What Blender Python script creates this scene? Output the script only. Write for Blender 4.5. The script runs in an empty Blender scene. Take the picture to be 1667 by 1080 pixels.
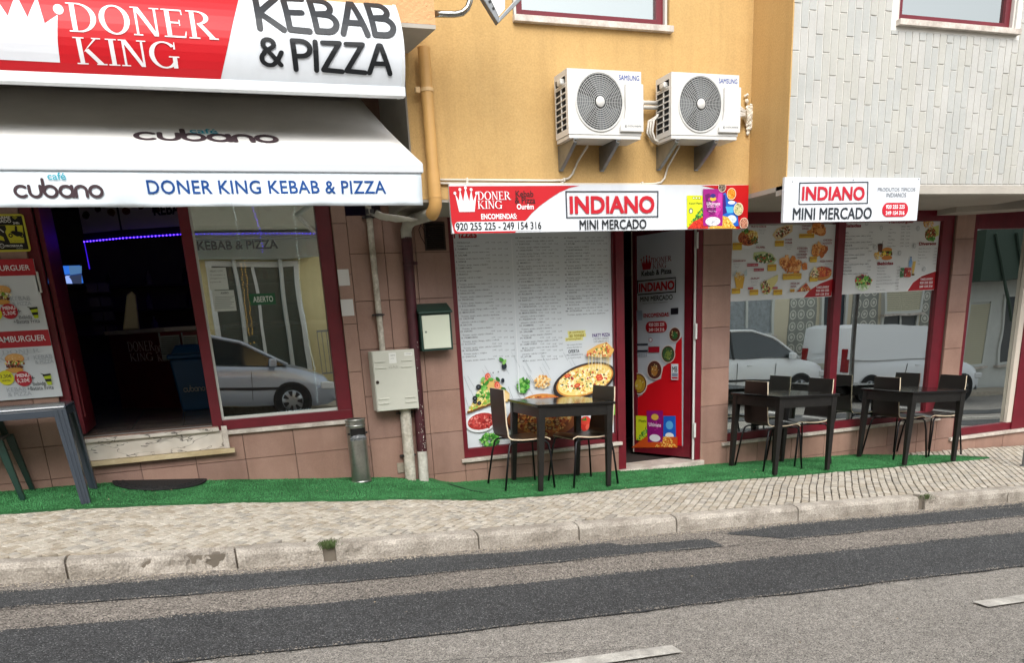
import bpy, math, random
import numpy as np
R_=random.Random(7)
rad=math.radians
sc=bpy.context.scene
# ---------------------------------------------------------------- camera, world, sun, exposure
F,CX,CY=1330.0,839.0,950.0              # focal length and principal point of the 1667 px wide photograph
YAW,PIT,ROL=0.347,0.309,-0.056
CAMP=(0.0,-7.4,1.6)
def _rx(a): c,s=math.cos(a),math.sin(a); return np.array([[1,0,0],[0,c,-s],[0,s,c]])
def _rz(a): c,s=math.cos(a),math.sin(a); return np.array([[c,-s,0],[s,c,0],[0,0,1]])
RM=_rz(ROL)@_rx(PIT)@np.array([[1,0,0],[0,0,-1],[0,1,0]],float)@_rz(YAW)   # world -> camera (x right, y down, z forward)
from mathutils import Matrix, Vector
cd=bpy.data.cameras.new('camera'); cam=bpy.data.objects.new('camera',cd); sc.collection.objects.link(cam); sc.camera=cam
cd.sensor_width=36; cd.lens=F/1667*36; cd.shift_x=(833.5-CX)/1667; cd.shift_y=(CY-540)/1667
cd.clip_start=.05; cd.clip_end=500
m=Matrix([[RM[0][i],-RM[1][i],-RM[2][i]] for i in range(3)]).to_4x4(); m.translation=CAMP; cam.matrix_world=m
w=bpy.data.worlds.new('World'); sc.world=w; w.use_nodes=True; nt=w.node_tree
for n in list(nt.nodes): nt.nodes.remove(n)
sky=nt.nodes.new('ShaderNodeTexSky'); sky.sky_type='NISHITA'; sky.sun_disc=False
SUN_EL,SUN_ROT=rad(44),rad(192)
sky.sun_elevation=SUN_EL; sky.sun_rotation=SUN_ROT; sky.dust_density=3.0; sky.air_density=1.2
hs=nt.nodes.new('ShaderNodeHueSaturation'); hs.inputs['Saturation'].default_value=.22
bg=nt.nodes.new('ShaderNodeBackground'); bg.inputs['Strength'].default_value=.15
ow=nt.nodes.new('ShaderNodeOutputWorld')
nt.links.new(sky.outputs[0],hs.inputs['Color']); nt.links.new(hs.outputs[0],bg.inputs[0]); nt.links.new(bg.outputs[0],ow.inputs[0])
ld=bpy.data.lights.new('sun','SUN'); ld.energy=1.15; ld.angle=rad(40); ld.color=(1,.97,.92)
lo=bpy.data.objects.new('sun',ld); sc.collection.objects.link(lo)
az=SUN_ROT   # direction towards the sun: rotation measured from +Y, clockwise
sd=Vector((math.sin(az)*math.cos(SUN_EL),math.cos(az)*math.cos(SUN_EL),math.sin(SUN_EL)))
lo.rotation_euler=sd.to_track_quat('Z','Y').to_euler()
sc.view_settings.view_transform='Standard'; sc.view_settings.look='None'; sc.view_settings.gamma=1
sc.view_settings.use_curve_mapping=False; sc.view_settings.exposure=0.9
sc.cycles.max_bounces=8; sc.cycles.transparent_max_bounces=16; sc.cycles.glossy_bounces=5
# ---------------------------------------------------------------- measuring helpers
def ray(px,py):
    return RM.T@np.array([(px-CX)/F,(py-CY)/F,1.0])
def W(px,py,Y):                          # the point of the vertical plane y=Y that the photograph shows at (px,py): (X,Z)
    d=ray(px,py); t=(Y-CAMP[1])/d[1]; return (float(CAMP[0]+d[0]*t),float(CAMP[2]+d[2]*t))
def WX(px,py,X):
    d=ray(px,py); t=(X-CAMP[0])/d[0]; return (float(CAMP[1]+d[1]*t),float(CAMP[2]+d[2]*t))
def WZ(px,py,Z):
    d=ray(px,py); t=(Z-CAMP[2])/d[2]; return (float(CAMP[0]+d[0]*t),float(CAMP[1]+d[1]*t))
KX=[-30,-3,-1.2,0,1,1.65,3.25,5.76,7,12,40]; KZ=[2.2,.6,.45,.345,.275,.234,.136,-.01,-.086,-.4,-2.2]
GX=[-30,-3,-1.6,-.8,-.24,1.09,1.5,1.9,2.1,3.16,4.24,5.14,6.1,7.9,9.6,14,40]; GZ=[2.3,.62,.53,.51,.46,.33,.29,.21,.17,.12,.064,.023,-.028,-.12,-.21,-.5,-2.2]
def kz(x): return float(np.interp(x,KX,KZ))
def G(x,y):                              # height of the pavement
    a=float(np.interp(x,GX,GZ)); b=kz(x); t=min(max(-y/2.05,0),1); return a+(b-a)*t
def RZ(x): return kz(x)-.12              # height of the road
def L(h):                                # '#rrggbb' -> linear
    h=h.lstrip('#'); o=[]
    for i in (0,2,4):
        c=int(h[i:i+2],16)/255; o.append(c/12.92 if c<=.04045 else ((c+.055)/1.055)**2.4)
    return tuple(o)
# ---------------------------------------------------------------- materials
MATS={}
def mat(name,col,rough=.6,metal=0,var=.0,vs=3.0,bump=0,bs=60,coat=0,col2=None,fine=0,fs=200,emit=None,es=1,spec=.5,streak=0,bd=.01):
    if name in MATS: return MATS[name]
    if isinstance(col,str): col=L(col)
    if isinstance(col2,str): col2=L(col2)
    m=bpy.data.materials.new(name); m.use_nodes=True; n=m.node_tree; b=n.nodes['Principled BSDF']
    b.inputs['Base Color'].default_value=(*col,1); b.inputs['Roughness'].default_value=rough; b.inputs['Metallic'].default_value=metal
    b.inputs['Coat Weight'].default_value=coat; b.inputs['Specular IOR Level'].default_value=spec
    tc=n.nodes.new('ShaderNodeTexCoord'); co=tc.outputs['Object']
    cur=None
    if var or col2:
        nz=n.nodes.new('ShaderNodeTexNoise'); nz.inputs['Scale'].default_value=vs; nz.inputs['Detail'].default_value=6; nz.inputs['Roughness'].default_value=.65
        n.links.new(co,nz.inputs['Vector'])
        mr=n.nodes.new('ShaderNodeMapRange'); mr.inputs[1].default_value=.35; mr.inputs[2].default_value=.65
        n.links.new(nz.outputs['Fac'],mr.inputs[0])
        mx=n.nodes.new('ShaderNodeMix'); mx.data_type='RGBA'
        c2=col2 if col2 else tuple(c*(1-var) for c in col)
        mx.inputs[6].default_value=(*col,1); mx.inputs[7].default_value=(*c2,1)
        n.links.new(mr.outputs[0],mx.inputs[0]); cur=mx.outputs[2]
    if fine:
        nf=n.nodes.new('ShaderNodeTexNoise'); nf.inputs['Scale'].default_value=fs; nf.inputs['Detail'].default_value=3
        n.links.new(co,nf.inputs['Vector'])
        mf=n.nodes.new('ShaderNodeMapRange'); mf.inputs[1].default_value=.3; mf.inputs[2].default_value=.7; mf.inputs[3].default_value=1-fine; mf.inputs[4].default_value=1+fine
        n.links.new(nf.outputs['Fac'],mf.inputs[0])
        vm=n.nodes.new('ShaderNodeVectorMath'); vm.operation='SCALE'
        if cur: n.links.new(cur,vm.inputs[0])
        else: vm.inputs[0].default_value=col
        n.links.new(mf.outputs[0],vm.inputs['Scale']); cur=vm.outputs[0]
    if streak:
        mp=n.nodes.new('ShaderNodeMapping'); mp.inputs['Scale'].default_value=(7,7,.35); n.links.new(co,mp.inputs[0])
        ns=n.nodes.new('ShaderNodeTexNoise'); ns.inputs['Scale'].default_value=1.4; ns.inputs['Detail'].default_value=5; n.links.new(mp.outputs[0],ns.inputs['Vector'])
        ms=n.nodes.new('ShaderNodeMapRange'); ms.inputs[1].default_value=.48; ms.inputs[2].default_value=.72; ms.inputs[3].default_value=1; ms.inputs[4].default_value=1-streak
        n.links.new(ns.outputs['Fac'],ms.inputs[0]); vs_=n.nodes.new('ShaderNodeVectorMath'); vs_.operation='SCALE'
        if cur: n.links.new(cur,vs_.inputs[0])
        else: vs_.inputs[0].default_value=col
        n.links.new(ms.outputs[0],vs_.inputs['Scale']); cur=vs_.outputs[0]
    if cur: n.links.new(cur,b.inputs['Base Color'])
    if bump:
        nb=n.nodes.new('ShaderNodeTexNoise'); nb.inputs['Scale'].default_value=bs; nb.inputs['Detail'].default_value=4
        n.links.new(co,nb.inputs['Vector'])
        bp=n.nodes.new('ShaderNodeBump'); bp.inputs['Strength'].default_value=bump; bp.inputs['Distance'].default_value=bd
        n.links.new(nb.outputs['Fac'],bp.inputs['Height']); n.links.new(bp.outputs[0],b.inputs['Normal'])
    if emit:
        b.inputs['Emission Color'].default_value=(*L(emit),1); b.inputs['Emission Strength'].default_value=es
    MATS[name]=m; return m
def glassmat(name,refl=.3,tint=(.8,.86,.82)):
    m=bpy.data.materials.new(name); m.use_nodes=True; n=m.node_tree
    for x in list(n.nodes): n.nodes.remove(x)
    o=n.nodes.new('ShaderNodeOutputMaterial'); t=n.nodes.new('ShaderNodeBsdfTransparent'); g=n.nodes.new('ShaderNodeBsdfGlossy')
    t.inputs[0].default_value=(*tint,1); g.inputs['Roughness'].default_value=0.0; g.inputs['Color'].default_value=(.92,.97,.95,1)
    lw=n.nodes.new('ShaderNodeLayerWeight'); lw.inputs[0].default_value=.35
    mr=n.nodes.new('ShaderNodeMapRange'); mr.inputs[3].default_value=refl; mr.inputs[4].default_value=1
    n.links.new(lw.outputs['Fresnel'],mr.inputs[0])
    tc=n.nodes.new('ShaderNodeTexCoord'); nz=n.nodes.new('ShaderNodeTexNoise'); nz.inputs['Scale'].default_value=1.6; nz.inputs['Detail'].default_value=1
    bp=n.nodes.new('ShaderNodeBump'); bp.inputs['Strength'].default_value=.10; bp.inputs['Distance'].default_value=.01
    n.links.new(tc.outputs['Object'],nz.inputs['Vector']); n.links.new(nz.outputs['Fac'],bp.inputs['Height']); n.links.new(bp.outputs[0],g.inputs['Normal'])
    mx=n.nodes.new('ShaderNodeMixShader'); n.links.new(mr.outputs[0],mx.inputs[0]); n.links.new(t.outputs[0],mx.inputs[1]); n.links.new(g.outputs[0],mx.inputs[2])
    n.links.new(mx.outputs[0],o.inputs[0]); MATS[name]=m; return m
def printmat(name,rough=.45,spec=.4,grime=.06):
    m=bpy.data.materials.new(name); m.use_nodes=True; n=m.node_tree; b=n.nodes['Principled BSDF']
    a=n.nodes.new('ShaderNodeAttribute'); a.attribute_name='Col'
    tc=n.nodes.new('ShaderNodeTexCoord'); nz=n.nodes.new('ShaderNodeTexNoise'); nz.inputs['Scale'].default_value=4; nz.inputs['Detail'].default_value=8
    n.links.new(tc.outputs['Object'],nz.inputs['Vector'])
    mr=n.nodes.new('ShaderNodeMapRange'); mr.inputs[1].default_value=.3; mr.inputs[2].default_value=.7; mr.inputs[3].default_value=1; mr.inputs[4].default_value=1-grime
    n.links.new(nz.outputs['Fac'],mr.inputs[0])
    vm=n.nodes.new('ShaderNodeVectorMath'); vm.operation='SCALE'
    n.links.new(a.outputs['Color'],vm.inputs[0]); n.links.new(mr.outputs[0],vm.inputs['Scale']); n.links.new(vm.outputs[0],b.inputs['Base Color'])
    b.inputs['Roughness'].default_value=rough; b.inputs['Specular IOR Level'].default_value=spec
    MATS[name]=m; return m
PRINT=printmat('printed_vinyl'); PRINTF=printmat('printed_fabric',.8,.2,.1)
# ---------------------------------------------------------------- scene bookkeeping
COL=sc.collection; OFF={}
def tag(o,label=None,cat=None,group=None,kind=None):
    if label: o['label']=label
    if cat: o['category']=cat
    if group: o['group']=group
    if kind: o['kind']=kind
    return o
def root(name,loc,label,cat,group=None,rz=0):
    o=bpy.data.objects.new(name,None); COL.objects.link(o); o.location=loc; o.rotation_euler=(0,0,rz); o.empty_display_size=.1
    OFF[o]=tuple(loc); return tag(o,label,cat,group)
def copy_tree(o,parent=None):
    c=o.copy(); COL.objects.link(c)
    if parent is not None: c.parent=parent
    for ch in list(o.children): copy_tree(ch,c)
    return c
class MB:
    def __init__(s): s.v=[];s.f=[];s.m=[];s.c=None
    def add(s,vs,fs,m=0):
        b=len(s.v); s.v+= [tuple(map(float,p)) for p in vs]; s.f+=[tuple(i+b for i in f) for f in fs]; s.m+=[m]*len(fs); return s
    def box(s,x0,x1,y0,y1,z0,z1,m=0):
        return s.add([(x0,y0,z0),(x1,y0,z0),(x1,y1,z0),(x0,y1,z0),(x0,y0,z1),(x1,y0,z1),(x1,y1,z1),(x0,y1,z1)],
            [(0,3,2,1),(4,5,6,7),(0,1,5,4),(1,2,6,5),(2,3,7,6),(3,0,4,7)],m)
    def hexa(s,b,t,m=0):                 # bottom quad, top quad (both counter-clockwise from above)
        return s.add(list(b)+list(t),[(3,2,1,0),(4,5,6,7),(0,1,5,4),(1,2,6,5),(2,3,7,6),(3,0,4,7)],m)
    def poly(s,pts,m=0): return s.add(pts,[tuple(range(len(pts)))],m)
    def prism(s,pts,d,m=0):              # polygon (3D points) pushed along d
        n=len(pts); q=[tuple(p[i]+d[i] for i in range(3)) for p in pts]
        return s.add(list(pts)+q,[tuple(range(n))[::-1],tuple(range(n,2*n))]+[(i,(i+1)%n,n+(i+1)%n,n+i) for i in range(n)],m)
    def tube(s,pts,r,n=8,m=0,cap=True,sc_=(1,1)):
        P=[Vector(p) for p in pts]; rs=r if isinstance(r,(list,tuple)) else [r]*len(P); rings=[]; up=None
        for i,p in enumerate(P):
            t=(P[min(i+1,len(P)-1)]-P[max(i-1,0)]).normalized()
            if up is None:
                up=Vector((0,0,1)) if abs(t.z)<.9 else Vector((0,1,0))
            a=t.cross(up).normalized(); b=a.cross(t).normalized(); up=b
            rings.append([p+(a*math.cos(2*math.pi*k/n)*sc_[0]+b*math.sin(2*math.pi*k/n)*sc_[1])*rs[i] for k in range(n)])
        vs=[v for rg in rings for v in rg]; fs=[]
        for i in range(len(P)-1):
            for k in range(n): fs.append((i*n+k,i*n+(k+1)%n,(i+1)*n+(k+1)%n,(i+1)*n+k))
        if cap: fs+= [tuple(range(n))[::-1],tuple((len(P)-1)*n+k for k in range(n))]
        return s.add(vs,fs,m)
    def lathe(s,prof,c=(0,0,0),n=24,m=0,axis='z'):
        vs=[];fs=[]
        for (r,h) in prof:
            for k in range(n):
                a=2*math.pi*k/n; u,v=r*math.cos(a),r*math.sin(a)
                vs.append((c[0]+u,c[1]+v,c[2]+h) if axis=='z' else (c[0]+u,c[1]+h,c[2]+v))
        for i in range(len(prof)-1):
            for k in range(n): fs.append((i*n+k,i*n+(k+1)%n,(i+1)*n+(k+1)%n,(i+1)*n+k))
        return s.add(vs,fs,m)
    def build(s,name,mats,parent=None,smooth=False,bevel=0,bseg=2,loc=None,auto=None):
        off=(0,0,0)
        if parent is not None: off=OFF.get(parent,(0,0,0))
        elif loc is not None: off=loc
        me=bpy.data.meshes.new(name)
        me.from_pydata([(a-off[0],b-off[1],c-off[2]) for a,b,c in s.v],[],s.f)
        mats=mats if isinstance(mats,(list,tuple)) else [mats]
        for mm in mats: me.materials.append(mm)
        if len(mats)>1: me.polygons.foreach_set('material_index',s.m)
        if s.c is not None:
            ca=me.color_attributes.new('Col','FLOAT_COLOR','CORNER'); arr=[]
            for pi,p in enumerate(me.polygons): arr+= (list(s.c[pi])+[1.0])*p.loop_total
            ca.data.foreach_set('color',arr)
        if smooth: me.polygons.foreach_set('use_smooth',[True]*len(me.polygons))
        me.update()
        o=bpy.data.objects.new(name,me); COL.objects.link(o)
        if parent is not None: o.parent=parent; OFF[o]=off
        elif loc is not None: o.location=loc; OFF[o]=loc
        else: OFF[o]=(0,0,0)
        if auto is not None and smooth:
            try:
                md=o.modifiers.new('smooth','EDGE_SPLIT'); md.split_angle=rad(auto)
            except Exception: pass
        if bevel:
            bv=o.modifiers.new('bevel','BEVEL'); bv.width=bevel; bv.segments=bseg; bv.limit_method='ANGLE'; bv.angle_limit=rad(40)
        return o
# ---------------------------------------------------------------- printed surfaces: flat colour geometry laid on real panels
class Surf:                              # surface coordinates (a,b); hit() reads them from the photograph
    def __init__(s,Y): s.Y=Y
    def hit(s,px,py): return W(px,py,s.Y)
    def pos(s,a,b,o): return (a,s.Y-o,b)
class Tilt(Surf):                        # plane through P spanned by unit U (a) and V (b), normal N towards the viewer
    def __init__(s,P,U,V): s.P=np.array(P,float);s.U=np.array(U,float);s.U/=np.linalg.norm(s.U);s.V=np.array(V,float);s.V/=np.linalg.norm(s.V);s.N=np.cross(s.U,s.V)
    def hit(s,px,py):
        d=ray(px,py);c=np.array(CAMP); t=((s.P-c)@s.N)/(d@s.N); q=c+d*t-s.P; return (float(q@s.U),float(q@s.V))
    def pos(s,a,b,o): q=s.P+s.U*a+s.V*b+s.N*o; return tuple(float(x) for x in q)
class Bulge(Surf):                       # vertical sheet whose depth follows prof(z)
    def __init__(s,prof): s.prof=prof
    def hit(s,px,py):
        y=s.prof(3.3)
        for i in range(8): X,Z=W(px,py,y); y=s.prof(Z)
        return (X,Z)
    def pos(s,a,b,o): return (a,s.prof(b)-o,b)
_fc={}
def fontmesh(body,bold=0,res=2,shear=0,sp=1,align='LEFT',lsp=1):
    k=(body,bold,res,shear,sp,align,lsp)
    if k in _fc: return _fc[k]
    c=bpy.data.curves.new('t','FONT'); c.body=body; c.offset=bold; c.resolution_u=res; c.shear=shear; c.space_character=sp; c.align_x=align; c.space_line=lsp
    c.fill_mode='FRONT'
    o=bpy.data.objects.new('t',c); COL.objects.link(o); dg=bpy.context.evaluated_depsgraph_get(); dg.update()
    me=bpy.data.meshes.new_from_object(o.evaluated_get(dg))
    vs=[(v.co.x,v.co.y) for v in me.vertices]; fs=[tuple(p.vertices) for p in me.polygons]
    bpy.data.objects.remove(o); bpy.data.curves.remove(c); bpy.data.meshes.remove(me)
    _fc[k]=(vs,fs); return _fc[k]
class Print:
    def __init__(s,surf,base=.002,step=.00025,split=None): s.s=surf;s.clip=None;s.mb=MB();s.mb.c=[];s.o=base;s.st=step;s.split=split
    def up(s): s.o+=s.st
    def raw(s,pts,fs,col,up=True):
        if isinstance(col,str): col=L(col)
        if s.split:                       # cut into bands so print follows a curved sheet
            import bmesh
            bm=bmesh.new(); vv=[bm.verts.new((a,b,0)) for a,b in pts]
            for f in fs:
                try: bm.faces.new([vv[i] for i in f])
                except ValueError: pass
            lo_=min(b for a,b in pts); hi=max(b for a,b in pts); z=math.floor(lo_/s.split)*s.split
            while z<hi:
                if z>lo_: bmesh.ops.bisect_plane(bm,geom=bm.verts[:]+bm.edges[:]+bm.faces[:],plane_co=(0,z,0),plane_no=(0,1,0))
                z+=s.split
            bm.verts.index_update(); pts=[(v.co.x,v.co.y) for v in bm.verts]; fs=[tuple(v.index for v in f.verts) for f in bm.faces]; bm.free()
        if s.clip: c=s.clip; pts=[(min(max(a,c[0]),c[2]),min(max(b,c[1]),c[3])) for a,b in pts]
        s.mb.add([s.s.pos(a,b,s.o) for a,b in pts],fs); s.mb.c+=[col]*len(fs)
        if up: s.up()
    def poly(s,pts,col,up=True):          # surface coordinates
        s.raw(pts,[tuple(range(len(pts)))],col,up)
    def pp(s,pts,col): s.poly([s.s.hit(*p) for p in pts],col)      # points read from the photograph
    def rect(s,a0,b0,a1,b1,col): s.poly([(a0,b0),(a1,b0),(a1,b1),(a0,b1)],col)
    def box(s,x0,y0,x1,y1): # px box -> surface box
        mx,my=(x0+x1)/2,(y0+y1)/2
        return s.s.hit(x0,my)[0],s.s.hit(mx,y1)[1],s.s.hit(x1,my)[0],s.s.hit(mx,y0)[1]
    def prect(s,x0,y0,x1,y1,col): s.rect(*s.box(x0,y0,x1,y1),col)
    def rrect(s,x0,y0,x1,y1,col,r=.4):
        a0,b0,a1,b1=s.box(x0,y0,x1,y1); q=min(a1-a0,b1-b0)*r; P=[]
        for cx,cy,t0 in ((a1-q,b1-q,0),(a0+q,b1-q,90),(a0+q,b0+q,180),(a1-q,b0+q,270)):
            for k in range(6): t=rad(t0+k*18); P.append((cx+q*math.cos(t),cy+q*math.sin(t)))
        s.poly(P,col)
    def ell(s,x,y,rx,ry,col,n=20,rot=0,jit=0):
        a,b=s.s.hit(x,y); k=s.s.hit(x+1,y); ux=abs(k[0]-a); uy=abs(s.s.hit(x,y+1)[1]-b)
        s.ellw(a,b,rx*ux,ry*uy,col,n,rot,jit)
    def ellw(s,a,b,ra,rb,col,n=16,rot=0,jit=0):
        c,q=math.cos(rot),math.sin(rot); P=[]
        for k in range(n):
            t=2*math.pi*k/n; j=1+R_.uniform(-jit,jit); u,v=ra*math.cos(t)*j,rb*math.sin(t)*j; P.append((a+u*c-v*q,b+u*q+v*c))
        s.poly(P,col)
    def text(s,body,x0,y0,x1,y1,col,bold=0,res=3,shear=0,sp=1,align='LEFT',lsp=1):   # fits the photo box
        vs,fs=fontmesh(body,bold if bold<.02 else 0,res,shear,sp,align,lsp)
        if not vs: return
        bb=bold*.55 if bold>=.02 and (res>1 or bold>=.04) else 0
        a0,b0,a1,b1=s.box(x0,y0,x1,y1)
        mx=[min(v[0] for v in vs),max(v[0] for v in vs)]; my=[min(v[1] for v in vs),max(v[1] for v in vs)]
        o_=s.o; mx[0]-=bb; mx[1]+=bb; my[0]-=bb; my[1]+=bb
        for k,(dx,dy) in enumerate(((bb,bb),(-bb,-bb),(bb,-bb),(-bb,bb)) if bb else ((0,0),)):
            s.raw([(a0+(x+dx-mx[0])/(mx[1]-mx[0])*(a1-a0),b0+(y+dy-my[0])/(my[1]-my[0])*(b1-b0)) for x,y in vs],fs,col,up=False); s.o+=.00003
        s.o=o_
    def pieces(s,polys,x0,y0,x1,y1,col,mx,my):
        a0,b0,a1,b1=s.box(x0,y0,x1,y1)
        for P in polys:
            s.poly([(a0+(x-mx[0])/(mx[1]-mx[0])*(a1-a0),b0+(y-my[0])/(my[1]-my[0])*(b1-b0)) for x,y in P],col,up=False); s.o+=.00002
    def serif(s,word,x0,y0,x1,y1,col):
        P=[];x=0
        for ch in word:
            g,w_=SERIF[ch]; P+=[[(x+a,b) for a,b in q] for q in g]; x+=w_+.06
        s.pieces(P,x0,y0,x1,y1,col,(0,x-.06),(0,1))
    def strokes(s,word,x0,y0,x1,y1,col,th=.15,asc=1.5,asp=1):
        P=[];x=0
        for ch in word:
            g,w_=ROUND[ch]
            for ln in g: P+=thick([(x+a,b) for a,b in ln],th,asp)
            x+=w_+ (.24 if word.islower() else .16)
        mx=(min(p[0] for q in P for p in q),max(p[0] for q in P for p in q)); my=(min(p[1] for q in P for p in q),max(p[1] for q in P for p in q))
        s.pieces(P,x0,y0,x1,y1,col,mx,my)
    def blobs(s,n,inside,cols,r0,r1,asp=1,jit=.25,m=7):   # inside() -> (x,y) photo point
        base=s.o; st=s.st; s.st=0
        for i in range(n):
            s.o=base+(i%40)*.000012; x,y=inside(); r=R_.uniform(r0,r1); s.ell(x,y,r,r*asp*R_.uniform(.5,1.1),R_.choice(cols),m,R_.uniform(0,3.14),jit)
        s.o=base+.0005; s.st=st
    def food(s,cx,cy,rx,ry,cols,n,r0,r1,rot=0,asp=1,m=7):
        def f():
            t=R_.uniform(0,6.283); q=math.sqrt(R_.random())*.93; u,v=rx*q*math.cos(t),ry*q*math.sin(t)
            return cx+u*math.cos(rot)-v*math.sin(rot),cy+u*math.sin(rot)+v*math.cos(rot)
        s.blobs(n,f,cols,r0,r1,asp,.25,m)
    def tri(s,P,cols,n,r0,r1,asp=1):
        def f():
            a,b=R_.random(),R_.random()
            if a+b>1: a,b=1-a,1-b
            return tuple(P[0][i]+(P[1][i]-P[0][i])*a+(P[2][i]-P[0][i])*b for i in (0,1))
        s.blobs(n,f,cols,r0,r1,asp)
    def build(s,name,parent=None,mat_=None,loc=None): 
        return s.mb.build(name,mat_ or PRINT,parent,loc=loc)
def arc(cx,cy,rx,ry,a0,a1,n=12): return [(cx+rx*math.cos(rad(a0+(a1-a0)*i/n)),cy+ry*math.sin(rad(a0+(a1-a0)*i/n))) for i in range(n+1)]
def thick(line,th,asp=1):
    out=[];h=th/2
    for i in range(len(line)-1):
        (x0,y0),(x1,y1)=line[i],line[i+1]; d=math.hypot(x1-x0,y1-y0)
        if d<1e-6: continue
        nx,ny=-(y1-y0)/d*h,(x1-x0)/d*h; out.append([(x0+nx,y0+ny),(x1+nx,y1+ny),(x1-nx,y1-ny),(x0-nx,y0-ny)])
    for (x,y) in line: out.append([(x+h*math.cos(2*math.pi*k/10),y+h*math.sin(2*math.pi*k/10)) for k in range(10)])
    return out
def bx(x0,y0,x1,y1): return [(x0,y0),(x1,y0),(x1,y1),(x0,y1)]
def band(o,i): return [[o[k],o[k+1],i[k+1],i[k]] for k in range(len(o)-1)]
def sf(x0,x1,y,up): # serif foot
    return [[(x0,y),(x1,y),(x1,y+.045*up),(x0,y+.045*up)]]
SERIF={
'D':([bx(.1,0,.24,1)]+sf(0,.4,0,1)+sf(0,.4,1,-1)+band(arc(.3,.5,.52,.5,-90,90,14),arc(.3,.5,.36,.45,-90,90,14)),.84),
'O':(band(arc(.45,.5,.45,.52,0,360,24),arc(.45,.5,.29,.46,0,360,24)),.9),
'N':([bx(.1,0,.17,1),bx(.68,0,.75,1),[(.07,1),(.24,1),(.75,0),(.62,0)]]+sf(0,.28,0,1)+sf(.0,.2,1,-1)+sf(.57,.86,1,-1),.86),
'E':([bx(.1,0,.24,1),bx(.2,0,.66,.06),bx(.2,.48,.52,.54),bx(.2,.94,.62,1),[(.61,0),(.66,0),(.7,.22),(.67,.22)],[(.58,1),(.62,1),(.63,.8),(.6,.8)],bx(.5,.4,.53,.62)]+sf(0,.3,0,1)+sf(0,.3,1,-1),.7),
'R':([bx(.1,0,.24,1),[(.3,.5),(.45,.52),(.86,0),(.68,0)],bx(.62,0,.92,.045)]+sf(0,.34,0,1)+sf(0,.34,1,-1)+band(arc(.3,.745,.38,.255,-90,90,12),arc(.3,.745,.23,.205,-90,90,12)),.9),
'K':([bx(.1,0,.24,1),[(.24,.42),(.3,.48),(.74,1),(.66,1)],[(.3,.5),(.42,.58),(.86,0),(.68,0)],bx(.6,0,.92,.045),bx(.56,.955,.84,1)]+sf(0,.34,0,1)+sf(0,.34,1,-1),.92),
'I':([bx(.1,0,.24,1)]+sf(0,.34,0,1)+sf(0,.34,1,-1),.34),
'G':(band(arc(.48,.5,.48,.52,40,330,20),arc(.48,.5,.32,.46,40,330,20))+[bx(.74,.0,.88,.42),bx(.62,.4,.96,.45),[(.8,.72),(.86,.72),(.86,1),(.83,1)]],.96),
}
ROUND={
'c':([arc(.45,.45,.45,.45,50,310,14)],.78),
'u':([[(0,.9),(0,.45)]+arc(.4,.4,.4,.4,180,360,12)+[(.8,.9)]],.8),
'b':([[(0,1.45),(0,.45)],arc(.45,.45,.45,.45,0,360,20)],.9),
'a':([arc(.45,.45,.45,.45,0,360,20),[(.9,.9),(.9,0)]],.9),
'n':([[(0,0),(0,.45)]+arc(.4,.5,.4,.4,180,0,12)+[(.8,0)]],.8),
'o':([arc(.45,.45,.45,.45,0,360,20)],.9),
'K':([[(0,0),(.02,1)],[(.55,.95),(.04,.45),(.62,0)]],.6),
'E':([[(.5,1),(0,.98),(.03,.02),(.55,0)],[(.02,.52),(.42,.54)]],.55),
'B':([[(.05,.02),(0,1),(.3,.98)]+arc(.3,.76,.22,.22,90,-60,8)+[(.1,.53)],[(.15,.53),(.35,.52)]+arc(.35,.27,.26,.25,80,-90,8)+[(.05,.02)]],.6),
'A':([[(0,0),(.34,1),(.4,1),(.68,0)],[(.14,.33),(.56,.33)]],.68),
'&':([[(.62,.02),(.1,.72)]+arc(.27,.8,.17,.19,200,-30,10)+[(.12,.48)]+arc(.26,.24,.24,.24,130,300,10)+[(.5,.16),(.66,.5)]],.68),
'P':([[(.04,0),(0,1),(.25,1)]+arc(.25,.73,.27,.27,90,-90,10)+[(.04,.45)]],.52),
'I':([[(0,0),(.02,1)]],.06),
'Z':([[(.03,.98),(.56,1),(.0,.03),(.6,0)]],.58),
}
def crown(P,x0,y0,x1,y1,col,ball=True):
    a0,b0,a1,b1=P.box(x0,y0,x1,y1); w_=a1-a0;h=b1-b0
    tips=[(0,.78),(.24,.93),(.5,1),(.76,.93),(1,.78)]; pts=[(.14,0),(.86,0)]
    seq=[(1,.78),(.83,.45),(.76,.93),(.64,.42),(.5,1),(.36,.42),(.24,.93),(.17,.45),(0,.78)]
    P.poly([(a0+u*w_,b0+v*h) for u,v in [(.14,0),(.86,0)]+seq],col)
    for u,v in tips: P.ellw(a0+u*w_,b0+v*h,w_*.065,w_*.065,col,12)
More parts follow.
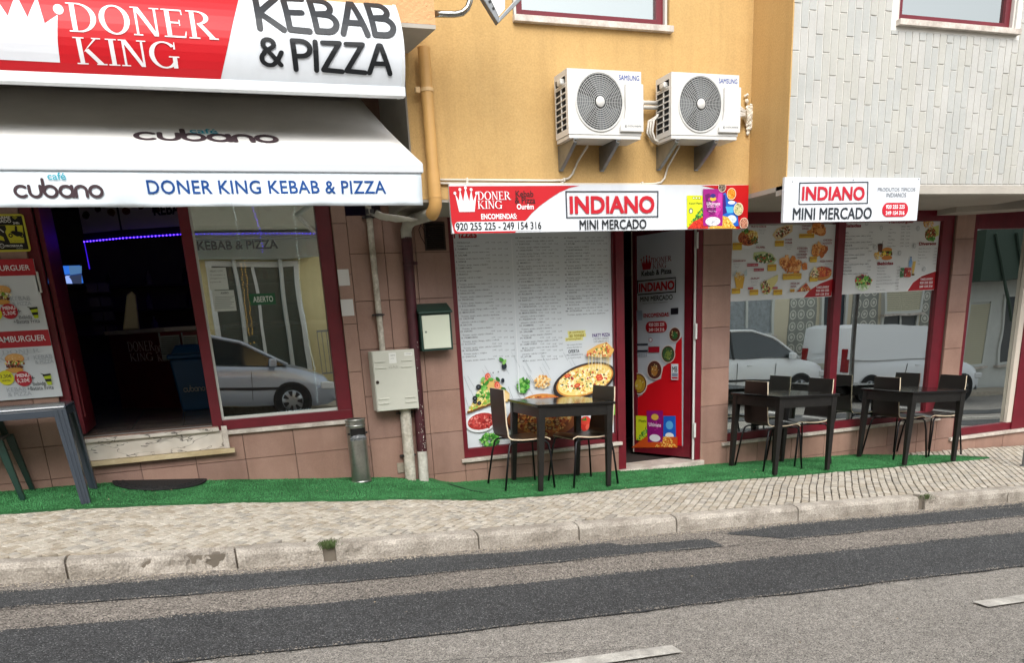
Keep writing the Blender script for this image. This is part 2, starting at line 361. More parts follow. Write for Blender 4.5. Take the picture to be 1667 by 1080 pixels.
# ---------------------------------------------------------------- ground, road, kerb, pavement
def speckle(name,cols,scale,rough=.85,bump=.35,patch=.15):
    m=bpy.data.materials.new(name); m.use_nodes=True; n=m.node_tree; b=n.nodes['Principled BSDF']; b.inputs['Roughness'].default_value=rough; b.inputs['Specular IOR Level'].default_value=.25
    tc=n.nodes.new('ShaderNodeTexCoord'); vo=n.nodes.new('ShaderNodeTexVoronoi'); vo.inputs['Scale'].default_value=scale
    n.links.new(tc.outputs['Object'],vo.inputs['Vector'])
    sp=n.nodes.new('ShaderNodeSeparateColor'); n.links.new(vo.outputs['Color'],sp.inputs[0])
    cr=n.nodes.new('ShaderNodeValToRGB'); cr.color_ramp.interpolation='CONSTANT'
    while len(cr.color_ramp.elements)<len(cols): cr.color_ramp.elements.new(.5)
    for e,(p,c) in zip(cr.color_ramp.elements,cols): e.position=p; e.color=(*L(c),1)
    n.links.new(sp.outputs[0],cr.inputs[0])
    nz=n.nodes.new('ShaderNodeTexNoise'); nz.inputs['Scale'].default_value=1.3; nz.inputs['Detail'].default_value=7; nz.inputs['Roughness'].default_value=.7
    n.links.new(tc.outputs['Object'],nz.inputs['Vector'])
    mr=n.nodes.new('ShaderNodeMapRange'); mr.inputs[1].default_value=.3; mr.inputs[2].default_value=.7; mr.inputs[3].default_value=1-patch; mr.inputs[4].default_value=1+patch
    n.links.new(nz.outputs['Fac'],mr.inputs[0]); vm=n.nodes.new('ShaderNodeVectorMath'); vm.operation='SCALE'
    n.links.new(cr.outputs[0],vm.inputs[0]); n.links.new(mr.outputs[0],vm.inputs['Scale'])
    # sparse pale worn chips and oil-dark spots
    n2=n.nodes.new('ShaderNodeTexNoise'); n2.inputs['Scale'].default_value=22; n2.inputs['Detail'].default_value=2
    n.links.new(tc.outputs['Object'],n2.inputs['Vector'])
    m2=n.nodes.new('ShaderNodeMapRange'); m2.inputs[1].default_value=.3; m2.inputs[2].default_value=.72; m2.inputs[3].default_value=.86; m2.inputs[4].default_value=1.16
    n.links.new(n2.outputs['Fac'],m2.inputs[0]); v2=n.nodes.new('ShaderNodeVectorMath'); v2.operation='SCALE'
    n.links.new(vm.outputs[0],v2.inputs[0]); n.links.new(m2.outputs[0],v2.inputs['Scale']); n.links.new(v2.outputs[0],b.inputs['Base Color'])
    bp=n.nodes.new('ShaderNodeBump'); bp.inputs['Strength'].default_value=bump; bp.inputs['Distance'].default_value=.006
    n.links.new(vo.outputs['Distance'],bp.inputs['Height']); n.links.new(bp.outputs[0],b.inputs['Normal'])
    MATS[name]=m; return m
AL=speckle('worn_asphalt',[(0,'#54514d'),(.15,'#7b7772'),(.4,'#8d8983'),(.68,'#9d9890'),(.9,'#b5afa6')],210,patch=.10,bump=.3)
AM=speckle('gravelly_asphalt',[(0,'#46423e'),(.2,'#6c6761'),(.45,'#827b74'),(.72,'#958e85'),(.9,'#ada59b')],150,patch=.14,bump=.4)
AD=speckle('dark_asphalt',[(0,'#2b2c2d'),(.25,'#3d3e3f'),(.55,'#494a4b'),(.82,'#5c5d5e'),(.95,'#878888')],210,patch=.16,bump=.3)
XS=[-30,-12,-6,-4,-3]+[-2.6+.2*i for i in range(66)]+[11,12,14,18,22,30]
def strip(name,mat_,y0,y1,dz,xs=XS,label=None,x0=-30,x1=30,ny=2,rag=0,parent=None,kind='structure'):
    mb=MB(); X=[x for x in xs if x0<=x<=x1]; n=len(X)
    rr=random.Random(len(name)*7)
    def e(y,x,s): 
        yy=y(x) if callable(y) else y
        return yy+(rag*(math.sin(x*5.1+s)+.6*math.sin(x*13.7+s*2)+rr.uniform(-.8,.8)) if rag else 0)
    ed=[(e(y0,x,1),e(y1,x,2.5)) for x in X]; vs=[]
    for j in range(ny):
        t=j/(ny-1)
        for x,(a,b) in zip(X,ed): y=a+(b-a)*t; vs.append((x,y,RZ(x)+dz))
    fs=[(j*n+i,j*n+i+1,(j+1)*n+i+1,(j+1)*n+i) for j in range(ny-1) for i in range(n-1)]
    mb.add(vs,fs); o=mb.build(name,mat_,parent); tag(o,kind=kind); return o
ground=MB(); 
gx=[-200,-60,-30]+[x for x in XS if -30<x<30]+[30,60,200]
def gzz(x): return RZ(max(-30,min(30,x)))-.05
vs=[]
for y in (-200,-30,-10.6,-2.22,.03,30,200): vs+= [(x,y,gzz(x)-(.3 if y>0 else 0)) for x in gx]
n_=len(gx); ground.add(vs,[(j*n_+i,j*n_+i+1,(j+1)*n_+i+1,(j+1)*n_+i) for j in range(6) for i in range(n_-1)])
tag(ground.build('ground',mat('earth','#8a8378',.9,var=.3)),kind='structure')
road=strip('road',AL,-9.75,-2.16,0)
FX=[-30,-12,-4]+[-2.6+.06*i for i in range(220)]+[11,14,20,30]
tag(strip('gravelly_road_strip',AM,-3.1,-2.18,.004,FX,rag=.004),kind='structure')
# resurfaced dark strips: the kerb-side one is broken between x 3.3 and 3.7
def s1top(x): return -2.33+.03*math.sin(x*1.7)-.02*math.sin(x*4.1)-(.10 if 2.6<x<3.3 else 0)
strip('asphalt_patch',AD,-2.70,s1top,.008,FX,x0=-30,x1=3.28,rag=.010)
def s1b(x): return -2.7 if x>3.8 else -2.7+.30*max(0,(3.85-x)/.35)
def s1c(x): return -2.30+.03*math.sin(x*2)- (0.0 if x>4.1 else .09*(4.1-x)/.6)
strip('asphalt_patch',AD,s1b,s1c,.008,FX,x0=3.5,x1=30,rag=.006)
strip('asphalt_patch',AD,lambda x:-3.745-.018*max(0,x),lambda x:-3.07-.012*max(0,x-2),.008,FX,rag=.008)
strip('asphalt_patch',AD,-5.8,lambda x:-4.99 ,.008,FX,x0=3.24,x1=30,rag=.01)
WP=mat('worn_white_road_paint','#cfccc3',.75,col2='#a09c95',vs=9,fine=.18,fs=150,bump=.3,bs=200)
for (a,b) in ((-7.9,-5.9),(-2.9,-1.0),(1.02,1.97),(3.80,5.8),(8.7,10.7),(13.6,15.6)) :
    xa=[a+(b-a)*i/24 for i in range(25)]
    if abs(a-1.02)<.01: xa=[-.2+2.09*i/24 for i in range(25)]
    strip('lane_marking',WP,lambda x:-4.385+.002*math.sin(x*31),lambda x:-4.285+.003*math.sin(x*23),.012,xa,ny=2,rag=.0015)
# gravel and grit lying along the foot of the kerb
gm=MB(); rr=random.Random(5)
for i in range(2600):
    x=rr.uniform(-2,8.5); y=-2.215-abs(rr.gauss(0,.05)); r=rr.uniform(.003,.009); z=RZ(x)+.008
    a=rr.uniform(0,6.28); gm.add([(x+r*math.cos(a+k*2.09),y+r*math.sin(a+k*2.09),z) for k in range(3)]+[(x,y,z+r*.8)],[(0,1,3),(1,2,3),(2,0,3)])
tag(gm.build('grit',mat('pale_grit','#b3a898',.9,var=.4,vs=30)),kind='stuff')
rr=random.Random(77)
for nm,cl,sg in (('pale_chippings','#a59d92',1),('dark_chippings','#3a3b3d',-1)):
    gm=MB()
    for i in range(5200):
        x=rr.uniform(-1.5,7.2); yb=rr.choice([-2.70,-3.07-.012*max(0,x-2),-3.745-.018*max(0,x),s1top(x)]); sgn=-1 if yb in (-2.70,) or yb<-3.5 else 1
        y=yb-sgn*sg*abs(rr.gauss(0,.016)); r=rr.uniform(.002,.006); z=RZ(x)+.0095; a=rr.uniform(0,6.28)
        gm.add([(x+r*math.cos(a+k*2.09),y+r*math.sin(a+k*2.09),z) for k in range(3)]+[(x,y,z+r*.5)],[(0,1,3),(1,2,3),(2,0,3)])
    tag(gm.build('chippings',mat(nm,cl,.9,var=.3,vs=30)),kind='stuff')
rr=random.Random(15); cm=MB()
for (x0_,y0_,n_,dx_,dy_) in ((-1.2,-2.74,30,.06,0),(3.9,-2.74,26,.045,-.012),(3.2,-2.45,16,.03,-.012),(.4,-4.1,34,.05,-.006),(2.6,-2.76,18,.05,.0),(-.4,-2.5,24,.05,.004),(4.4,-3.5,20,.05,-.02)):
    x,y=x0_,y0_; P_=[]
    for i in range(n_): P_.append((x,y,rr.uniform(.0008,.0028))); x+=dx_*rr.uniform(.4,1.3); y+=dy_+rr.uniform(-.012,.012)
    for p_,q_ in zip(P_,P_[1:]): cm.add([(p_[0],p_[1]-p_[2],RZ(p_[0])+.0092),(q_[0],q_[1]-q_[2],RZ(q_[0])+.0092),(q_[0],q_[1]+q_[2],RZ(q_[0])+.0092),(p_[0],p_[1]+p_[2],RZ(p_[0])+.0092)],[(0,1,2,3)])
tag(cm.build('road_crack',mat('crack_dark','#1c1b1a',.95)),kind='stuff')
# kerb: structure with one part per stone
KS=mat('kerb_limestone','#b9b1a6',.88,col2='#8f877c',vs=4.5,fine=.30,fs=95,bump=.9,bs=80)
kerb_base=MB(); X=[x for x in XS]; n=len(X); vs=[]
for (y,dz) in ((-2.17,-.14),(-2.17,-.02),(-2.07,-.02)): vs+= [(x,y,kz(x)+dz) for x in X]
kerb_base.add(vs,[(j*n+i,j*n+i+1,(j+1)*n+i+1,(j+1)*n+i) for j in range(2) for i in range(n-1)])
kerb=kerb_base.build('kerb',mat('kerb_mortar','#7d7468',.9,var=.3)); tag(kerb,kind='structure')
J=[-6.6,-5.3,-4.0,-2.3,-.885,.05,.585,1.63,2.39,3.2,4.32,5.64,6.62,7.9,9.1,10.4,11.9]
from mathutils import noise as mnoise
def kerbstone(x0,x1,chips,seed):
    mb=MB(); nx=max(6,int((x1-x0)/.018)); g=.006
    prof=[(-2.20,-.125),(-2.203,-.07),(-2.202,-.03),(-2.192,-.010),(-2.175,-.001),(-2.12,.001),(-2.065,0),(-2.055,-.03)]
    m=len(prof); vs=[]
    for i in range(nx+1):
        x=x0+g+(x1-x0-2*g)*i/nx; e=min(i,nx-i)/nx*(x1-x0)
        for k,(y,dz) in enumerate(prof):
            nn=mnoise.noise(Vector((x*6+seed,y*9,dz*14+seed)))*.008+mnoise.noise(Vector((x*25,y*30,dz*40+seed)))*.004
            yy=y-(nn if k<4 else 0); zz=dz+(nn*.7 if k>=3 else 0)
            if e<.015 and 0<k<5: yy+=.006; zz-=.004
            for (cx,r,dep) in chips:
                d=abs(x-cx)/r
                if d<1 and k in (1,2,3,4,5):
                    q=dep*(1-d*d)**.4*(.5+1.3*abs(mnoise.noise(Vector((x*22,k*1.3,seed)))))
                    yy+=q*(1 if k<4 else .4); zz-=q*(.55 if k>=2 else .0)
            vs.append((x,yy,kz(x)+zz))
    fs=[(i*m+k,(i+1)*m+k,(i+1)*m+k+1,i*m+k+1) for i in range(nx) for k in range(m-1)]
    mb.add(vs,fs+[tuple(range(m)),tuple(nx*m+k for k in range(m))[::-1]])
    return mb
for i in range(len(J)-1):
    ch=[]; a,b=J[i],J[i+1]
    if i==4: ch=[(-.50,.09,.028),(-.30,.12,.02),(-.14,.10,.032),(-.05,.05,.04)]
    if i==5: ch=[(.5,.09,.012)]
    if i==6: a+=.07; ch=[(.80,.10,.016)]
    if i==9: ch=[(3.9,.35,.008)]
    if i==11: ch=[(5.72,.07,.03)]
    if i==10: b-=.06
    o=kerbstone(a,b,ch,i*3.1).build('kerb_stone',KS,kerb); 
    if i==4: o['label']='kerb stone with its front edge broken away'
# pavement bed and cobbles
def wavy(x): return 0
bed=MB(); ys=[0.02-.0-.23*k for k in range(10)]; ys[-1]=-2.065; X=XS; n=len(X); vs=[]
for y in ys: vs+=[(x,y,G(x,y)-.022) for x in X]
bed.add(vs,[(j*n+i,j*n+i+1,(j+1)*n+i+1,(j+1)*n+i) for j in range(len(ys)-1) for i in range(n-1)])
pavement=bed.build('pavement',mat('joint_sand','#2f2a25',.95,var=.4,vs=12,fine=.2,fs=150)); tag(pavement,kind='structure')
def matedge(x): # street-side edge of the artificial grass
    return float(np.interp(x,[-4,-1.446,-.741,.108,.934,1.824,2.479,3.323,4.054,5.374,6.892,8.188],[-.84,-.838,-.852,-.84,-.926,-.991,-.99,-.946,-.892,-.901,-.796,-.709]))
STN=[mat('limestone_cobble_%s'%k,c,.62,col2=c2,vs=14,fine=.12,fs=140,bump=.25,bs=90,spec=.3) for k,c,c2 in (('cream','#bcb3a5','#a49b8d'),('pale','#c6bfb3','#aea698'),('tan','#b2a897','#9b9080'),('grey','#aea89e','#979187'))]
stones=[]; rr=random.Random(11); su,sv=.061,.070
def warp(u,v):
    # courses run diagonally over the pavement; u crosses the courses, v runs along them
    a=.72+.05*math.sin(u*.7); x=u*math.cos(.72)+v*math.sin(.72); y=-u*math.sin(.72)+v*math.cos(.72)
    return x+.006*math.sin(y*5+x*1.1),y+.008*math.sin(x*1.3)+.003*math.sin(x*5+y*3)
for i in range(-34,180):
  st_=rr.random()*sv
  for j in range(-128,46):
        u0=i*su; v0=-.0-j*sv+st_
        if not(-2.25<warp(u0+su/2,v0-sv/2)[1]<.05): continue
        c=warp(u0+su/2,v0-sv/2)
        if not(-2.6<c[0]<11.5 and -2.075+sv*.3<c[1]<.0-.0): continue
        if c[0]<7.6 and c[1]>matedge(c[0])+.12 : continue
        if c[0]>=7.6 and c[1]>-.03: continue
        q=[]
        g=.0043; h_=.0034; xt=rr.uniform(-.005,.005)
        for (du,dv) in ((g,-h_+xt),(g,-sv+h_),(su-g,-sv+h_+.0),(su-g,-h_+xt)):
            a,b=warp(u0+du+rr.uniform(-.003,.003),v0+dv+rr.uniform(-.004,.004)); q.append((a,min(max(b,-2.054),-.004)))
        if max(t[1] for t in q)-min(t[1] for t in q)<.035: continue
        d=(c[0]-CAMP[0])**2+(c[1]-CAMP[1])**2
        stones.append((d,c,q))
stones.sort(key=lambda s:s[0])
def stone_mesh(mb,c,q,m=0):
    cx,cy=c; h=rr.uniform(-.0015,.0025); n=4
    tl=[rr.uniform(-.002,.002) for _ in range(4)]
    zb=[(x,y,G(x,y)-.024) for x,y in q]; t=[(x,y,G(x,y)+h-.004+tl[k]) for k,(x,y) in enumerate(q)]
    ins=[(x+(cx-x)*.10,y+(cy-y)*.10,G(x,y)+h+tl[k]) for k,(x,y) in enumerate(q)]
    mb.add(zb+t+ins,[(k,(k+1)%4,4+(k+1)%4,4+k) for k in range(4)]+[(4+k,4+(k+1)%4,8+(k+1)%4,8+k) for k in range(4)]+[(8,9,10,11)],m)
rest=MB(); k=0
for d,c,q in stones:
    vis=c[1]<matedge(c[0])-.02 and -1.3<c[0]<7.0
    mi=rr.choice((0,0,1,1,2,3))
    if k<300 and vis:
        mb=MB(); stone_mesh(mb,c,q); mb.build('cobblestone',STN[mi],pavement); k+=1
    else: stone_mesh(rest,c,q,mi)
o=rest.build('cobblestone',STN,pavement); o['kind']='stuff'
# far pavement across the street
fp=MB(); vs=[]
for y,dz in ((-9.7,-.01),(-9.7,.12),(-11.05,.14)): vs+=[(x,y,RZ(x)+dz) for x in XS]
n=len(XS); fp.add(vs,[(j*n+i,j*n+i+1,(j+1)*n+i+1,(j+1)*n+i) for j in range(2) for i in range(n-1)])
tag(fp.build('far_pavement',mat('far_cobbles','#bcb1a0',.85,var=.3,vs=14,bump=.5,bs=40)),kind='structure')
# artificial grass
gb=MB(); X=[-4+.05*i for i in range(int((8.2+4)/.05)+1)]; ny=15
vs=[]; rr=random.Random(3)
for x in X:
    e=matedge(x)+.006*math.sin(x*11)+.004*math.sin(x*29); top=-.004
    if x>6.9: top=-.004-(x-6.9)/1.3*.62 if x<8.2 else e+.01
    if x>7.55: top=min(top,-.17-(x-7.55)*.83)
    for k in range(ny):
        y=top+(e-top)*k/(ny-1); bmp=.010*mnoise.noise(Vector((x*3,y*6,0)))+(.03*math.exp(-((x-1.95-(y+.1)*-.55)/.07)**2) if y>-.75 else 0)*.8
        z=G(x,y)+.016+max(0,bmp)
        if k==ny-1: z=G(x,y)+.002
        vs.append((x,y,z))
gb.add(vs,[(i*ny+k,i*ny+k+1,(i+1)*ny+k+1,(i+1)*ny+k) for i in range(len(X)-1) for k in range(ny-1)])
GRS=mat('green_artificial_grass',(.050,.20,.068),.92,col2=(.026,.105,.036),vs=2.6,fine=.55,fs=170,bump=1,bs=220,spec=.2)
gr=gb.build('artificial_grass_mat',GRS,smooth=True); sm_=MB().tube([(1.93,-.02,G(1.93,-.02)+.022),(2.0,-.30,G(2.0,-.3)+.03),(2.10,-.55,G(2.1,-.55)+.022),(2.22,-.82,G(2.22,-.82)+.018)],.006,5); sm_.build('seam',mat('seam_dark','#0d2415',.9),gr)
tag(gr,'long green artificial grass mat laid along the foot of the shopfronts, under the tables','grass mat')
# short plastic blades standing on the mat, for a soft ragged surface
bl=MB(); rr=random.Random(9)
for i in range(70000):
    x=rr.uniform(-1.9,7.9); e=matedge(x); y=e+rr.random()*(-.02-e)
    if x>6.9:
        top=-.004-(x-6.9)/1.3*.62
        if x>7.55: top=min(top,-.17-(x-7.55)*.83)
        if y>top-.01: continue
    z=G(x,y)+.016; a=rr.uniform(0,3.14); h=rr.uniform(.008,.016); w2=.0028
    bl.add([(x-w2*math.cos(a),y-w2*math.sin(a),z),(x+w2*math.cos(a),y+w2*math.sin(a),z),(x+rr.uniform(-.006,.006),y+rr.uniform(-.006,.006),z+h)],[(0,1,2)])
o=bl.build('grass_pile',mat('green_plastic_blades',(.085,.31,.115),.85,col2=(.04,.17,.055),vs=3,spec=.2,fine=.4,fs=90),gr); o['kind']='stuff'
# ---------------------------------------------------------------- the building
MAR=mat('maroon_painted_aluminium','#6e1524',.38,var=.25,vs=5,bump=.05,bs=300,spec=.5)
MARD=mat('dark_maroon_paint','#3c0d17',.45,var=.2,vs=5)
MARB=mat('sill_marble','#d6cdc3',.4,col2='#a99e94',vs=7,fine=.1,fs=60,bump=.15,bs=50)
STO=[mat('brown_stone_%s'%k,c,.42,col2=c2,vs=2.6,fine=.09,fs=140,bump=.12,bs=90,streak=.12) for k,c,c2 in (('rose','#a08072','#907163'),('warm','#a58677','#967668'),('dull','#9a7c70','#8a6c60'))]
ORA=mat('ochre_render','#c8a670',.9,col2='#bd9a64',vs=.9,fine=.07,fs=75,bump=.5,bs=85,spec=.2,streak=.09,bd=.006)
GRY=mat('grey_render','#8f8a82',.85,var=.15,vs=2,bump=.3,bs=80)
SOF=mat('soffit_paint','#a8a196',.85,var=.15,vs=1.5,bump=.3,bs=70)
DRK=mat('dark_interior','#1b1614',.8,var=.3)
GLS=glassmat('shop_glass',.64); GLU=glassmat('window_glass',.45,(.35,.4,.4)); GLP=glassmat('door_glass',.10)
b=root('apartment_building',(3,0,0),'building with brown stone ground floor, ochre upper wall and white tiled bay','building')
T=2.52                                    # top of the ground floor
# openings in the ground-floor wall: x0,x1,z0,z1
OP=dict(cafe=(-1.04,1.29,.86,3.3),shop=(2.03,4.83,.3,2.44),right=(5.08,8.12,.25,2.5),far=(8.30,13.0,-.02,2.5))
shopw=(2.03,3.89,.38,T); 
OPEN=[(-1.04,.10,.90,3.02),(.10,1.24,.86,3.02),(2.24,3.87,.395,T),(3.87,4.83,.10,T),(5.165,8.09,.26,T),(8.36,13,-.0,T)]
gxl=[-3.3,-2.9,-2.48,-2.06,-1.64,-1.22]+[-1.04,-.55,-.12,.28,.70,1.24,1.36,1.66,1.93,2.24]+[2.46,2.92,3.4,3.87,4.3,4.83,5.165,5.55,6.0,6.45,6.9,7.35,7.8,8.09,8.36,8.75,9.2,9.65,10.1,10.6,11.2,12,13,13.6]
gzl=[-.75,-.35,.0,.28,.66,1.04,1.44,1.84,2.22,T]
gzc=[-.4,.0,.27,.60,.86,1.26,1.66,2.06,2.46,2.80,3.3]
bk=MB()
def inside(x0,x1,z0,z1):
    out=[(x0,x1,z0,z1)]
    for (a,b_,c,d) in OPEN:
        nw=[]
        for (p,q,r,s) in out:
            if q<=a or p>=b_ or s<=c or r>=d: nw.append((p,q,r,s)); continue
            if p<a: nw.append((p,a,r,s))
            if q>b_: nw.append((b_,q,r,s))
            p2,q2=max(p,a),min(q,b_)
            if r<c: nw.append((p2,q2,r,c))
            if s>d: nw.append((p2,q2,d,s))
        out=nw
    return [o for o in out if o[1]-o[0]>.03 and o[3]-o[2]>.02]
rr=random.Random(21); gp_=.0022
for i in range(len(gxl)-1):
    x0,x1=gxl[i],gxl[i+1]; zl=gzc if x1<=1.65 else gzl
    for k in range(len(zl)-1):
        z0,z1=zl[k],zl[k+1]
        for (p,q,r,s) in inside(x0,x1,z0,z1):
            t=rr.uniform(0,.003); g=gp_
            mb=MB().box(p+g,q-g,t,.03,r+g,s-g); mb.build('stone_tile',STO[rr.choice((0,0,1,2))],b,bevel=.0015,bseg=1)
            bk.box(p,q,.02,.30,r,s)
bk.build('wall',mat('tile_mortar','#6b584e',.9),b)
# reveals: stone returns beside the openings are the wall backing; lintel and upper storeys
XO,YO,YT=1.74,-.85,-1.35                  # left end of ochre volume, its front, front of the tiled bay
XC=4.72
up=MB()
up.box(XO,XC,YO,.2,T+.0,3.725); up.box(XO,2.60,YO,.2,3.725,5.1); up.box(3.93,XC,YO,.2,3.725,5.1); up.box(XO,XC,YO,.2,5.1,7.4)
o=up.build('upper_wall',[ORA],b); o['label']='ochre rendered upper wall'
up=MB(); up.box(XC,XC+.012,YT-.001,YO,T+.0,7.4)
up.build('bay_side_wall',ORA,b)
up=MB(); up.box(XO-.012,XO,YO+.002,.2,2.52,7.4); up.build('side_wall',GRY,b)
# drip groove of the ochre wall over the soffit and the soffits themselves
so=MB(); so.box(XO-.01,XC,YO+.004,.02,T-.02,T-.001); so.build('soffit',SOF,b)
# white tiled bay: rough core, bevelled long tiles standing on end
bay=MB(); BY=YT+.006
bay.box(XC+.012,5.75,BY,.2,T+.03,7.4); bay.box(7.06,12.4,BY,.2,T+.03,7.4); bay.box(5.75,7.06,BY,.2,T+.03,3.735); bay.box(5.75,7.06,BY,.2,5.1,7.4)
bay.build('bay_wall',mat('white_grout','#e6e4de',.8),b)
fa=MB(); fa.box(XC,12.4,YT+.004,YT+.12,T-.04,T+.03); fa.build('beam',mat('beam_paint','#b3ada3',.85,var=.15,bump=.3,bs=60),b)
so=MB(); so.box(XC-.002,8.15,YT+.12,-.0,T-.006,T+.03); so.box(8.15,12.4,YT+.12,0,T+.03,T+.05); so.build('soffit',SOF,b)
so=MB(); so.prism([(7.78,-.004,T-.06),(8.16,-.004,T-.06),(10.2,-1.0,T-.06),(10.2,-1.2,T-.06),(7.78,-.25,T-.06)],(0,0,.085)); so.build('beam',SOF,b)
TIL=[mat('ivory_tile_%s'%k,c,.32,col2=c2,vs=3.5,fine=.04,fs=60,spec=.5,bump=.05,bs=20) for k,c,c2 in (('warm','#b6b5ae','#adaca5'),('cool','#b3b4b0','#aaaba7'),('pale','#bab9b4','#b0afaa'))]
rr=random.Random(4); tw=.0745; col=0; x=XC+.004; per=.318; cnt=0
small=MB()
while x<9.4:
    off=(col*.5+.12*(1 if col%4>1 else 0))%1*per+ (.03 if 5.7<x<7.1 else 0); z=T+.03-off
    while z<5.4:
        z0,z1=max(z,T+.035),z+per
        segs=[(z0,z1)]
        if x+tw>5.72 and x<7.1: # keep clear of the window and its sill
            segs=[(z0,min(z1,3.70)),(max(z0,5.1),z1)]
        for (a,c_) in segs:
            if c_-a<.015: continue
            t=rr.uniform(0,.002); mb=MB(); g=.0038; m=rr.choice((0,1,2))
            vis=x<8.0 and a<4.05
            bx_=(x+g,x+tw-g,YT-t,YT+.02,a+g,c_-g)
            if vis and cnt<300: mb.box(*bx_).build('wall_tile',TIL[m],b,bevel=.0016,bseg=1); cnt+=1
            else: small.box(*bx_,m)
        z+=per
    x+=tw; col+=1
o=small.build('wall_tile',TIL,b); o['kind']='stuff'
# roof line
rf=MB(); rf.box(-6,12.6,-1.5,8,7.4,7.6); rf.build('roof',mat('roof_concrete','#8b857c',.9,var=.2),b)
# left upper cafe wall behind the lightbox and rest of shell
cw=MB(); cw.box(-6,-3.3,-.0,.3,-1,7.4); cw.box(-3.3,XO-.012,.003,.3,3.3,7.4); cw.box(1.66,XO-.0,.003,.03,T,3.3); cw.box(13.6,14,0,.3,-3,7.4); cw.box(-6,14,7.9,8.1,-2,7.4); cw.box(-6,-5.8,.3,8,-1,7.4); cw.box(13.8,14,.3,8,-3,7.4)
cw.build('wall',mat('brown_render','#7d5f50',.8,var=.2,bump=.2),b)
# balcony slab at the upper left with the oblique end
sl=MB(); X1,Y1=WZ(709,40,3.505); X2,Y2=WZ(664,80,3.505)
sl.prism([(-6,Y1,3.505),(X1,Y1,3.505),(X2,YO-.003,3.505),(XO-.02,YO-.003,3.505),(XO-.02,.0,3.505),(-6,.0,3.505)],(0,0,.30))
sl.build('balcony_slab',[mat('pale_ochre_render','#e0b184',.9,col2='#d2a274',vs=1.5,bump=.8,bs=60,spec=.2)],b)
sl=MB().prism([(-6,Y1-.0,3.48),(X1-.0,Y1-.0,3.48),(X2,YO-.003,3.48),(XO-.02,YO-.003,3.48),(XO-.02,0,3.48),(-6,0,3.48)],(0,0,.024)); sl.build('slab_soffit',mat('slab_concrete','#b3ada2',.85,var=.2,vs=3),b)
# ---- cafe frontage
def frame_rect(mb,x0,x1,z0,z1,w_,y0,y1,bot=None,m=0):
    bo=w_ if bot is None else bot
    mb.box(x0,x0+w_,y0,y1,z0,z1,m); mb.box(x1-w_,x1,y0,y1,z0,z1,m); mb.box(x0+w_,x1-w_,y0,y1,z1-w_,z1,m)
    if bo>0: mb.box(x0+w_,x1-w_,y0,y1,z0,z0+bo,m)
FY0,FY1=.035,.105
cd0=MB(); cd0.box(-1.04,-.96,FY0,FY1,.9,3.02); cd0.box(.055,.137,FY0-.01,FY1+.01,.86,3.02); cd0.box(-.96,.055,FY0,FY1,2.98,3.02)
df=cd0.build('door_frame',MAR,b,bevel=.003); 
MB().box(-.955,.05,FY0+.02,FY1-.02,.893,.905).build('threshold_strip',mat('aluminium_strip','#c9c8c4',.35,.8),df)
# open leaf folded inside
lf=MB(); lf.box(-.955,-.915,.12,.92,.92,1.9); lf.box(-.953,-.917,.13,.90,1.9,2.9); dl=lf.build('door_leaf',MAR,b,bevel=.003)
MB().box(-.912,-.90,.2,.24,1.05,1.5).build('door_closer_plate',mat('red_tape','#6a161d',.5),dl)
wf=MB(); wf.box(.138,1.24,FY0,FY1,.86,.94); wf.box(1.118,1.24,FY0,FY1,.94,3.02); wf.box(.138,1.118,FY0,FY1,2.98,3.02)
cwf=wf.build('cafe_window',MAR,b,bevel=.003)
MB().box(.139,1.117,.075,.081,.941,2.979).build('glass',GLS,cwf)
MB().box(.139,.158,.064,.074,.941,2.979).box(.158,1.117,.064,.074,.941,.965).build('glazing_bead',mat('pale_bead','#c9cdc6',.5),cwf)
st=MB(); st.box(.14,1.235,-.035,.034,.825,.858); st.build('sill',MARB,cwf,bevel=.003)
MARV=mat('veined_marble','#dcd6cc',.3,col2='#bdb5aa',vs=5,fine=.05,fs=40)
nn=MARV.node_tree; bs_=nn.nodes['Principled BSDF']
def veins(m,scale,thr,col):
    n=m.node_tree; b=n.nodes['Principled BSDF']; tc=n.nodes.new('ShaderNodeTexCoord'); mp=n.nodes.new('ShaderNodeMapping'); mp.inputs['Rotation'].default_value=(0,.7,0); mp.inputs['Scale'].default_value=(1,1,3.2)
    nz=n.nodes.new('ShaderNodeTexNoise'); nz.inputs['Scale'].default_value=scale; nz.inputs['Detail'].default_value=3; nz.inputs['Distortion'].default_value=.9
    n.links.new(tc.outputs['Object'],mp.inputs[0]); n.links.new(mp.outputs[0],nz.inputs['Vector'])
    su=n.nodes.new('ShaderNodeMath'); su.operation='SUBTRACT'; su.inputs[1].default_value=.5; ab=n.nodes.new('ShaderNodeMath'); ab.operation='ABSOLUTE'
    n.links.new(nz.outputs['Fac'],su.inputs[0]); n.links.new(su.outputs[0],ab.inputs[0])
    mr=n.nodes.new('ShaderNodeMapRange'); mr.inputs[1].default_value=0; mr.inputs[2].default_value=thr; mr.inputs[3].default_value=1; mr.inputs[4].default_value=0
    n.links.new(ab.outputs[0],mr.inputs[0]); mx=n.nodes.new('ShaderNodeMix'); mx.data_type='RGBA'; mx.inputs[7].default_value=(*L(col),1)
    old=b.inputs['Base Color'].links[0].from_socket; n.links.new(old,mx.inputs[6]); n.links.new(mr.outputs[0],mx.inputs[0]); n.links.new(mx.outputs[2],b.inputs['Base Color'])
veins(MARV,2.6,.012,'#4d4640')
sp=MB(); sp.box(-1.0,.10,-.045,.035,.862,.892); sp.box(-.97,.12,-.012,.03,.715,.862)
o=sp.build('door_step',MARV,b,bevel=.003); 
MB().box(.12,.165,-.05,.0,.715,.90).build('step_end',MARB,b,bevel=.003)
MB().box(-1.0,.20,-.07,-.0,.675,.713).build('step_ledge',mat('yellowed_stone','#cbbb98',.7,col2='#b09c76',vs=6,bump=.3),b,bevel=.004)
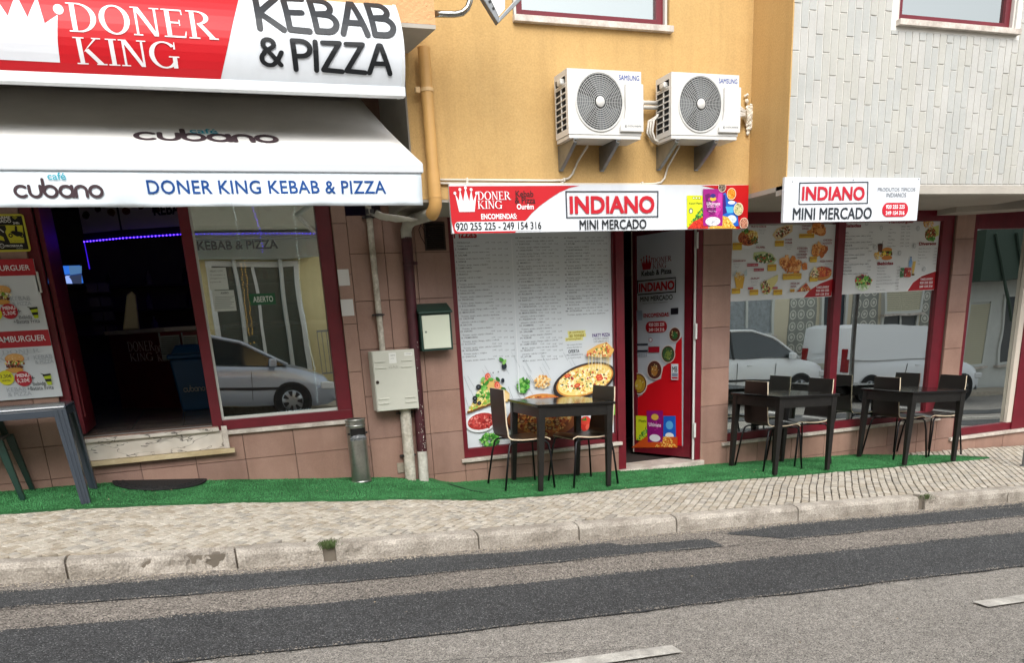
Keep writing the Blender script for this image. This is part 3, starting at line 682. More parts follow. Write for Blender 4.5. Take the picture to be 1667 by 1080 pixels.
# ---- mini market window and door
def X_(px,py,Y=0): return W(px,py,Y)[0]
sw=MB(); sw.box(2.24,2.29,FY0,FY1,.395,T); sw.box(3.855,3.869,FY0,FY1,.395,T); sw.box(2.29,3.855,FY0,FY1,.395,.478); sw.box(2.29,3.855,FY0,FY1,T-.08,T)
swf=sw.build('shop_window',MAR,b,bevel=.003)
MB().box(2.291,3.854,.075,.081,.479,T-.081).build('glass',GLS,swf)
MB().box(2.205,3.90,-.03,.034,.362,.394).build('sill',MARB,swf,bevel=.003)
dfm=MB(); dfm.box(3.87,3.955,FY0-.03,FY1+.02,.11,T); dfm.box(4.768,4.83,FY0-.03,FY1+.02,.11,T); dfm.box(3.955,4.768,FY0,FY1,T-.06,T)
dff=dfm.build('door_frame',MAR,b,bevel=.003)
MB().box(3.86,4.85,-.05,.32,.06,.108).build('threshold',MARB,dff,bevel=.003)
MB().box(3.90,4.80,.34,2.2,.055,.10).build('entrance_floor',mat('dark_entrance_mat','#2a211e',.9,bump=.4),b)
# jamb lining inside the doorway
MB().box(3.87,3.95,.127,.35,.11,T).build('door_jamb',MARD,b)
# ---- right-hand windows
rw=MB(); x0,x1,xm=5.10,7.99,WX
mulX0=X_(1353,560,.07); 
rw.box(5.165,5.18,FY0,FY1,.262,T); rw.box(7.93,8.088,FY0,FY1,.262,T); rw.box(5.18,7.93,FY0,FY1,.262,.34); rw.box(5.18,7.93,FY0,FY1,T-.11,T); rw.box(6.49,6.585,FY0-.01,FY1+.01,.36,T-.11)
rwf=rw.build('shop_window',MAR,b,bevel=.003)
MB().box(5.181,6.489,.075,.081,.341,T-.111).build('glass',GLS,rwf); MB().box(6.586,7.929,.075,.081,.341,T-.111).build('glass',GLS,rwf)
MB().box(5.09,8.11,-.03,.034,.23,.261).build('sill',MARB,rwf,bevel=.003)
fw=MB(); fw.box(8.36,8.44,FY0,FY1,.002,T); fw.box(8.44,9.34,FY0,FY1,.002,.09); fw.box(8.44,13,FY0,FY1,T-.2,T); fw.box(9.34,9.56,FY0-.02,FY1+.01,.002,T-.2); fw.box(9.56,13,FY0,FY1,.002,.09)
fwf=fw.build('shop_window',MAR,b,bevel=.003)
MB().box(9.26,9.338,FY0-.004,FY0+.04,.092,T-.201).build('sliding_rail',mat('pale_aluminium','#c9bfb2',.5),fwf)
MB().box(8.441,9.339,.078,.084,.091,T-.201).build('glass',GLS,fwf); MB().box(9.561,12.99,.078,.084,.091,T-.201).build('glass',GLS,fwf)
MB().box(8.30,13,-.035,.034,-.035,.001).build('sill',MARB,fwf,bevel=.003)
# ---- upstairs windows
def upwin(x0,x1,z0,z1,yf,seed):
    f=MB(); frame_rect(f,x0,x1,z0,z1,.06,yf+.05,yf+.11)
    o=f.build('window',MAR,b,bevel=.003)
    MB().box(x0+.061,x1-.061,yf+.078,yf+.084,z0+.061,z1-.061).build('glass',GLU,o)
    MB().box(x0-.04,x1+.045,yf-.045,yf+.05,z0-.045,z0-.002).build('sill',MARB,o,bevel=.003)
    for q in (x0-.02,x1): MB().box(q,q+.02,yf+.02,yf+.12,z0,z1).build('frame_lining',mat('white_lining','#c8c4bd',.6),o)
    MB().box(x0+.07,x1-.07,yf+.3,yf+.34,z0+.05,z1).build('blind',mat('window_blind','#6c7478',.7,var=.2),o)
upwin(2.635,3.90,3.765,5.06,YO,1); upwin(5.78,7.03,3.77,5.06,YT,2)
# ---------------------------------------------------------------- signs on the cafe side
WHT=mat('white_sign_sheet','#d9dee4',.3,var=.06,vs=1.5,spec=.5,streak=.06); ALW=mat('white_aluminium','#d6dadc',.35,var=.08,vs=5)
XR=W(657,157,-1.395)[0]
prof_pts=sorted([WX(px,py,XR)[::-1] for px,py in ((640,0),(648,25),(655,60),(660,105),(658,135),(657,157))])
pz=[p[0] for p in prof_pts]; py_=[p[1] for p in prof_pts]
cf=np.polyfit(pz,py_,2)
def prof(z):
    z=min(z,3.72); return float(np.polyval(cf,z))
zb=min(pz)+.01; zt=3.95
BS=Bulge(prof)
lb=root('lightbox_sign',(-1,-1.4,zb),'big curved red and white lightbox sign reading DONER KING KEBAB & PIZZA','sign')
zs=[zb+.03+(zt-zb-.03)*i/24 for i in range(25)]
mb=MB(); vs=[(x,prof(z),z) for z in zs for x in (-3.2,XR-.02)]; mb.add(vs,[(2*i,2*i+1,2*i+3,2*i+2) for i in range(24)]); mb.build('sign_face',WHT,lb,smooth=True)
mb=MB(); mb.prism([(XR-.02,prof(z)-.006,z) for z in zs]+[(XR-.02,prof(zt)+.14,zt),(XR-.02,prof(zb)+.12,zb)],(.022,0,0)); mb.build('end_cap',ALW,lb)
mb=MB(); mb.prism([(-3.2,prof(zb+.03)-.012,zb-.02),(-3.2,prof(zb+.03)-.014,zb+.035),(-3.2,prof(zb+.03)+.03,zb+.035),(-3.2,prof(zb)+.03,zb-.02)],(3.2+XR+.004,0,0)); mb.build('bottom_rail',ALW,lb,bevel=.004)
mb=MB(); mb.prism([(-3.2,prof(zb)+.10,zb),(-3.2,prof(zb)+.12,zb),(-3.2,prof(zt)+.14,zt),(-3.2,prof(zt)+.12,zt)],(3.17+XR,0,0)); mb.box(-3.2,XR-.03,prof(zb)+.03,prof(zb)+.10,zb,zb+.02); mb.build('housing',mat('housing_grey','#8d9092',.5),lb)
RED='#c1121f'
P=Print(BS,.0025,.0004,split=.04)
P.pp([(-240,-190),(410,-190),(396,-20),(388,0),(372,70),(358,135),(-240,122)],'#c41420')
P.build('red_panel',lb)
P=Print(BS,.0045,.0004,split=.04)
P.pp([(94,24),(73,38),(60,-6),(45,28),(26,-10),(13,26),(-8,-5),(-30,26),(-44,-10),(-60,28),(-75,-6),(-88,38),(-110,20),(-104,68),(-108,92),(98,102),(94,67)],'#dfe2e8')
for x,y in ((95,15),(60,-12),(26,-20),(-8,-14),(-44,-20),(-75,-12),(-110,12)): P.ell(x,y,8.5,8.5,'#dfe2e8',16)
P.build('crown_emblem',lb)
P=Print(BS,.0045,.0004,split=.04); P.serif('DONER',111,12,351,58,'#e6e4e6'); P.serif('KING',123,65,291,108,'#e6e4e6'); P.build('lettering',lb); P=Print(BS,.0045,.0004,split=.04)
P.strokes('KEBAB',415,-2,641,57,'#23272c',th=.17); P.strokes('&',421,61,462,110,'#15181c',th=.155); P.strokes('PIZZA',474,67,638,121,'#15181c',th=.165)
P.build('lettering',lb)
# ---- awning
AY=-1.75; ax1,az1=W(687,265,AY); ay0,az0=WX(581,155,ax1)
dy,dz=ay0-AY,az0-az1; k=(-.02-AY)/dy; aw_back=(-.02,az1+dz*k)
aw=root('awning',(0,-1,2.5),'white fold-out shop awning with cubano coffee logos and a lettered front valance','awning')
CAN=mat('white_awning_fabric','#ecebe7',.75,var=.06,vs=2,bump=.05,bs=300,fine=.02,fs=9)
NX=40; NY=12; mb=MB(); vs=[]
for i in range(NX+1):
    x=-3.2+(ax1+3.2)*i/NX
    for j in range(NY+1):
        t=j/NY; vs.append((x,AY+(aw_back[0]-AY)*t,az1+(aw_back[1]-az1)*t-.018*math.sin(math.pi*t)*(1+.3*math.sin(x*2))))
mb.add(vs,[(i*(NY+1)+j,(i+1)*(NY+1)+j,(i+1)*(NY+1)+j+1,i*(NY+1)+j+1) for i in range(NX) for j in range(NY)])
o=mb.build('canopy',CAN,aw,smooth=True); sd_=o.modifiers.new('t','SOLIDIFY'); sd_.thickness=.003
mb=MB(); zt_=az1; zb_=W(343,275.5,AY)[1]; zb_=az1-(W(343,256.5,AY)[1]-W(343,275,AY)[1]); mb.box(-3.2,ax1+.003,AY-.012,AY+.05,zb_,zt_-.003); mb.build('front_bar',mat('grey_white_bar','#c9cdd2',.4),aw,bevel=.006)
vz=W(344,336,AY)[1]; mb=MB(); vs=[]; NX=90; NY=8
def val(x,t): return .011*math.sin(x*4.3+t*2)*t+.007*math.sin(x*11+3*t)*t+.005*math.sin(x*23-5*t)*t*t
for i in range(NX+1):
    x=-3.2+(ax1-.012+3.2)*i/NX
    for j in range(NY+1): t=j/NY; vs.append((x,AY+.002+val(x,t),zb_-(zb_-vz)*t))
mb.add(vs,[(i*(NY+1)+j,i*(NY+1)+j+1,(i+1)*(NY+1)+j+1,(i+1)*(NY+1)+j) for i in range(NX) for j in range(NY)])
o=mb.build('valance',mat('pale_blue_white_fabric','#dbe5ec',.7,var=.05,vs=4,bump=.12,bs=14),aw,smooth=True); sd_=o.modifiers.new('t','SOLIDIFY'); sd_.thickness=.002
class Val(Surf):
    def pos(s,a,b,o): return (a,AY+.002+val(a,min(1,max(0,(zb_-b)/(zb_-vz))))-o-.002,b)
    def hit(s,px,py): return W(px,py,AY)
CUB='#43353a'; TEAL='#3fa3b5'
P=Print(Val(AY),.002,.0004); P.strokes('cubano',21,290,168,323,CUB,th=.24); P.text('café',77,281,107,293,TEAL,bold=.02); P.build('logo',aw,PRINTF); P=Print(Val(AY),.002,.0004); P.text('DONER KING KEBAB & PIZZA',239,293.5,628,315.5,'#1d4a8c',bold=.012,sp=1.05)
P.build('lettering',aw,PRINTF)
V=np.array([0,aw_back[0]-AY,aw_back[1]-az1]); 
P=Print(Tilt((0,AY,az1-.004),(1,0,0),V),.002,.0006); P.strokes('cubano',216,207,450,228,CUB,th=.26); P.text('café',308,206.5,353,214.5,TEAL,bold=.02)
for i in range(len(P.mb.v)):                 # let the print follow the sag of the cloth
    x,y,z=P.mb.v[i]; t=(y-AY)/(aw_back[0]-AY); P.mb.v[i]=(x,y,z-.018*math.sin(math.pi*t)*(1+.3*math.sin(x*2))+.004)
P.build('canopy_print',aw,PRINTF)
for X0 in (-1.6,1.35):
    mb=MB(); mb.tube([(X0,-.05,2.78),(X0-.25 if X0>0 else X0+.25,-.9,2.66),(X0,AY+.06,zb_+.05)],.022,8); mb.build('folding_arm',ALW,aw)
# crumpled white rag tucked under the awning end beside the pipe
mb=MB(); c0=W(655,345,-.5); 
for i in range(9):
    for j in range(6):
        u,v=i/8,j/5; mb.v.append((1.50+.42*u,-.65+.35*v+.03*math.sin(u*9),2.46-.05*math.sin(u*3.1)+.02*math.sin(v*7+u*5)+.03*v)); 
mb.f=[(i*6+j,(i+1)*6+j,(i+1)*6+j+1,i*6+j+1) for i in range(8) for j in range(5)]; mb.m=[0]*len(mb.f)
o=mb.build('plastic_sheet',mat('crumpled_plastic','#c9c6bf',.5),None,smooth=True,loc=(1.7,-.5,2.45)); o.modifiers.new('t','SOLIDIFY').thickness=.004
tag(o,'crumpled whitish plastic sheet tucked under the right end of the awning','plastic sheet')
# ---- mini market sign board (ochre wall)
S1=Surf(-.885)
s1=root('shop_sign',(3.3,-.88,2.27),'wide red and white board with crown logo over the mini market door','sign')
a0,zb1=W(736,380.5,-.885); a1,zt1=W(1218.5,301,-.885); a0=W(731,303,-.885)[0]
MB().box(a0,a1,-.883,-.852,zb1,zt1).build('board',WHT,s1,bevel=.001)
P=Print(S1,.001,.0003)
cur=[(560,378)]
P.pp([(730.6,303.3),(944,302.2),(928,305.5),(911,313),(894,324),(878,336),(866,347),(855,360),(735,361)],RED)
P.pp([(735,361),(740,380.4),(838,379),(846,370),(855,360)],RED); P.rrect(740,360.5,884,376.5,'#e4e9ef',.45)
P.build('red_panel',s1)
P=Print(S1,.001,.0003); P.pp([(1142,302.2),(1218.8,301.3),(1216.5,371.8),(1196,373),(1186,340),(1168,308)],'#c00d16'); P.build('red_panel',s1)
P=Print(S1,.004,.0003)
crown(P,741,306,776,345,'#e6ebf0')
P.text('GRUPO',755,343.5,765,345.5,'#e6ebf0'); P.serif('DONER',777,312,831,325.5,'#eef0f4'); P.serif('KING',777,327,817,340,'#eef0f4'); P.build('logo',s1); P=Print(S1,.004,.0003)
P.text('Kebab',839,310.5,868,321,'#3b1216',bold=.025); P.text('& Pizza',838,321,871,331.5,'#3b1216',bold=.025); P.text('Ourém',841,332,868.5,341,'#f0f2f5',bold=.04)
P.build('lettering',s1); P=Print(S1,.004,.0003); P.text('ENCOMENDAS:',783,348,841,357,'#f0f2f5',bold=.045); P.text('920 255 225 - 249 154 316',742,362,881,374.5,'#17191d',bold=.03)
P.build('phone_numbers',s1); P=Print(S1,.004,.0003); FR='#2c3440'
for r in ((920,311,1071.5,312.8),(921.5,352.6,1071.5,354.4)): P.prect(*r,FR)
P.pp([(920,311),(922,311),(923.6,354),(921.6,354)],FR); P.pp([(1069.8,311),(1071.6,311),(1071.2,354),(1069.4,354)],FR)
P.text('INDIANO',927,319,1065,348,'#c01227',bold=.055); P.text('MINI MERCADO',943,357.5,1052,373.5,'#1b1f24',bold=.03)
P.build('lettering',s1)
def z6(x,y): return (1100+x/12,290+y/12)
P=Print(S1,.004,.0003); P.clip=(a0,zb1,a1,zt1)
P.pp([z6(215,340),z6(520,340),z6(520,960),z6(215,960)],'#d8df20'); P.text('Kasuri Methi',1121.5,329.5,1142,333,'#3a5a10',bold=.03)
for x in (345,400,455): P.ell(*z6(x,390),2.2,2.2,'#8a9a20'); P.ell(*z6(x,390),1.4,1.4,'#e6e8c0')
P.ell(*z6(290,640),3.4,4.6,'#6a7a50'); P.ell(*z6(290,650),2,3,'#dfe2c8')
P.tri([z6(215,960),z6(520,960),z6(520,560)],['#3f9a33','#2f7a2a','#58b848','#1f5f25'],150,.6,1.7)
P.pp([z6(215,990),z6(330,860),z6(520,760),z6(640,990)],'#d2311c'); P.tri([z6(215,990),z6(520,770),z6(640,990)],['#c22412','#e0402a','#a81c10'],60,.7,1.6)
P.pp([z6(905,320),z6(960,280),z6(1010,420),z6(1180,470),z6(1220,940),z6(905,940)],'#1b63c4')
P.pp([z6(905,330),z6(955,330),z6(985,680),z6(905,720)],'#3a1a78'); P.pp([z6(960,560),z6(1120,560),z6(1120,680),z6(1000,690)],'#4fb3e8'); P.ell(*z6(1080,480),6,3,'#dfe8f2')
P.ell(*z6(1080,810),8,7,'#dbe6ea'); P.food(*z6(1080,810),8,7,['#9fc0c8','#f2f6f5','#7fb0a8'],30,.5,1)
P.pp([z6(620,990),z6(900,740),z6(1000,760),z6(1160,975),z6(1200,990)],'#e0a83a'); P.tri([z6(700,985),z6(960,750),z6(1180,985)],['#f0c850','#c88a28','#f6dc80','#b87a20'],90,.7,1.6)
P.pp([z6(520,215),z6(800,215),z6(915,240),z6(900,935),z6(525,935)],'#a01882'); P.pp([z6(560,330),z6(640,300),z6(800,650),z6(700,730),z6(590,650)],'#6a1060'); P.pp([z6(820,300),z6(895,300),z6(880,600),z6(800,760),z6(760,690)],'#c83aa8')
P.food(*z6(720,640),13,24,['#7c1268','#c040a0','#8a1674','#b42c94'],40,1,2.6)
P.ell(*z6(715,410),5,3.6,'#e2b83c'); P.ell(*z6(712,350),4.5,3.5,'#3a2a80'); P.text('Ultimate',*z6(590,470),*z6(850,535),'#ecd8ea',bold=.03); P.text('BASMATI',*z6(600,550),*z6(820,580),'#e8c8e4'); P.text('RICE 5kg',*z6(630,640),*z6(780,670),'#e8c8e4')
P.ell(*z6(710,850),12,7.5,'#e6e6ea'); P.food(*z6(710,850),11,7,['#b8bcc8','#f6f6f8','#8890a0'],50,.4,1)
for (x,y,r,cl,cs) in ((890,180,80,'#6a5d52',['#8a7a6c','#4a4038','#a89c8c']),(1070,315,95,'#e08a1c',['#f0a83a','#c8700c','#f6c060']),(1205,610,100,'#c8c08c',['#7a8a50','#e6dcb0','#5a5a38','#d8d0a0']),(1310,890,90,'#b87a60',['#e0b098','#8a4a38','#d89880'])):
    q=z6(x,y); P.ell(*q,r/12*.95,r/12*1.25,'#e8dcc8'); P.ell(*q,r/12*.85,r/12*1.12,cl); P.food(*q,r/12*.8,r/12*1.05,cs,46,.5,1.3)
P.build('food_picture',s1)
# ---- second sign on the tiled bay
S2=Surf(-1.385); s2=root('shop_sign',(5.4,-1.38,2.26),'smaller white board on the tiled bay reading INDIANO MINI MERCADO PRODUTOS TÍPICOS INDIANOS','sign')
a0=W(1277.5,300,-1.385)[0]; a1=W(1498,300,-1.385)[0]; zt2=W(1388,289,-1.385)[1]; zb2=W(1384,360.7,-1.385)[1]
MB().box(a0,a1,-1.383,-1.356,zb2,zt2).build('board',WHT,s2,bevel=.001)
P=Print(S2,.001,.0003)
P.pp([(1301.5,297),(1413.5,295.6),(1413.4,297.4),(1301.4,298.8)],FR); P.pp([(1300.4,331.8),(1412.2,330),(1412.2,331.8),(1300.4,333.4)],FR); P.pp([(1301,297),(1302.6,297),(1301.4,333),(1299.8,333)],FR); P.pp([(1412,296),(1413.6,296),(1412.6,331.6),(1411,331.6)],FR)
P.text('INDIANO',1305.5,303.5,1407.5,326.5,'#bf1a30',bold=.055); P.text('MINI MERCADO',1290.5,338,1419,357.5,'#262c33',bold=.03)
P.text('PRODUTOS TÍPICOS',1429,304,1490,311.5,'#6b6f76'); P.text('INDIANOS',1443,314,1475,321,'#6b6f76')
P.rrect(1436,330,1478,353,'#c3142c',.5); P.text('920 255 225',1442,333.5,1472.5,340,'#f4eef0',bold=.05); P.text('249 154 316',1441.5,343.5,1472,350,'#f4eef0',bold=.05)
for x,y in ((1290,296),(1389,293),(1495,292)): P.ell(x,y,.9,.9,'#3a3c40',8)
P.build('lettering',s2)
# ---------------------------------------------------------------- posters on the glass
PY=.071; SP=Surf(PY)
def zp(x,y): return (740+x/5.143,540+y/5.143)
pzm=root('menu_poster',(2.95,PY,.51),'tall pizza price list poster filling the window left of the shop door','poster')
x0,z0=2.293,.482; x1,z1=3.853,2.437
MB().box(x0,x1,PY,PY+.0035,z0,z1).build('sheet',mat('poster_grey','#d2d9de',.35,var=.05,vs=1.5,coat=.3),pzm)
P=Print(SP,.0006,.00025)
# plank lines of the printed wooden table
for i in range(26):
    a=x0+.05+(i%13)*.125; 
    if i<13: P.poly([(a-.05,.52),(a-.046,.52),(a-.046-.18*(1 if i<7 else -.3),1.02),(a-.05-.18*(1 if i<7 else -.3),1.02)],'#8f999f') if a-.05-.18>x0 and i<13 else None
for i in range(60):
    yy=R_.uniform(.53,1.22); xx=R_.uniform(x0+.05,x1-.12); l=R_.uniform(.03,.16); xx2=max(x0+.01,xx-l*.55); P.poly([(xx,yy),(xx+.003,yy),(xx2+.003,yy+l),(xx2,yy+l)],R_.choice(['#9aa4aa','#adb6bb','#8b969d']))
def ps(x,y): return SP.hit(*zp(x,y))
# platter of sliced sausage
GRN=['#3f8a2e','#2a6a22','#5fae44','#86c060']; PIZ=['#e8c050','#c87828','#d8402c','#f2dc94','#8a5a24','#5a7a2c','#e09a3a','#b03020']
P.ell(*zp(220,755),26,17,'#e2e6e9',24,.1); P.ell(*zp(222,752),23,13.5,'#a8302c',20,.1); P.food(*zp(222,752),22,12.5,['#c84a44','#8a1c1c','#d8706a','#b03434','#e08a80'],110,1.2,3)
# slice with salad
P.pp([zp(98,680),zp(250,400),zp(330,400),zp(455,520),zp(455,585),zp(320,600)],'#d9b46a'); P.pp([zp(330,470),zp(455,525),zp(455,575),zp(350,590)],'#e6c98e')
P.pp([zp(98,672),zp(320,590),zp(322,606),zp(104,690)],'#6b4420')
P.tri([zp(110,672),zp(325,585),zp(230,420)],['#9cc060','#e2d070','#f0e6b0','#7aa840','#d86a3a','#c8a83c'],190,1,3)
P.tri([zp(160,560),zp(300,560),zp(240,410)],GRN+['#e8e0a0'],70,1.2,3.2)
for x,y,r in ((195,465,4.4),(165,560,4.2),(200,600,3.4),(165,590,3.4)): P.ell(*zp(x,y),r,r,'#1d2025',14); P.ell(*zp(x,y),r*.35,r*.35,'#59616a',10)
for x,y in ((272,378),(350,450)): P.ell(*zp(x,y),4.6,6,'#d8503c',14); P.ell(*zp(x+3,y+3),3.2,4.4,'#ea9a80',12); P.ell(*zp(x,y),1.4,2.6,'#c84a30',8)
for x,y,r in ((408,290,5),(396,410,3.4)): P.ell(*zp(x,y),r*.85,r*1.1,'#1c2630',14)
for x,y in ((385,235),(410,255),(228,400),(262,430),(400,480),(295,400),(355,400)): P.ell(*zp(x,y),4.6,2.8,R_.choice(GRN),10,R_.uniform(-1,1))
for x,y in ((315,345),(358,338),(330,420)): P.ell(*zp(x,y),1.2,1.2,'#6a737b',8)
P.food(*zp(570,450),11,12,GRN,60,1.6,3.6); P.food(*zp(725,420),14.5,11,['#e8b060','#f0cc88','#c88838','#f6e0b0'],130,.6,2.2); P.food(*zp(285,905),17,11,GRN+['#2f7030'],110,1,3)
P.ell(*zp(1095,785),9.5,11,'#c8281c',16); P.ell(*zp(1085,745),8.5,7,'#d84030',14); P.ell(*zp(1110,800),5,5.5,'#e8604c',12); P.food(*zp(1085,735),6,2,['#3c7a28'],10,.8,1.8)
P.pp([zp(1312,600),zp(1335,610),zp(1335,700),zp(1310,690)],'#6fae44')
# big lower pizza on its dark board
P.ell(*zp(735,760),60,30,'#4a1c1c',40,-.12); P.ell(*zp(725,735),56,29,'#8a4a22',40,-.1); P.ell(*zp(725,690),50,33,'#c8843c',40,-.05)
P.food(*zp(725,700),49,33,['#a8542a','#d89048','#7a3a1c','#c86a34','#e0b060','#8a2c1c','#5a4420','#d8b878'],620,1.2,3.4)
for i in range(26):
    t=R_.uniform(0,6.28); r=math.sqrt(R_.random())*.8; q=zp(725+280*r*math.cos(t)*.85,730+150*r*math.sin(t)); P.ell(*q,4.4,3,'#7a4a34',12); P.ell(*q,2.8,1.8,'#c89a6a',10)
P.ell(*zp(735,560),40,2,'#d8703a',30)
# upper pizza in a black pan with the lifted slice
P.ell(*zp(1072,412),51.5,27.5,'#2b2526',44,.20); P.ell(*zp(1076,408),47,24,'#c8883c',44,.20); P.ell(*zp(1076,405),44.5,22,'#ecd27c',44,.20)
P.food(*zp(1076,405),44,21.5,['#f4e4a4','#e8c860','#f8efc8','#d8a848','#e6d080','#f0dca0'],420,1.2,3.2,.20*-1)
P.food(*zp(1076,405),40,18,['#c84a34','#6a7a3a','#a8342a','#3a3a30'],70,.8,2.2,-.20)
for x,y in ((930,370),(1010,450),(1190,375),(1200,395)): P.ell(*zp(x,y),5.4,3.2,'#c8442c',14,.2); P.ell(*zp(x,y),3,1.7,'#e07a50',10,.2)
P.pp([zp(1088,200),zp(1090,165),zp(1180,110),zp(1255,88),zp(1316,150),zp(1310,168),zp(1285,210),zp(1190,215)],'#e2b060')
P.tri([zp(1090,195),zp(1255,95),zp(1285,205)],['#f4e0a0','#d8603c','#f0c868','#a84a2c','#7a8a3c'],110,1,2.8)
for i in range(16):
    x=1100+i*12+R_.uniform(-3,3); w_=R_.uniform(2,6); y1=R_.uniform(300,365); P.pp([zp(x,190),zp(x+w_,190),zp(x+w_*.6,y1),zp(x+w_*.2,y1)],R_.choice(['#f6eecb','#e8d490','#fbf6e2','#dcc070']))
P.prect(835.2,390,836.4,640,'#dfe4e8')  # faint vertical reflection in the glass, painted as a pale line over the poster
P.build('food_picture',pzm)
P=Print(SP,.0006,.00025)
NM=['MARGUERITA','PIZZAIOLA','FIAMBRE','SALAMI','KEBAB','CAMPONESA','FRANGO','ATUM','VEGETARIANA','KING HOUSE','TROPICAL','BOLONHESA','MEXICANA','CALZONE','BACON','HAVAI','PRIMAVERA','RÚSTICA','SICILIANA','DIAVOLA','CARBONARA','QUATRO QUEIJOS','MARISCO','PRESUNTO','CHOURIÇO','COGUMELOS','ANANÁS','PICANTE','NAPOLI','CAPRICHOSA']
IN=['Tomate, queijo, fiambre e cogumelos','Tomate, queijo e orégãos','Tomate, queijo, frango, milho e cebola','Tomate, queijo, salami e azeitonas','Molho, queijo, carne de vaca e cebola','Tomate, queijo, atum, cebola e azeitonas','Tomate, queijo, bacon, natas e ovo','Tomate, queijo, ananás e fiambre','pimento, cebola e orégãos']
def column(P,xl,xr,ya,yb,n,st,dx,seed):
    rr=random.Random(seed); y=ya; h=(yb-ya)/n
    for i in range(n):
        s=dx*(y-ya)
        if i%2==0:
            nm='%d. %s'%(st+i//2,NM[(st+i//2)%len(NM)])
            P.text(nm,xl+s,y,xl+s+min(30,len(nm)*2.1),y+h*.52,'#434a55',bold=.01,res=1)
            for k in range(4): P.text(rr.choice(['5,00€','6,50€','7,50€','8,00€','9,50€','11,50€']),xr+s-36+k*10,y-.4,xr+s-36+k*10+6,y+h*.5-.4,'#4f5763',res=1)
        else:
            t=rr.choice(IN); P.text(t,xl+s+3,y,xl+s+3+len(t)*1.55,y+h*.62,'#505863',bold=.01,res=1)
        y+=h
P.text('Pizzas',738,372,776,388,'#a3202c',bold=.05)
column(P,740,826,394,590,38,1,.068,1); column(P,839,908,386,590,40,18,.045,2); column(P,918,988,386,515,26,36,.02,3)
for i,(t,a,y0,c) in enumerate((('Já conhece',926,539,'#9a8a20'),('as nossas',927,544.5,'#9a8a20'),('promoções?',922,550,'#9a8a20'))): P.prect(a-2,y0-.5,a+27,y0+5,'#d9d58a'); P.text(t,a,y0,a+24,y0+4.6,c,bold=.04,res=2)
P.text('PARTY PIZZA',964,543,993,548.5,'#4a2a78',bold=.05); P.text('2 RECHEIOS GRANDES',966,550,991,553,'#4c545f',bold=.02,res=1); P.text('COM GARRAFA DE 1L',966,554.5,991,557.5,'#4c545f',bold=.02,res=1)
P.text('OFERTA',925,569.5,943,575,'#3a4049',bold=.05); P.text('UMA GARRAFA DE 1L',921,576.5,949,579.5,'#4c545f',res=1); P.text('À SUA ESCOLHA',924,581,946,584,'#4c545f',res=1); P.text('Na compra de duas',923,560,947,563,'#4c545f',res=1); P.text('pizzas familiares',923,564.5,947,567.5,'#4c545f',res=1)
P.build('lettering',pzm)
# ---- left food poster of the right-hand windows
def za(x,y): return (1160+x/6.75,340+y/6.75)
def zc(x,y): return (1340+x/6.75,340+y/6.75)
PGR=mat('poster_pale','#d8dcdd',.35,var=.05,vs=1.5,coat=.3)
fz0=W(1270,487.3,PY)[1]; fz1=2.395
FRY=['#d8863a','#c06c28','#e8a458','#a8541c','#f0bc78']; YEL='#dcb93a'; TX='#8a2434'
fp_=root('food_poster',(5.8,PY,fz0),'poster of kebabs, wings and fries with yellow price tags on window glass','poster')
MB().box(5.183,6.488,PY,PY+.0035,fz0,fz1).build('sheet',PGR,fp_)
P=Print(SP,.0006,.0002)
P.pp([za(1000,975),za(1070,890),za(1180,820),za(1330,765),(1352.9,482.2),(1308,484.6)],'#a8141f')
P.pp([za(985,975),za(1060,885),za(1175,812),za(1330,755),za(1330,765),za(1180,822),za(1072,892),za(1003,975)],'#e8e8e8')
P.build('red_panel',fp_)
P=Print(SP,.0012,.0002)
P.ell(*za(385,330),19,16,'#e4e9ea',24); P.ell(*za(390,320),16.5,13,'#b86a30',20); P.food(*za(360,340),11,10,['#8a3a20','#b85a30','#5a2a18','#c87848'],90,.8,2.2); P.food(*za(440,290),9,8,['#ecd06a','#f4e4a0','#d8b040'],70,.7,1.8); P.food(*za(460,350),6,6,['#4a6a2c','#2f4a20','#7a8a40'],30,.8,1.8); P.food(*za(360,245),6,4,GRN,30,.8,1.8)
P.pp([za(655,290),za(700,220),za(800,180),za(880,175),za(875,250),za(760,330),za(700,345)],'#d8c090'); P.food(*za(770,255),15,6,['#5a7a3c','#8a4a2c','#e4d8b0','#a83a28','#4a3020','#f0ead0'],150,.7,2,-.5)
P.ell(*za(1165,230),12.5,9,'#c87830',20,-.4); P.food(*za(1160,225),13,9,FRY,90,1,3); P.ell(*za(1065,255),5,3.4,'#d89048',12); P.ell(*za(1180,245),6,5,'#e8a860',14)
P.pp([za(440,550),za(450,480),za(560,470),za(650,495),za(700,560),za(660,610),za(560,590),za(480,580)],'#b8c890'); P.food(*za(565,545),17,7,['#3a5a28','#2a4420','#6a8a3c','#c84a34','#e0e4c0','#4a6a2c'],170,.9,2.4)
P.food(*za(1160,450),12,11,FRY,16,4,6.5); P.food(*za(1160,450),11,9,FRY,50,.8,2)
P.food(*za(820,600),13,11,FRY,20,4,6.5); P.food(*za(940,640),14,8,FRY,18,3.6,6); P.food(*za(860,610),22,10,FRY,80,.8,2)
P.pp([za(230,740),za(350,740),za(325,880),za(255,870)],'#d8a838'); P.pp([za(210,735),za(260,670),za(270,760)],'#b9ccd0'); P.pp([za(330,755),za(375,730),za(370,660),za(340,700)],'#b9ccd0'); P.food(*za(290,735),8,7,['#e8c060','#d8a040','#f0d890','#b8742c'],60,.6,2,0,.5)
P.pp([za(520,830),za(640,760),za(715,725),za(710,790),za(620,930),za(560,945)],'#d8cf8a'); P.food(*za(575,865),8,12,['#6a3a20','#e8e0c0','#8aa04a','#b84a30','#4a2c18'],100,.7,2)
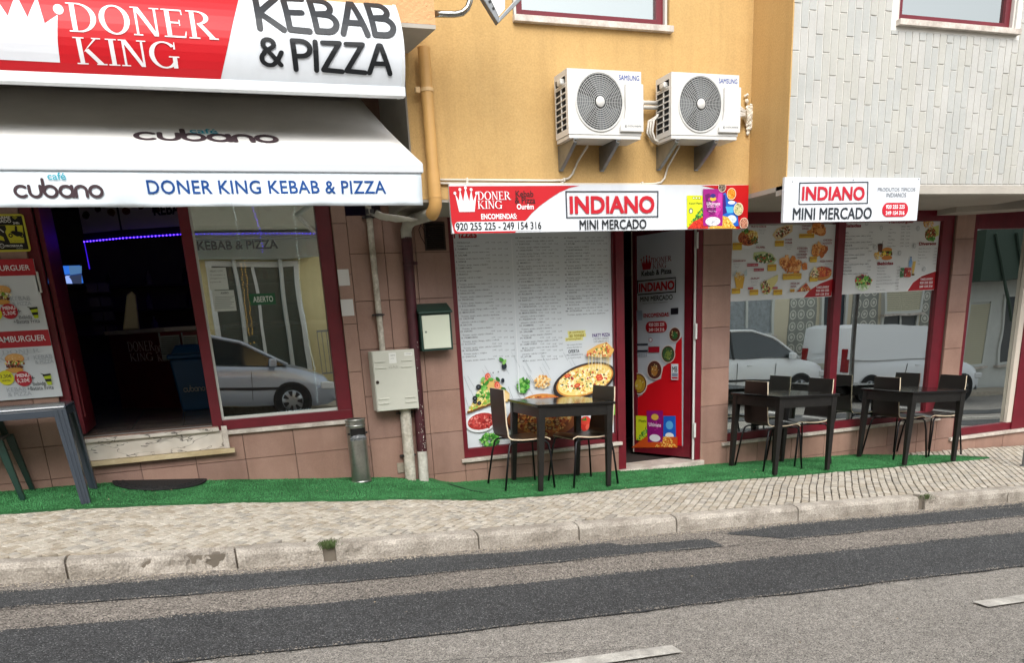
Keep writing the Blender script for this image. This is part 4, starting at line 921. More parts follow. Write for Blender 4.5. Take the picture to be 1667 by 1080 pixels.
P.ell(*za(1190,715),16.5,11,'#c08038',24); P.ell(*za(1200,695),15,8.5,'#b83a20',22); P.food(*za(1200,695),14.5,8,['#c84a28','#9a2c18','#e07a3a','#d8a050'],100,.8,2); P.pp([za(1060,720),za(1115,630),za(1165,700),za(1150,760),za(1090,760)],'#e6dcae'); P.food(*za(1120,720),7,6,['#4a2c18','#8aa04a','#b84a30','#f0e8c8'],60,.7,1.8)
P.pp([za(915,915),za(1020,815),za(1080,900)],'#c8642c'); P.pp([za(930,905),za(1020,830),za(1062,895)],'#b83420'); 
for x,y in ((985,880),(1020,850),(1030,885),(1005,900)): P.ell(*za(x,y),2.2,2,'#7a1c14',10)
P.tri([za(930,905),za(1020,830),za(1062,895)],['#e0a050','#f0d890','#c84a2c'],30,.5,1.3)
P.build('food_picture',fp_)
P=Print(SP,.0085,.0002)
for (x0_,y0_,x1_,y1_) in ((215,375,318,455),(680,350,778,415),(945,275,1112,322),(598,612,695,685),(1063,525,1140,590),(765,712,970,778),(1060,738,1148,800),(205,875,297,935),(400,890,495,950),(660,890,758,948),(845,885,893,915)):
    a=za(x0_,y0_);c_=za(x1_,y1_); P.rrect(*a,*c_,YEL,.12); P.prect(a[0],a[1]+1.5,c_[0],a[1]+3.4,'#c48a30'); P.text('MENU 6,50€',a[0]+1.2,a[1]+3.9,c_[0]-1.2,a[1]+5.6,'#8a3a20',res=1); P.text('SIMPLES 5€',a[0]+1.2,a[1]+1.7,c_[0]-1.2,a[1]+3.2,'#8a3a20',res=1)
for (x0_,y0_,x1_,y1_) in ((372,605,493,635),(445,657,555,687),(380,865,437,887),(650,860,706,882)): a=za(x0_,y0_);c_=za(x1_,y1_); P.prect(*a,*c_,'#a8243a'); P.text('NO PÃO',a[0]+1,a[1]+1,c_[0]-1,c_[1]-1,'#e8d8da',res=1)
for t,x0_,y0_,x1_,y1_ in (('PRATO KEBAB',415,188,580,208),('DONER',790,330,866,350),('KEBAB',792,364,864,386),('CHICKEN',972,180,1068,200),('WINGS',972,211,1045,230),('FALAFEL',468,415,570,435),('CHICKEN',1207,336,1303,356),('NUGGETS',1200,370,1300,390),('3 CHICKEN',918,426,1034,448),('WINGS +',938,460,1034,480),('2 CHICKEN',914,493,1030,514),('NUGGETS',926,526,1028,546),('DONER BOX',222,564,356,584),('PIZZA TURCA',1172,567,1308,587),('DURUM',412,757,504,777),('FATIA DE',850,812,946,832),('PIZZA',850,846,912,866)):
    P.text(t,*za(x0_,y0_),*za(x1_,y1_),TX,bold=.04)
for x0_,y0_ in ((500,228),(790,400),(222,602),(415,795),(1230,602)):
    for k,t in enumerate(('Batata frita','Frango ou vaca','e salada')): P.text(t,*za(x0_,y0_+k*20),*za(x0_+75-k*8,y0_+k*20+9),'#5d646c',res=1)
P.text('TAKE-AWAY',*za(1128,850),*za(1270,876),'#efe2e4',bold=.05); P.text('920 255 225',*za(1128,888),*za(1268,912),'#efe2e4',bold=.05); P.text('249 154 316',*za(1122,928),*za(1266,952),'#efe2e4',bold=.05)
P.build('lettering',fp_)
# ---- right menu poster
mp=root('menu_poster',(7.2,PY,fz0),'menu poster headed Saladas, Hamburguer, Bebidas and Diversos, on the pane behind the third table','poster')
rz0=W(1441,476.3,PY)[1]; rx1=W(1527.5,396,PY)[0]; rz1=W(1527,351,PY)[1]
MB().box(6.588,rx1,PY,PY+.0035,rz0,rz1).build('sheet',PGR,mp)
P=Print(SP,.0006,.0002)
P.pp([zc(925,905),zc(985,810),zc(1080,740),zc(1240,685),(1523.4,440),(1521,471.5)],'#a8141f'); P.pp([zc(912,905),zc(975,805),zc(1075,732),zc(1240,676),zc(1240,686),zc(1082,742),zc(988,812),zc(927,905)],'#e8e8e8')
P.build('red_panel',mp)
P=Print(SP,.0012,.0002)
P.food(*zc(1155,165),9,8,['#e8c050','#d89a34','#f4dc88','#b8742c'],90,.6,2.4,0,.4); P.pp([zc(1180,210),zc(1270,180),zc(1270,290),zc(1215,320)],'#c8cf74'); P.ell(*zc(1178,280),9,11,'#8a4a24',18); P.food(*zc(1178,280),9,11,['#a85a2c','#6a3418','#c87a3c','#5a8a34','#d8e0a8'],70,.8,2.2)
P.food(*zc(1180,330),8,3,GRN,24,1,2)
P.pp([zc(596,390),zc(655,390),zc(645,480),zc(604,480)],'#5a3020'); P.pp([zc(640,395),zc(655,350),zc(658,352),zc(645,395)],'#3a3030'); P.ell(*zc(625,392),4.3,1.6,'#3a2018',14)
P.food(*zc(605,510),8,6,['#e8c050','#d89a34','#f4dc88'],50,.8,2.2,0,.5)
P.ell(*zc(700,455),8.2,4.4,'#d08a3c',18); P.prect(*zc(645,465),*zc(752,480),'#5a8a34'); P.prect(*zc(640,478),*zc(755,505),'#4a2414'); P.food(*zc(698,500),8.5,3,['#e8c84a','#6a9a3c','#c84a30','#3a1c10'],50,.8,2); P.ell(*zc(697,540),8.6,3.6,'#c87c34',18)
P.food(*zc(437,800),13,10,GRN+['#9ccc5c','#d84a3a','#5a2c3a','#b8dc80'],200,1.2,3.2); P.pp([zc(350,850),zc(525,835),zc(490,890),zc(430,908),zc(385,895)],'#c9d8c0'); P.food(*zc(440,860),10,3.6,['#a8c890','#dfe8d8','#88b070'],40,.8,2)
P.pp([zc(935,640),zc(940,575),zc(952,560),zc(955,535),zc(966,535),zc(968,560),zc(975,580),zc(965,640)],'#7fa8d8'); P.prect(*zc(953,528),*zc(968,540),'#2a4a88')
P.pp([zc(985,580),zc(1015,575),zc(1000,660),zc(985,720),zc(975,720),zc(972,640)],'#d8b860'); P.prect(*zc(968,715),*zc(998,735),'#5a4a20')
for x,c_ in ((862,'#3a7a4a'),(905,'#a82430'),(940,'#b8442c')): P.rrect(*zc(x-20,650),*zc(x+20,752),c_,.2); P.food(*zc(x,700),2.4,6,['#e8e0d0',c_,'#5a1c20'],14,.5,1.2)
for x,y in ((632,212),(565,425),(1035,218),(998,408),(833,487),(1100,665),(470,160)): P.ell(*zc(x,y),2.4,4,'#8f979d',12); P.ell(*zc(x,y),1.9,3.4,'#ccd1d2',12)
P.build('food_picture',mp)
P=Print(SP,.0085,.0002)
for t,a in (('Saladas',(238,168,412,205)),('Hamburguer',(718,128,996,168)),('Bebidas',(592,583,764,620)),('Diversos',(1048,366,1234,402))): P.text(t,*zc(a[0],a[1]),*zc(a[2],a[3]),'#8a1c2c',bold=.06)
SL=['MISTA','Alface, tomate, pepino, milho e cebola','CAPRICHOSA','Alface, tomate, pepino, queijo e fiambre','SALADA ATUM','Alface, tomate, pepino, milho e atum','FRANGO','Alface, tomate, pepino, ananás,','cenoura e mozzarella','ITALIANA','Alface, tomate, pepino, frango, milho,','PASTA FRESCA','FRUTOS DO MAR','Alface, tomate, pepino, frutos do mar']
for i,t in enumerate(SL):
    y=258+i*34.5; s=-2.1*i; P.text(t,*zc(238+s,y),*zc(238+s+len(t)*7.4,y+18),'#59616a',bold=.015,res=1)
    if t.isupper(): P.text('5,75€',*zc(500+s,y-6),*zc(540+s,y+10),'#59616a',res=1)
for i,t in enumerate(('Vegan','Vegan Menu','Vaca','Vaca Menu','Frango','Frango Menu')):
    y=218+i*37.5; P.text(t,*zc(712-i*2,y),*zc(712-i*2+len(t)*8.3,y+17),'#59616a',bold=.02,res=1); P.text('3,50€',*zc(852-i*3,y),*zc(890-i*3,y+15),'#59616a',res=1); P.text('5,20€',*zc(912-i*3,y),*zc(950-i*3,y+15),'#59616a',res=1)
P.text('SIMPLES',*zc(852,190),*zc(900,204),'#59616a',res=1); P.text('MENU',*zc(915,188),*zc(952,202),'#59616a',res=1)
for i,t in enumerate(('Água pequena','Água média','Refrigerante','Cerveja média 33cl','Imperial 20cl/caneca','Imperial 33cl/caneca grande','Vinho','Copo de vinho')):
    y=640+i*35; P.text(t,*zc(592-i*3,y),*zc(592-i*3+len(t)*8.2,y+17),'#59616a',bold=.02,res=1); P.text('1,20€',*zc(806-i*3,y-8),*zc(840-i*3,y+8),'#59616a',res=1)
for i,t in enumerate(('Batata frita pequena','Batata frita grande','Extra carne','Nuggets (6 un.)','Pão','Café')):
    y=432+i*33.5; P.text(t,*zc(1045-i*3,y),*zc(1045-i*3+len(t)*6.6,y+15),'#59616a',bold=.02,res=1); P.text('2,50€',*zc(1212-i*3,y-2),*zc(1246-i*3,y+13),'#59616a',res=1)
P.text('TAKE-AWAY',*zc(1060,762),*zc(1198,786),'#efe2e4',bold=.05); P.text('920 255 225',*zc(1056,800),*zc(1196,826),'#efe2e4',bold=.05); P.text('249 154 316',*zc(1052,842),*zc(1194,866),'#efe2e4',bold=.05)
P.build('lettering',mp)
# ---- shop door, leaf opened inwards, with its own poster
H=(4.75,.075); U_=(-.27/.788,.74/.788); 
Pd=np.array([H[0]+U_[0]*.79,H[1]+U_[1]*.79,.13])
leaf=b
class Leaf(Tilt):
    pass
LS=Leaf((Pd[0],Pd[1],0),(-U_[0],-U_[1],0),(0,0,1))
def lbx(mb,a0,a1,b0,b1,n0,n1,m=0):
    q=lambda a,b_,n:LS.pos(a,b_,n)
    mb.add([q(a0,b0,n0),q(a1,b0,n0),q(a1,b0,n1),q(a0,b0,n1),q(a0,b1,n0),q(a1,b1,n0),q(a1,b1,n1),q(a0,b1,n1)],[(0,1,2,3),(4,7,6,5),(0,4,5,1),(1,5,6,2),(2,6,7,3),(3,7,4,0)],m); return mb
Zt_=T-.07
mb=MB(); lbx(mb,.012,.06,.13,Zt_,-.04,.0); lbx(mb,.70,.785,.13,Zt_,-.04,.0); lbx(mb,.06,.70,.13,.24,-.04,.0); lbx(mb,.06,.70,Zt_-.06,Zt_,-.04,0)
dl=mb.build('door',MAR,b,bevel=.002); dl['label']='open glazed shop door with a red and white poster'
lbx(MB(),0,.0118,.13,Zt_,-.042,.003).build('edge_strip',mat('pale_aluminium','#c9bfb2',.5),dl)
lbx(MB(),.0605,.6995,.2405,Zt_-.0605,-.024,-.018).build('glass',GLP,dl)
for z in (.36,1.35,2.2): 
    mb=MB(); mb.tube([(4.757,.0,z),(4.757,.0,z+.13)],.013,10); mb.box(4.745,4.767,-.012,.004,z-.01,z+.14); mb.build('hinge',mat('white_hinge','#cfd0cc',.4),dl,bevel=.002)
MB().box(4.745,4.767,.02,.03,.115,T-.07).build('door_seal',mat('white_seal','#c5c6c2',.5),dl)
dp=root('door_poster',tuple(Pd),'red and white INDIANO MINI MERCADO poster on the open shop door with round product pictures','poster')
a0,a1=.062,.698; b0,b1=.2425,Zt_-.063
lbx(MB(),a0,a1,b0,b1,-.0175,-.0145).build('sheet',mat('poster_cool','#c6ccd6',.35,var=.05,coat=.3),dp)
def zd(x,y): return (1010+x/2.634,370+y/2.634)
P=Print(LS,-.0135,.0003)
bl_=[zd(48,720)]
def dpt(x,y):
    a,b_=LS.hit(*zd(x,y)); return (min(max(a,a0),a1),min(max(b_,b0),b1))
P.poly([dpt(40,960),dpt(260,960),dpt(260,470),dpt(235,500),dpt(225,570),dpt(180,600),dpt(170,650),dpt(110,680),dpt(90,720),dpt(40,730)],'#c8101c')
P.build('red_panel',dp)
P=Print(LS,-.0125,.0003)
crown(P,*zd(86,125),*zd(132,182),'#a81828'); P.serif('DONER',*zd(136,127),*zd(217,149),'#8a2030'); P.serif('KING',*zd(136,153),*zd(194,176),'#8a2030')
P.text('Kebab & Pizza',*zd(88,182),*zd(217,205),'#20242c',bold=.04)
for r in ((70,222,236,227),(72,281,236,286)): P.prect(*zd(r[0],r[1]),*zd(r[2],r[3]),'#20242c')
P.prect(*zd(70,228),*zd(74,285),'#20242c'); P.prect(*zd(232,222),*zd(236,282),'#20242c')
P.text('INDIANO',*zd(78,235),*zd(229,274),'#b01424',bold=.055); P.text('MINI MERCADO',*zd(83,294),*zd(222,316),'#20242c',bold=.035); P.text('PRODUTOS TÍPICOS INDIANOS',*zd(95,320),*zd(200,328),'#4a5058',res=1)
P.text('ENCOMENDAS:',*zd(97,368),*zd(208,386),'#a81828',bold=.05); P.rrect(*zd(106,404),*zd(198,452),'#a81424',.5); P.text('920 255 225',*zd(120,411),*zd(186,425),'#f0e8ea',bold=.04); P.text('249 154 316',*zd(120,433),*zd(186,447),'#f0e8ea',bold=.04)
P.prect(*zd(214,347),*zd(246,374),'#23202a'); P.prect(*zd(56,358),*zd(92,400),'#9aa6ba'); P.prect(*zd(58,500),*zd(116,508),'#2a3140'); P.prect(*zd(58,528),*zd(116,536),'#2a3140'); P.prect(*zd(118,514),*zd(166,538),'#b02032'); P.prect(*zd(118,460),*zd(168,512),'#bcc3cf'); P.ell(*zd(128,484),3,3.4,'#b02032'); P.ell(*zd(128,484),2.2,2.6,'#dde0e6')
for k in range(6): P.prect(*zd(62+k*9,540),*zd(67+k*9,556),'#9aa2b0')
for x,y,r,c1,c2 in ((232,461,26,'#5a2a20','#2f6a3a'),(204,545,31,'#3a5a38','#7a8a40'),(146,613,34,'#5a3428','#b07a3a'),(78,672,38,'#b08a30','#c8a83c')):
    a,b_=LS.hit(*zd(x,y)); r=r/2.634; k=abs(LS.hit(*zd(x+10,y))[0]-a)*2.634/10; kv=abs(LS.hit(*zd(x,y+10))[1]-b_)*2.634/10
    for f,c_ in ((1.0,'#dcd2c8'),(.9,'#5a1c20'),(.8,c1)):
        n=24; P.poly([(min(max(a+r*k*f*math.cos(6.283*q/n)*.98,a0+.002),a1-.002),b_+r*kv*f*1.25*math.sin(6.283*q/n)) for q in range(n)],c_)
    P.ell(*zd(x,y+4),r*.42,r*.62,c2,12); P.food(*zd(x,y),r*.6,r*.8,[c2,c1,'#d8c890'],24,.5,1.4)
P.prect(*zd(219,587),*zd(249,655),'#d5dae2'); P.text('MB',*zd(223,598),*zd(245,622),'#1c2430',bold=.03); P.prect(*zd(221,626),*zd(247,641),'#7f8aa0'); P.prect(*zd(221,643),*zd(247,651),'#b02032')
P.prect(*zd(68,810),*zd(115,915),'#c9d226'); P.text('Methi',*zd(80,826),*zd(112,838),'#3a5a10',bold=.03); P.tri([zd(68,915),zd(115,915),zd(115,850)],GRN,60,.7,1.6)
P.pp([zd(186,810),zd(238,810),zd(240,925),zd(184,925)],'#1f5cc0'); P.ell(*zd(212,850),6,7,'#5aa8e0'); P.ell(*zd(212,895),7,5,'#dfe6ea'); P.pp([zd(48,946),zd(110,900),zd(246,900),zd(246,946)],'#c8501c'); P.tri([zd(150,944),zd(200,890),zd(246,944)],['#e8b048','#f0cc70','#c88428'],80,.7,1.7)
P.pp([zd(114,788),zd(184,788),zd(182,922),zd(120,922)],'#8a1470'); P.food(*zd(150,850),10,20,['#7c1268','#b83a98','#8a1674'],30,1,2.6); P.ell(*zd(150,905),9,6,'#e2e2e8'); P.ell(*zd(150,815),6,5,'#d8b048'); P.text('Ultimate',*zd(124,840),*zd(176,856),'#ecd8ea',bold=.03)
P.build('lettering',dp)
# ---------------------------------------------------------------- air conditioners
ACW=mat('ac_white_enamel','#d9d8d4',.38,var=.06,vs=4,spec=.5); ACD=mat('ac_black','#17181a',.6); ACG=mat('ac_grille_grey','#a6a7a5',.4,.3); GALV=mat('galvanised_steel','#8d9092',.4,.7,var=.2,vs=14)
bx0,bx1,by0,by1,bz0,bz1=2.886,3.504,-1.15,-.915,2.925,3.358
ac=root('air_conditioner',(bx0,by0,bz0),'left of the two white air conditioner units, above the INDIANO board','air conditioner','air conditioner units on the ochre wall')
fcx,fcz=W(976,166,by0); fr=.197
mb=MB(); NS=48; 
# front panel as ring between the rectangle and the fan opening
out=[];inn=[]
for k in range(NS):
    a=2*math.pi*k/NS; c,s_=math.cos(a),math.sin(a)
    t=min([( (bx1 if c>0 else bx0)-fcx)/c if abs(c)>1e-6 else 9,((bz1 if s_>0 else bz0)-fcz)/s_ if abs(s_)>1e-6 else 9]); out.append((fcx+c*t,by0,fcz+s_*t)); inn.append((fcx+c*fr,by0,fcz+s_*fr))
for cxx,czz in ((bx0,bz0),(bx1,bz0),(bx1,bz1),(bx0,bz1)):
    k=min(range(NS),key=lambda q:(out[q][0]-cxx)**2+(out[q][2]-czz)**2); out[k]=(cxx,by0,czz)
n=len(mb.v); mb.add(out+inn,[(k,(k+1)%NS,NS+(k+1)%NS,NS+k) for k in range(NS)])
mb.add([(bx0,by0,bz1),(bx1,by0,bz1),(bx1,by1,bz1),(bx0,by1,bz1),(bx0,by0,bz0),(bx1,by0,bz0),(bx1,by1,bz0),(bx0,by1,bz0)],[(0,1,2,3),(7,6,5,4),(1,5,6,2),(3,2,6,7)])
# left side with an open grille
def yz(y0,y1,z0,z1): mb.add([(bx0,y0,z0),(bx0,y1,z0),(bx0,y1,z1),(bx0,y0,z1)],[(0,3,2,1)])
yz(by0,by0+.035,bz0,bz1); yz(by1-.02,by1,bz0,bz1); yz(by0+.035,by1-.02,bz0,bz0+.04); yz(by0+.035,by1-.02,bz1-.04,bz1)
mb.build('casing',ACW,ac)
mb=MB()
for i in range(7): z=bz0+.07+i*.042; mb.box(bx0-.003,bx0+.006,by0+.03,by1-.015,z,z+.008)
mb.box(bx0-.003,bx0+.006,(by0+by1)/2-.004,(by0+by1)/2+.004,bz0+.04,bz0+.33); mb.box(bx0-.002,bx0+.01,by0+.03,by1-.02,bz0+.335,bz0+.345); mb.build('side_grille',ACW,ac)
MB().box(bx0-.022,bx0+.02,by0+.075,by0+.15,bz0+.345,bz0+.385).build('handle',ACW,ac,bevel=.01)
MB().box(bx0+.012,bx1-.01,by0+.10,by1-.003,bz0+.004,bz1-.004).build('coil',mat('dark_coil','#3b3d3e',.6,var=.3,vs=60),ac)
mb=MB(); mb.box(bx0+.19,bx0+.2,by0,by0+.1,bz0,bz1)
mb=MB(); mb.lathe([(fr,0),(fr-.004,.07),(.02,.075)],(fcx,by0,fcz),NS,axis='y'); mb.build('fan_well',mat('fan_well_dark','#17191c',.8),ac,smooth=True)
mb=MB()
for k in range(3):
    a0_=k*2.094+.4; vs=[]
    for i in range(7):
        r=.045+.14*i/6
        for j in range(5): a=a0_+1.25*j/4+.3*i/6; vs.append((fcx+r*math.cos(a),by0+.05-.02*j/4,fcz+r*math.sin(a)))
    mb.add(vs,[(i*5+j,i*5+j+1,(i+1)*5+j+1,(i+1)*5+j) for i in range(6) for j in range(4)])
mb.build('fan_blades',mat('fan_grey','#55595c',.5),ac,smooth=True)
mb=MB()
def ring(r,w_,y): 
    n=60; mb.add([(fcx+(r+w_*q)*math.cos(6.2832*k/n),y,fcz+(r+w_*q)*math.sin(6.2832*k/n)) for q in (0,1) for k in range(n)],[(k,(k+1)%n,n+(k+1)%n,n+k) for k in range(n)])
for i in range(11): ring(.048+i*.0138,.0052,by0-.004-.008*math.cos(i/11*1.5))
for k in range(40):
    a=6.2832*k/40; c,s_=math.cos(a),math.sin(a); r0=.045 if k%2==0 else .11; w2=.0013
    mb.add([(fcx+c*r0-s_*w2,by0-.0125,fcz+s_*r0+c*w2),(fcx+c*r0+s_*w2,by0-.0125,fcz+s_*r0-c*w2),(fcx+c*fr+s_*w2,by0-.002,fcz+s_*fr-c*w2),(fcx+c*fr-s_*w2,by0-.002,fcz+s_*fr+c*w2)],[(0,1,2,3)])
mb.build('fan_grille',ACG,ac)
mb=MB(); mb.lathe([(fr+.006,0),(fr+.004,-.008),(fr-.004,-.008),(fr-.006,.004)],(fcx,by0,fcz),NS,axis='y'); mb.build('fan_ring',ACW,ac,smooth=True)
mb=MB(); mb.lathe([(.0,-.022),(.034,-.02),(.038,-.014),(.036,-.008)],(fcx,by0,fcz),24,axis='y'); mb.build('hub_cap',ACW,ac,smooth=True)
mb=MB(); cx0=bx0+.448; mb.prism([(cx0+.025,by0-.001,bz0+.345),(bx1+.008,by0-.001,bz0+.345),(bx1+.008,by0-.001,bz0+.02),(cx0-.02,by0-.001,bz0+.02),(cx0-.02,by0-.001,bz0+.055),(cx0+.015,by0-.001,bz0+.11),(cx0+.025,by0-.001,bz0+.17)],(0,-.022,0)); mb.build('valve_cover',ACW,ac,bevel=.006)
MB().box(bx0+.005,bx1-.005,by0+.004,by1,bz0-.028,bz0-.001).build('base_pan',ACW,ac,bevel=.003)
Sx=Surf(by0); P=Print(Sx,.0012); P.text('SAMSUNG',1007.5,122.5,1040.5,131,'#2c4c9a',bold=.02)
P.build('badge',ac)
P=Print(Surf(by0-.023),.0012); P.ell(1019,205.5,1.7,2.4,'#33383f',12); P.prect(1018.6,203.6,1019.8,207.4,'#d9d8d4'); P.text('DIGITAL INVERTER',1022.5,204,1044,206.8,'#555a60',res=1); P.build('inverter_print',ac)
for X0 in (bx0+.04,bx0+.40):
    mb=MB(); mb.prism([(X0,-.852,bz0-.20),(X0,-.852,bz0-.03),(X0,by0+.0,bz0-.03),(X0,by0+.0,bz0-.055),(X0,-.89,bz0-.20)],(.006,0,0)); mb.box(X0,X0+.036,by0-.004,-.852,bz0-.036,bz0-.0285); mb.box(X0,X0+.04,-.858,-.8515,bz0-.205,bz0-.03); mb.prism([(X0,-.89,bz0-.2),(X0,by0,bz0-.055),(X0+.03,by0,bz0-.055),(X0+.03,-.89,bz0-.2)],(0,0,.003)); mb.build('bracket',GALV,ac)
ac2=copy_tree(ac); ac2.location=(3.768,by0,bz0+.012); ac2['label']='right of the two white air conditioner units, next to the plastered pipe hole'
PIPW=mat('white_pipe_wrap','#d8d4cc',.6,var=.15,vs=12,bump=.2,bs=60); CND=mat('white_conduit','#ddd6c8',.5,var=.08)
def path(px,Y): return [(W(x,y,Y)[0],Y,W(x,y,Y)[1]) for x,y in px]
mb=MB(); 
for dz in (0,.034): mb.tube([(3.50,-.93,3.18+dz),(3.6,-.92,3.175+dz),(3.79,-.93,3.175+dz)],.015,8)
mb.tube([(3.63,-.93,3.16),(3.63,-.93,3.225)],.018,8); o=mb.build('refrigerant_pipes',PIPW,None,smooth=True,loc=(3.64,-.93,3.18)); tag(o,'pair of short wrapped white pipes joining the two air conditioner units','pipes')
mb=MB()
for k in range(3): mb.tube([(3.79,-.95+.02*k,3.14-.01*k),(3.735-.012*k,-.94+.02*k,3.08),(3.72-.012*k,-.94+.02*k,3.0),(3.745,-.94+.02*k,2.94),(3.80,-.95+.02*k,2.915)],.010,8)
o=mb.build('coiled_pipe',PIPW,None,smooth=True,loc=(3.74,-.94,3.03)); tag(o,'loose loop of white pipes bulging from behind the right air conditioner','pipe coil')
for i,(pt,lab) in enumerate(((((945,243),(941,262),(932,283),(926,290),(914,293.5),(896,294),(713,292.5)),'thin white drain hose dropping from the left air conditioner and running left along the wall'),(((1092,243),(1087,272),(1082,290),(1076,297),(1064,299.5),(1040,300),(935,299.8),(713,298.5)),'thin white drain hose dropping from the right air conditioner and running left below the other'))):
    t=root('drain_hose',path(pt[:1],-.87)[0],lab,'hose','white drain hoses on the ochre wall'); MB().tube([(p[0],-1.0 if k==0 else -.868-.0*k,p[2]) for k,p in enumerate(path(pt,-.868))],.0085,8).build('hose',CND,t,smooth=True)
    for x in ((760,918,) if i==0 else (760,915,1045)): q=W(x,293 if i==0 else 299.3,-.868); MB().box(q[0]-.008,q[0]+.008,-.882,-.851,q[1]-.014,q[1]+.014).build('clip',CND,t,bevel=.003)
# plastered hole with pipes at the corner
ph=root('plastered_pipe_hole',(4.70,-.87,3.15),'ragged white foam plug with pipes entering the wall right of the air conditioners','pipe entry')
mb=MB()
for k,(dz,de) in enumerate(((.05,.045),(.02,.02),(-.02,.0),(-.05,-.03))): mb.tube([(4.385,-.98,3.17+dz),(4.47,-1.0,3.16+dz*.9),(4.56,-.98,3.13+dz*.6+.01*k),(4.66,-.87,3.14+de)],.013,8)
mb.build('pipe',PIPW,ph,smooth=True)
mb=MB(); rr=random.Random(2)
for i in range(90):
    t=rr.uniform(0,6.28); q=abs(rr.gauss(0,.5)); x=4.700+.05*q*math.cos(t); z=3.145+.15*q*math.sin(t)+.01; r=rr.uniform(.008,.026)
    for ax_ in [0]:
        V=[(x+r*rr.uniform(.6,1.2)*math.cos(a)*math.cos(p_),-.865-r*.6*math.sin(p_)*rr.uniform(.6,1.3)-.004,z+r*rr.uniform(.6,1.2)*math.sin(a)*math.cos(p_)) for p_ in (0,.7) for a in [k*1.047 for k in range(6)]]+[(x,-.87-r*.7,z)]
        mb.add(V,[(k,(k+1)%6,6+(k+1)%6,6+k) for k in range(6)]+[(6+k,6+(k+1)%6,12) for k in range(6)])
mb.build('foam_plug',mat('expanding_foam','#e9e4da',.9,col2='#cfc6b4',vs=30,bump=.6,bs=80),ph)
# ---------------------------------------------------------------- pipes
OPI=mat('ochre_plastic_pipe','#cda061',.45,var=.12,vs=3,spec=.4); FLK=mat('flaking_white_paint','#c9c4b8',.7,col2='#a39b8c',vs=16,fine=.2,fs=40,bump=.4,bs=40); MPI=mat('maroon_pipe_paint','#4a1a24',.5,col2='#381219',vs=9,fine=.15,fs=60)
dpx=1.872
t=root('drainpipe',(dpx,-.93,2.42),'ochre plastic drainpipe running down the left end of the ochre wall','drainpipe')
mb=MB(); mb.tube([(dpx,-.93,3.5),(dpx,-.93,2.62)],.044,16); mb.build('pipe',OPI,t,smooth=True,auto=50)
mb=MB(); mb.tube([(dpx,-.93,2.70),(dpx,-.93,2.60)],.050,16); mb.tube([(dpx,-.93,2.605),(dpx,-.93,2.52),(dpx-.0,-.925,2.47),(dpx-.01,-.90,2.43),(dpx-.015,-.86,2.415)],.050,16); mb.tube([(dpx,-.93,2.53),(dpx,-.93,2.517)],.053,16); mb.build('elbow',OPI,t,smooth=True,auto=50)
z=W(703,147,-.93)[1]; mb=MB(); mb.tube([(dpx,-.93,z-.012),(dpx,-.93,z+.012)],.049,16); mb.box(dpx-.085,dpx-.05,-.94,-.90,z-.018,z+.018); mb.build('pipe_clamp',mat('clamp_ochre','#d8b684',.5),t,bevel=.002)
t=root('drainpipe',(1.86,-.06,.35),'maroon drainpipe against the brown tiles with a bare white foot and grey elbow on top','drainpipe')
mx=1.845; 
mb=MB(); mb.tube([(dpx-.015,-.86,2.415),(dpx-.02,-.60,2.43),(dpx-.03,-.30,2.44),(mx+.005,-.12,2.43),(mx,-.065,2.385),(mx,-.062,2.33)],.046,16); mb.build('elbow',mat('grey_plastic_pipe','#b9b6ad',.5,var=.2,vs=6),t,smooth=True,auto=60)
mb=MB(); mb.tube([(mx,-.062,2.335),(mx-.028,-.062,.52)],.046,16); mb.build('pipe',MPI,t,smooth=True,auto=50)
mb=MB(); mb.tube([(mx-.028,-.062,.525),(mx-.034,-.062,.20)],.045,16); o=mb.build('pipe_foot',mat('bare_white_pipe','#d0cdc4',.6,col2='#a8a49a',vs=14),t,smooth=True,auto=50); o['label']='bare white foot of the drainpipe'
z=W(668,429,-.06)[1]; MB().tube([(mx,-.062,z-.014),(mx,-.062,z+.014)],.053,16).box(mx+.045,mx+.075,-.075,-.05,z-.012,z+.012).build('pipe_clamp',MPI,t)
mb=MB(); rr=random.Random(8)
for i in range(46):
    z=rr.choice([rr.uniform(.5,1.0),rr.uniform(.5,1.5)]); a=rr.uniform(-2.2,-.9); q=mx-.028*(2.33-z)/1.81; r=rr.uniform(.0015,.0045)
    c=(q+.047*math.cos(a),-.062+.047*math.sin(a),z); mb.add([(c[0]-r,c[1],c[2]),(c[0]+r*.6,c[1]-.0005,c[2]-r*1.6),(c[0]+r,c[1],c[2]+r),(c[0]-r*.3,c[1]-.0005,c[2]+r*2)],[(0,1,2,3)])
o=mb.build('paint_chips',mat('bare_white_pipe','#d0cdc4'),t); o['kind']='stuff'
t=root('gas_pipe',(1.55,-.05,.25),'flaking white vertical gas pipe entering and leaving the gas cabinet','pipe')
MB().tube([(1.546,-.045,3.0),(1.548,-.045,1.40)],.026,12).build('pipe',FLK,t,smooth=True,auto=50)
MB().tube([(1.697,-.06,.93),(1.688,-.06,.24)],.050,16).build('pipe',FLK,t,smooth=True,auto=50)
for (x,z,r) in ((1.546,2.50,.034),(1.547,W(614,513,-.05)[1],.033),(1.697,.875,.055),(1.692,W(666,742,-.06)[1],.055)): MB().tube([(x,-.05,z-.010),(x,-.05,z+.010)],r,14).box(x-r-.02,x+r+.015,-.05,-.004,z-.006,z+.006).build('pipe_clamp',mat('dark_clamp','#2d2a2a',.5),t)
mb=MB(); mb.box(1.515,1.585,-.07,-.015,2.52,2.56); mb.build('pipe_bracket',mat('dark_clamp','#2d2a2a'),t)
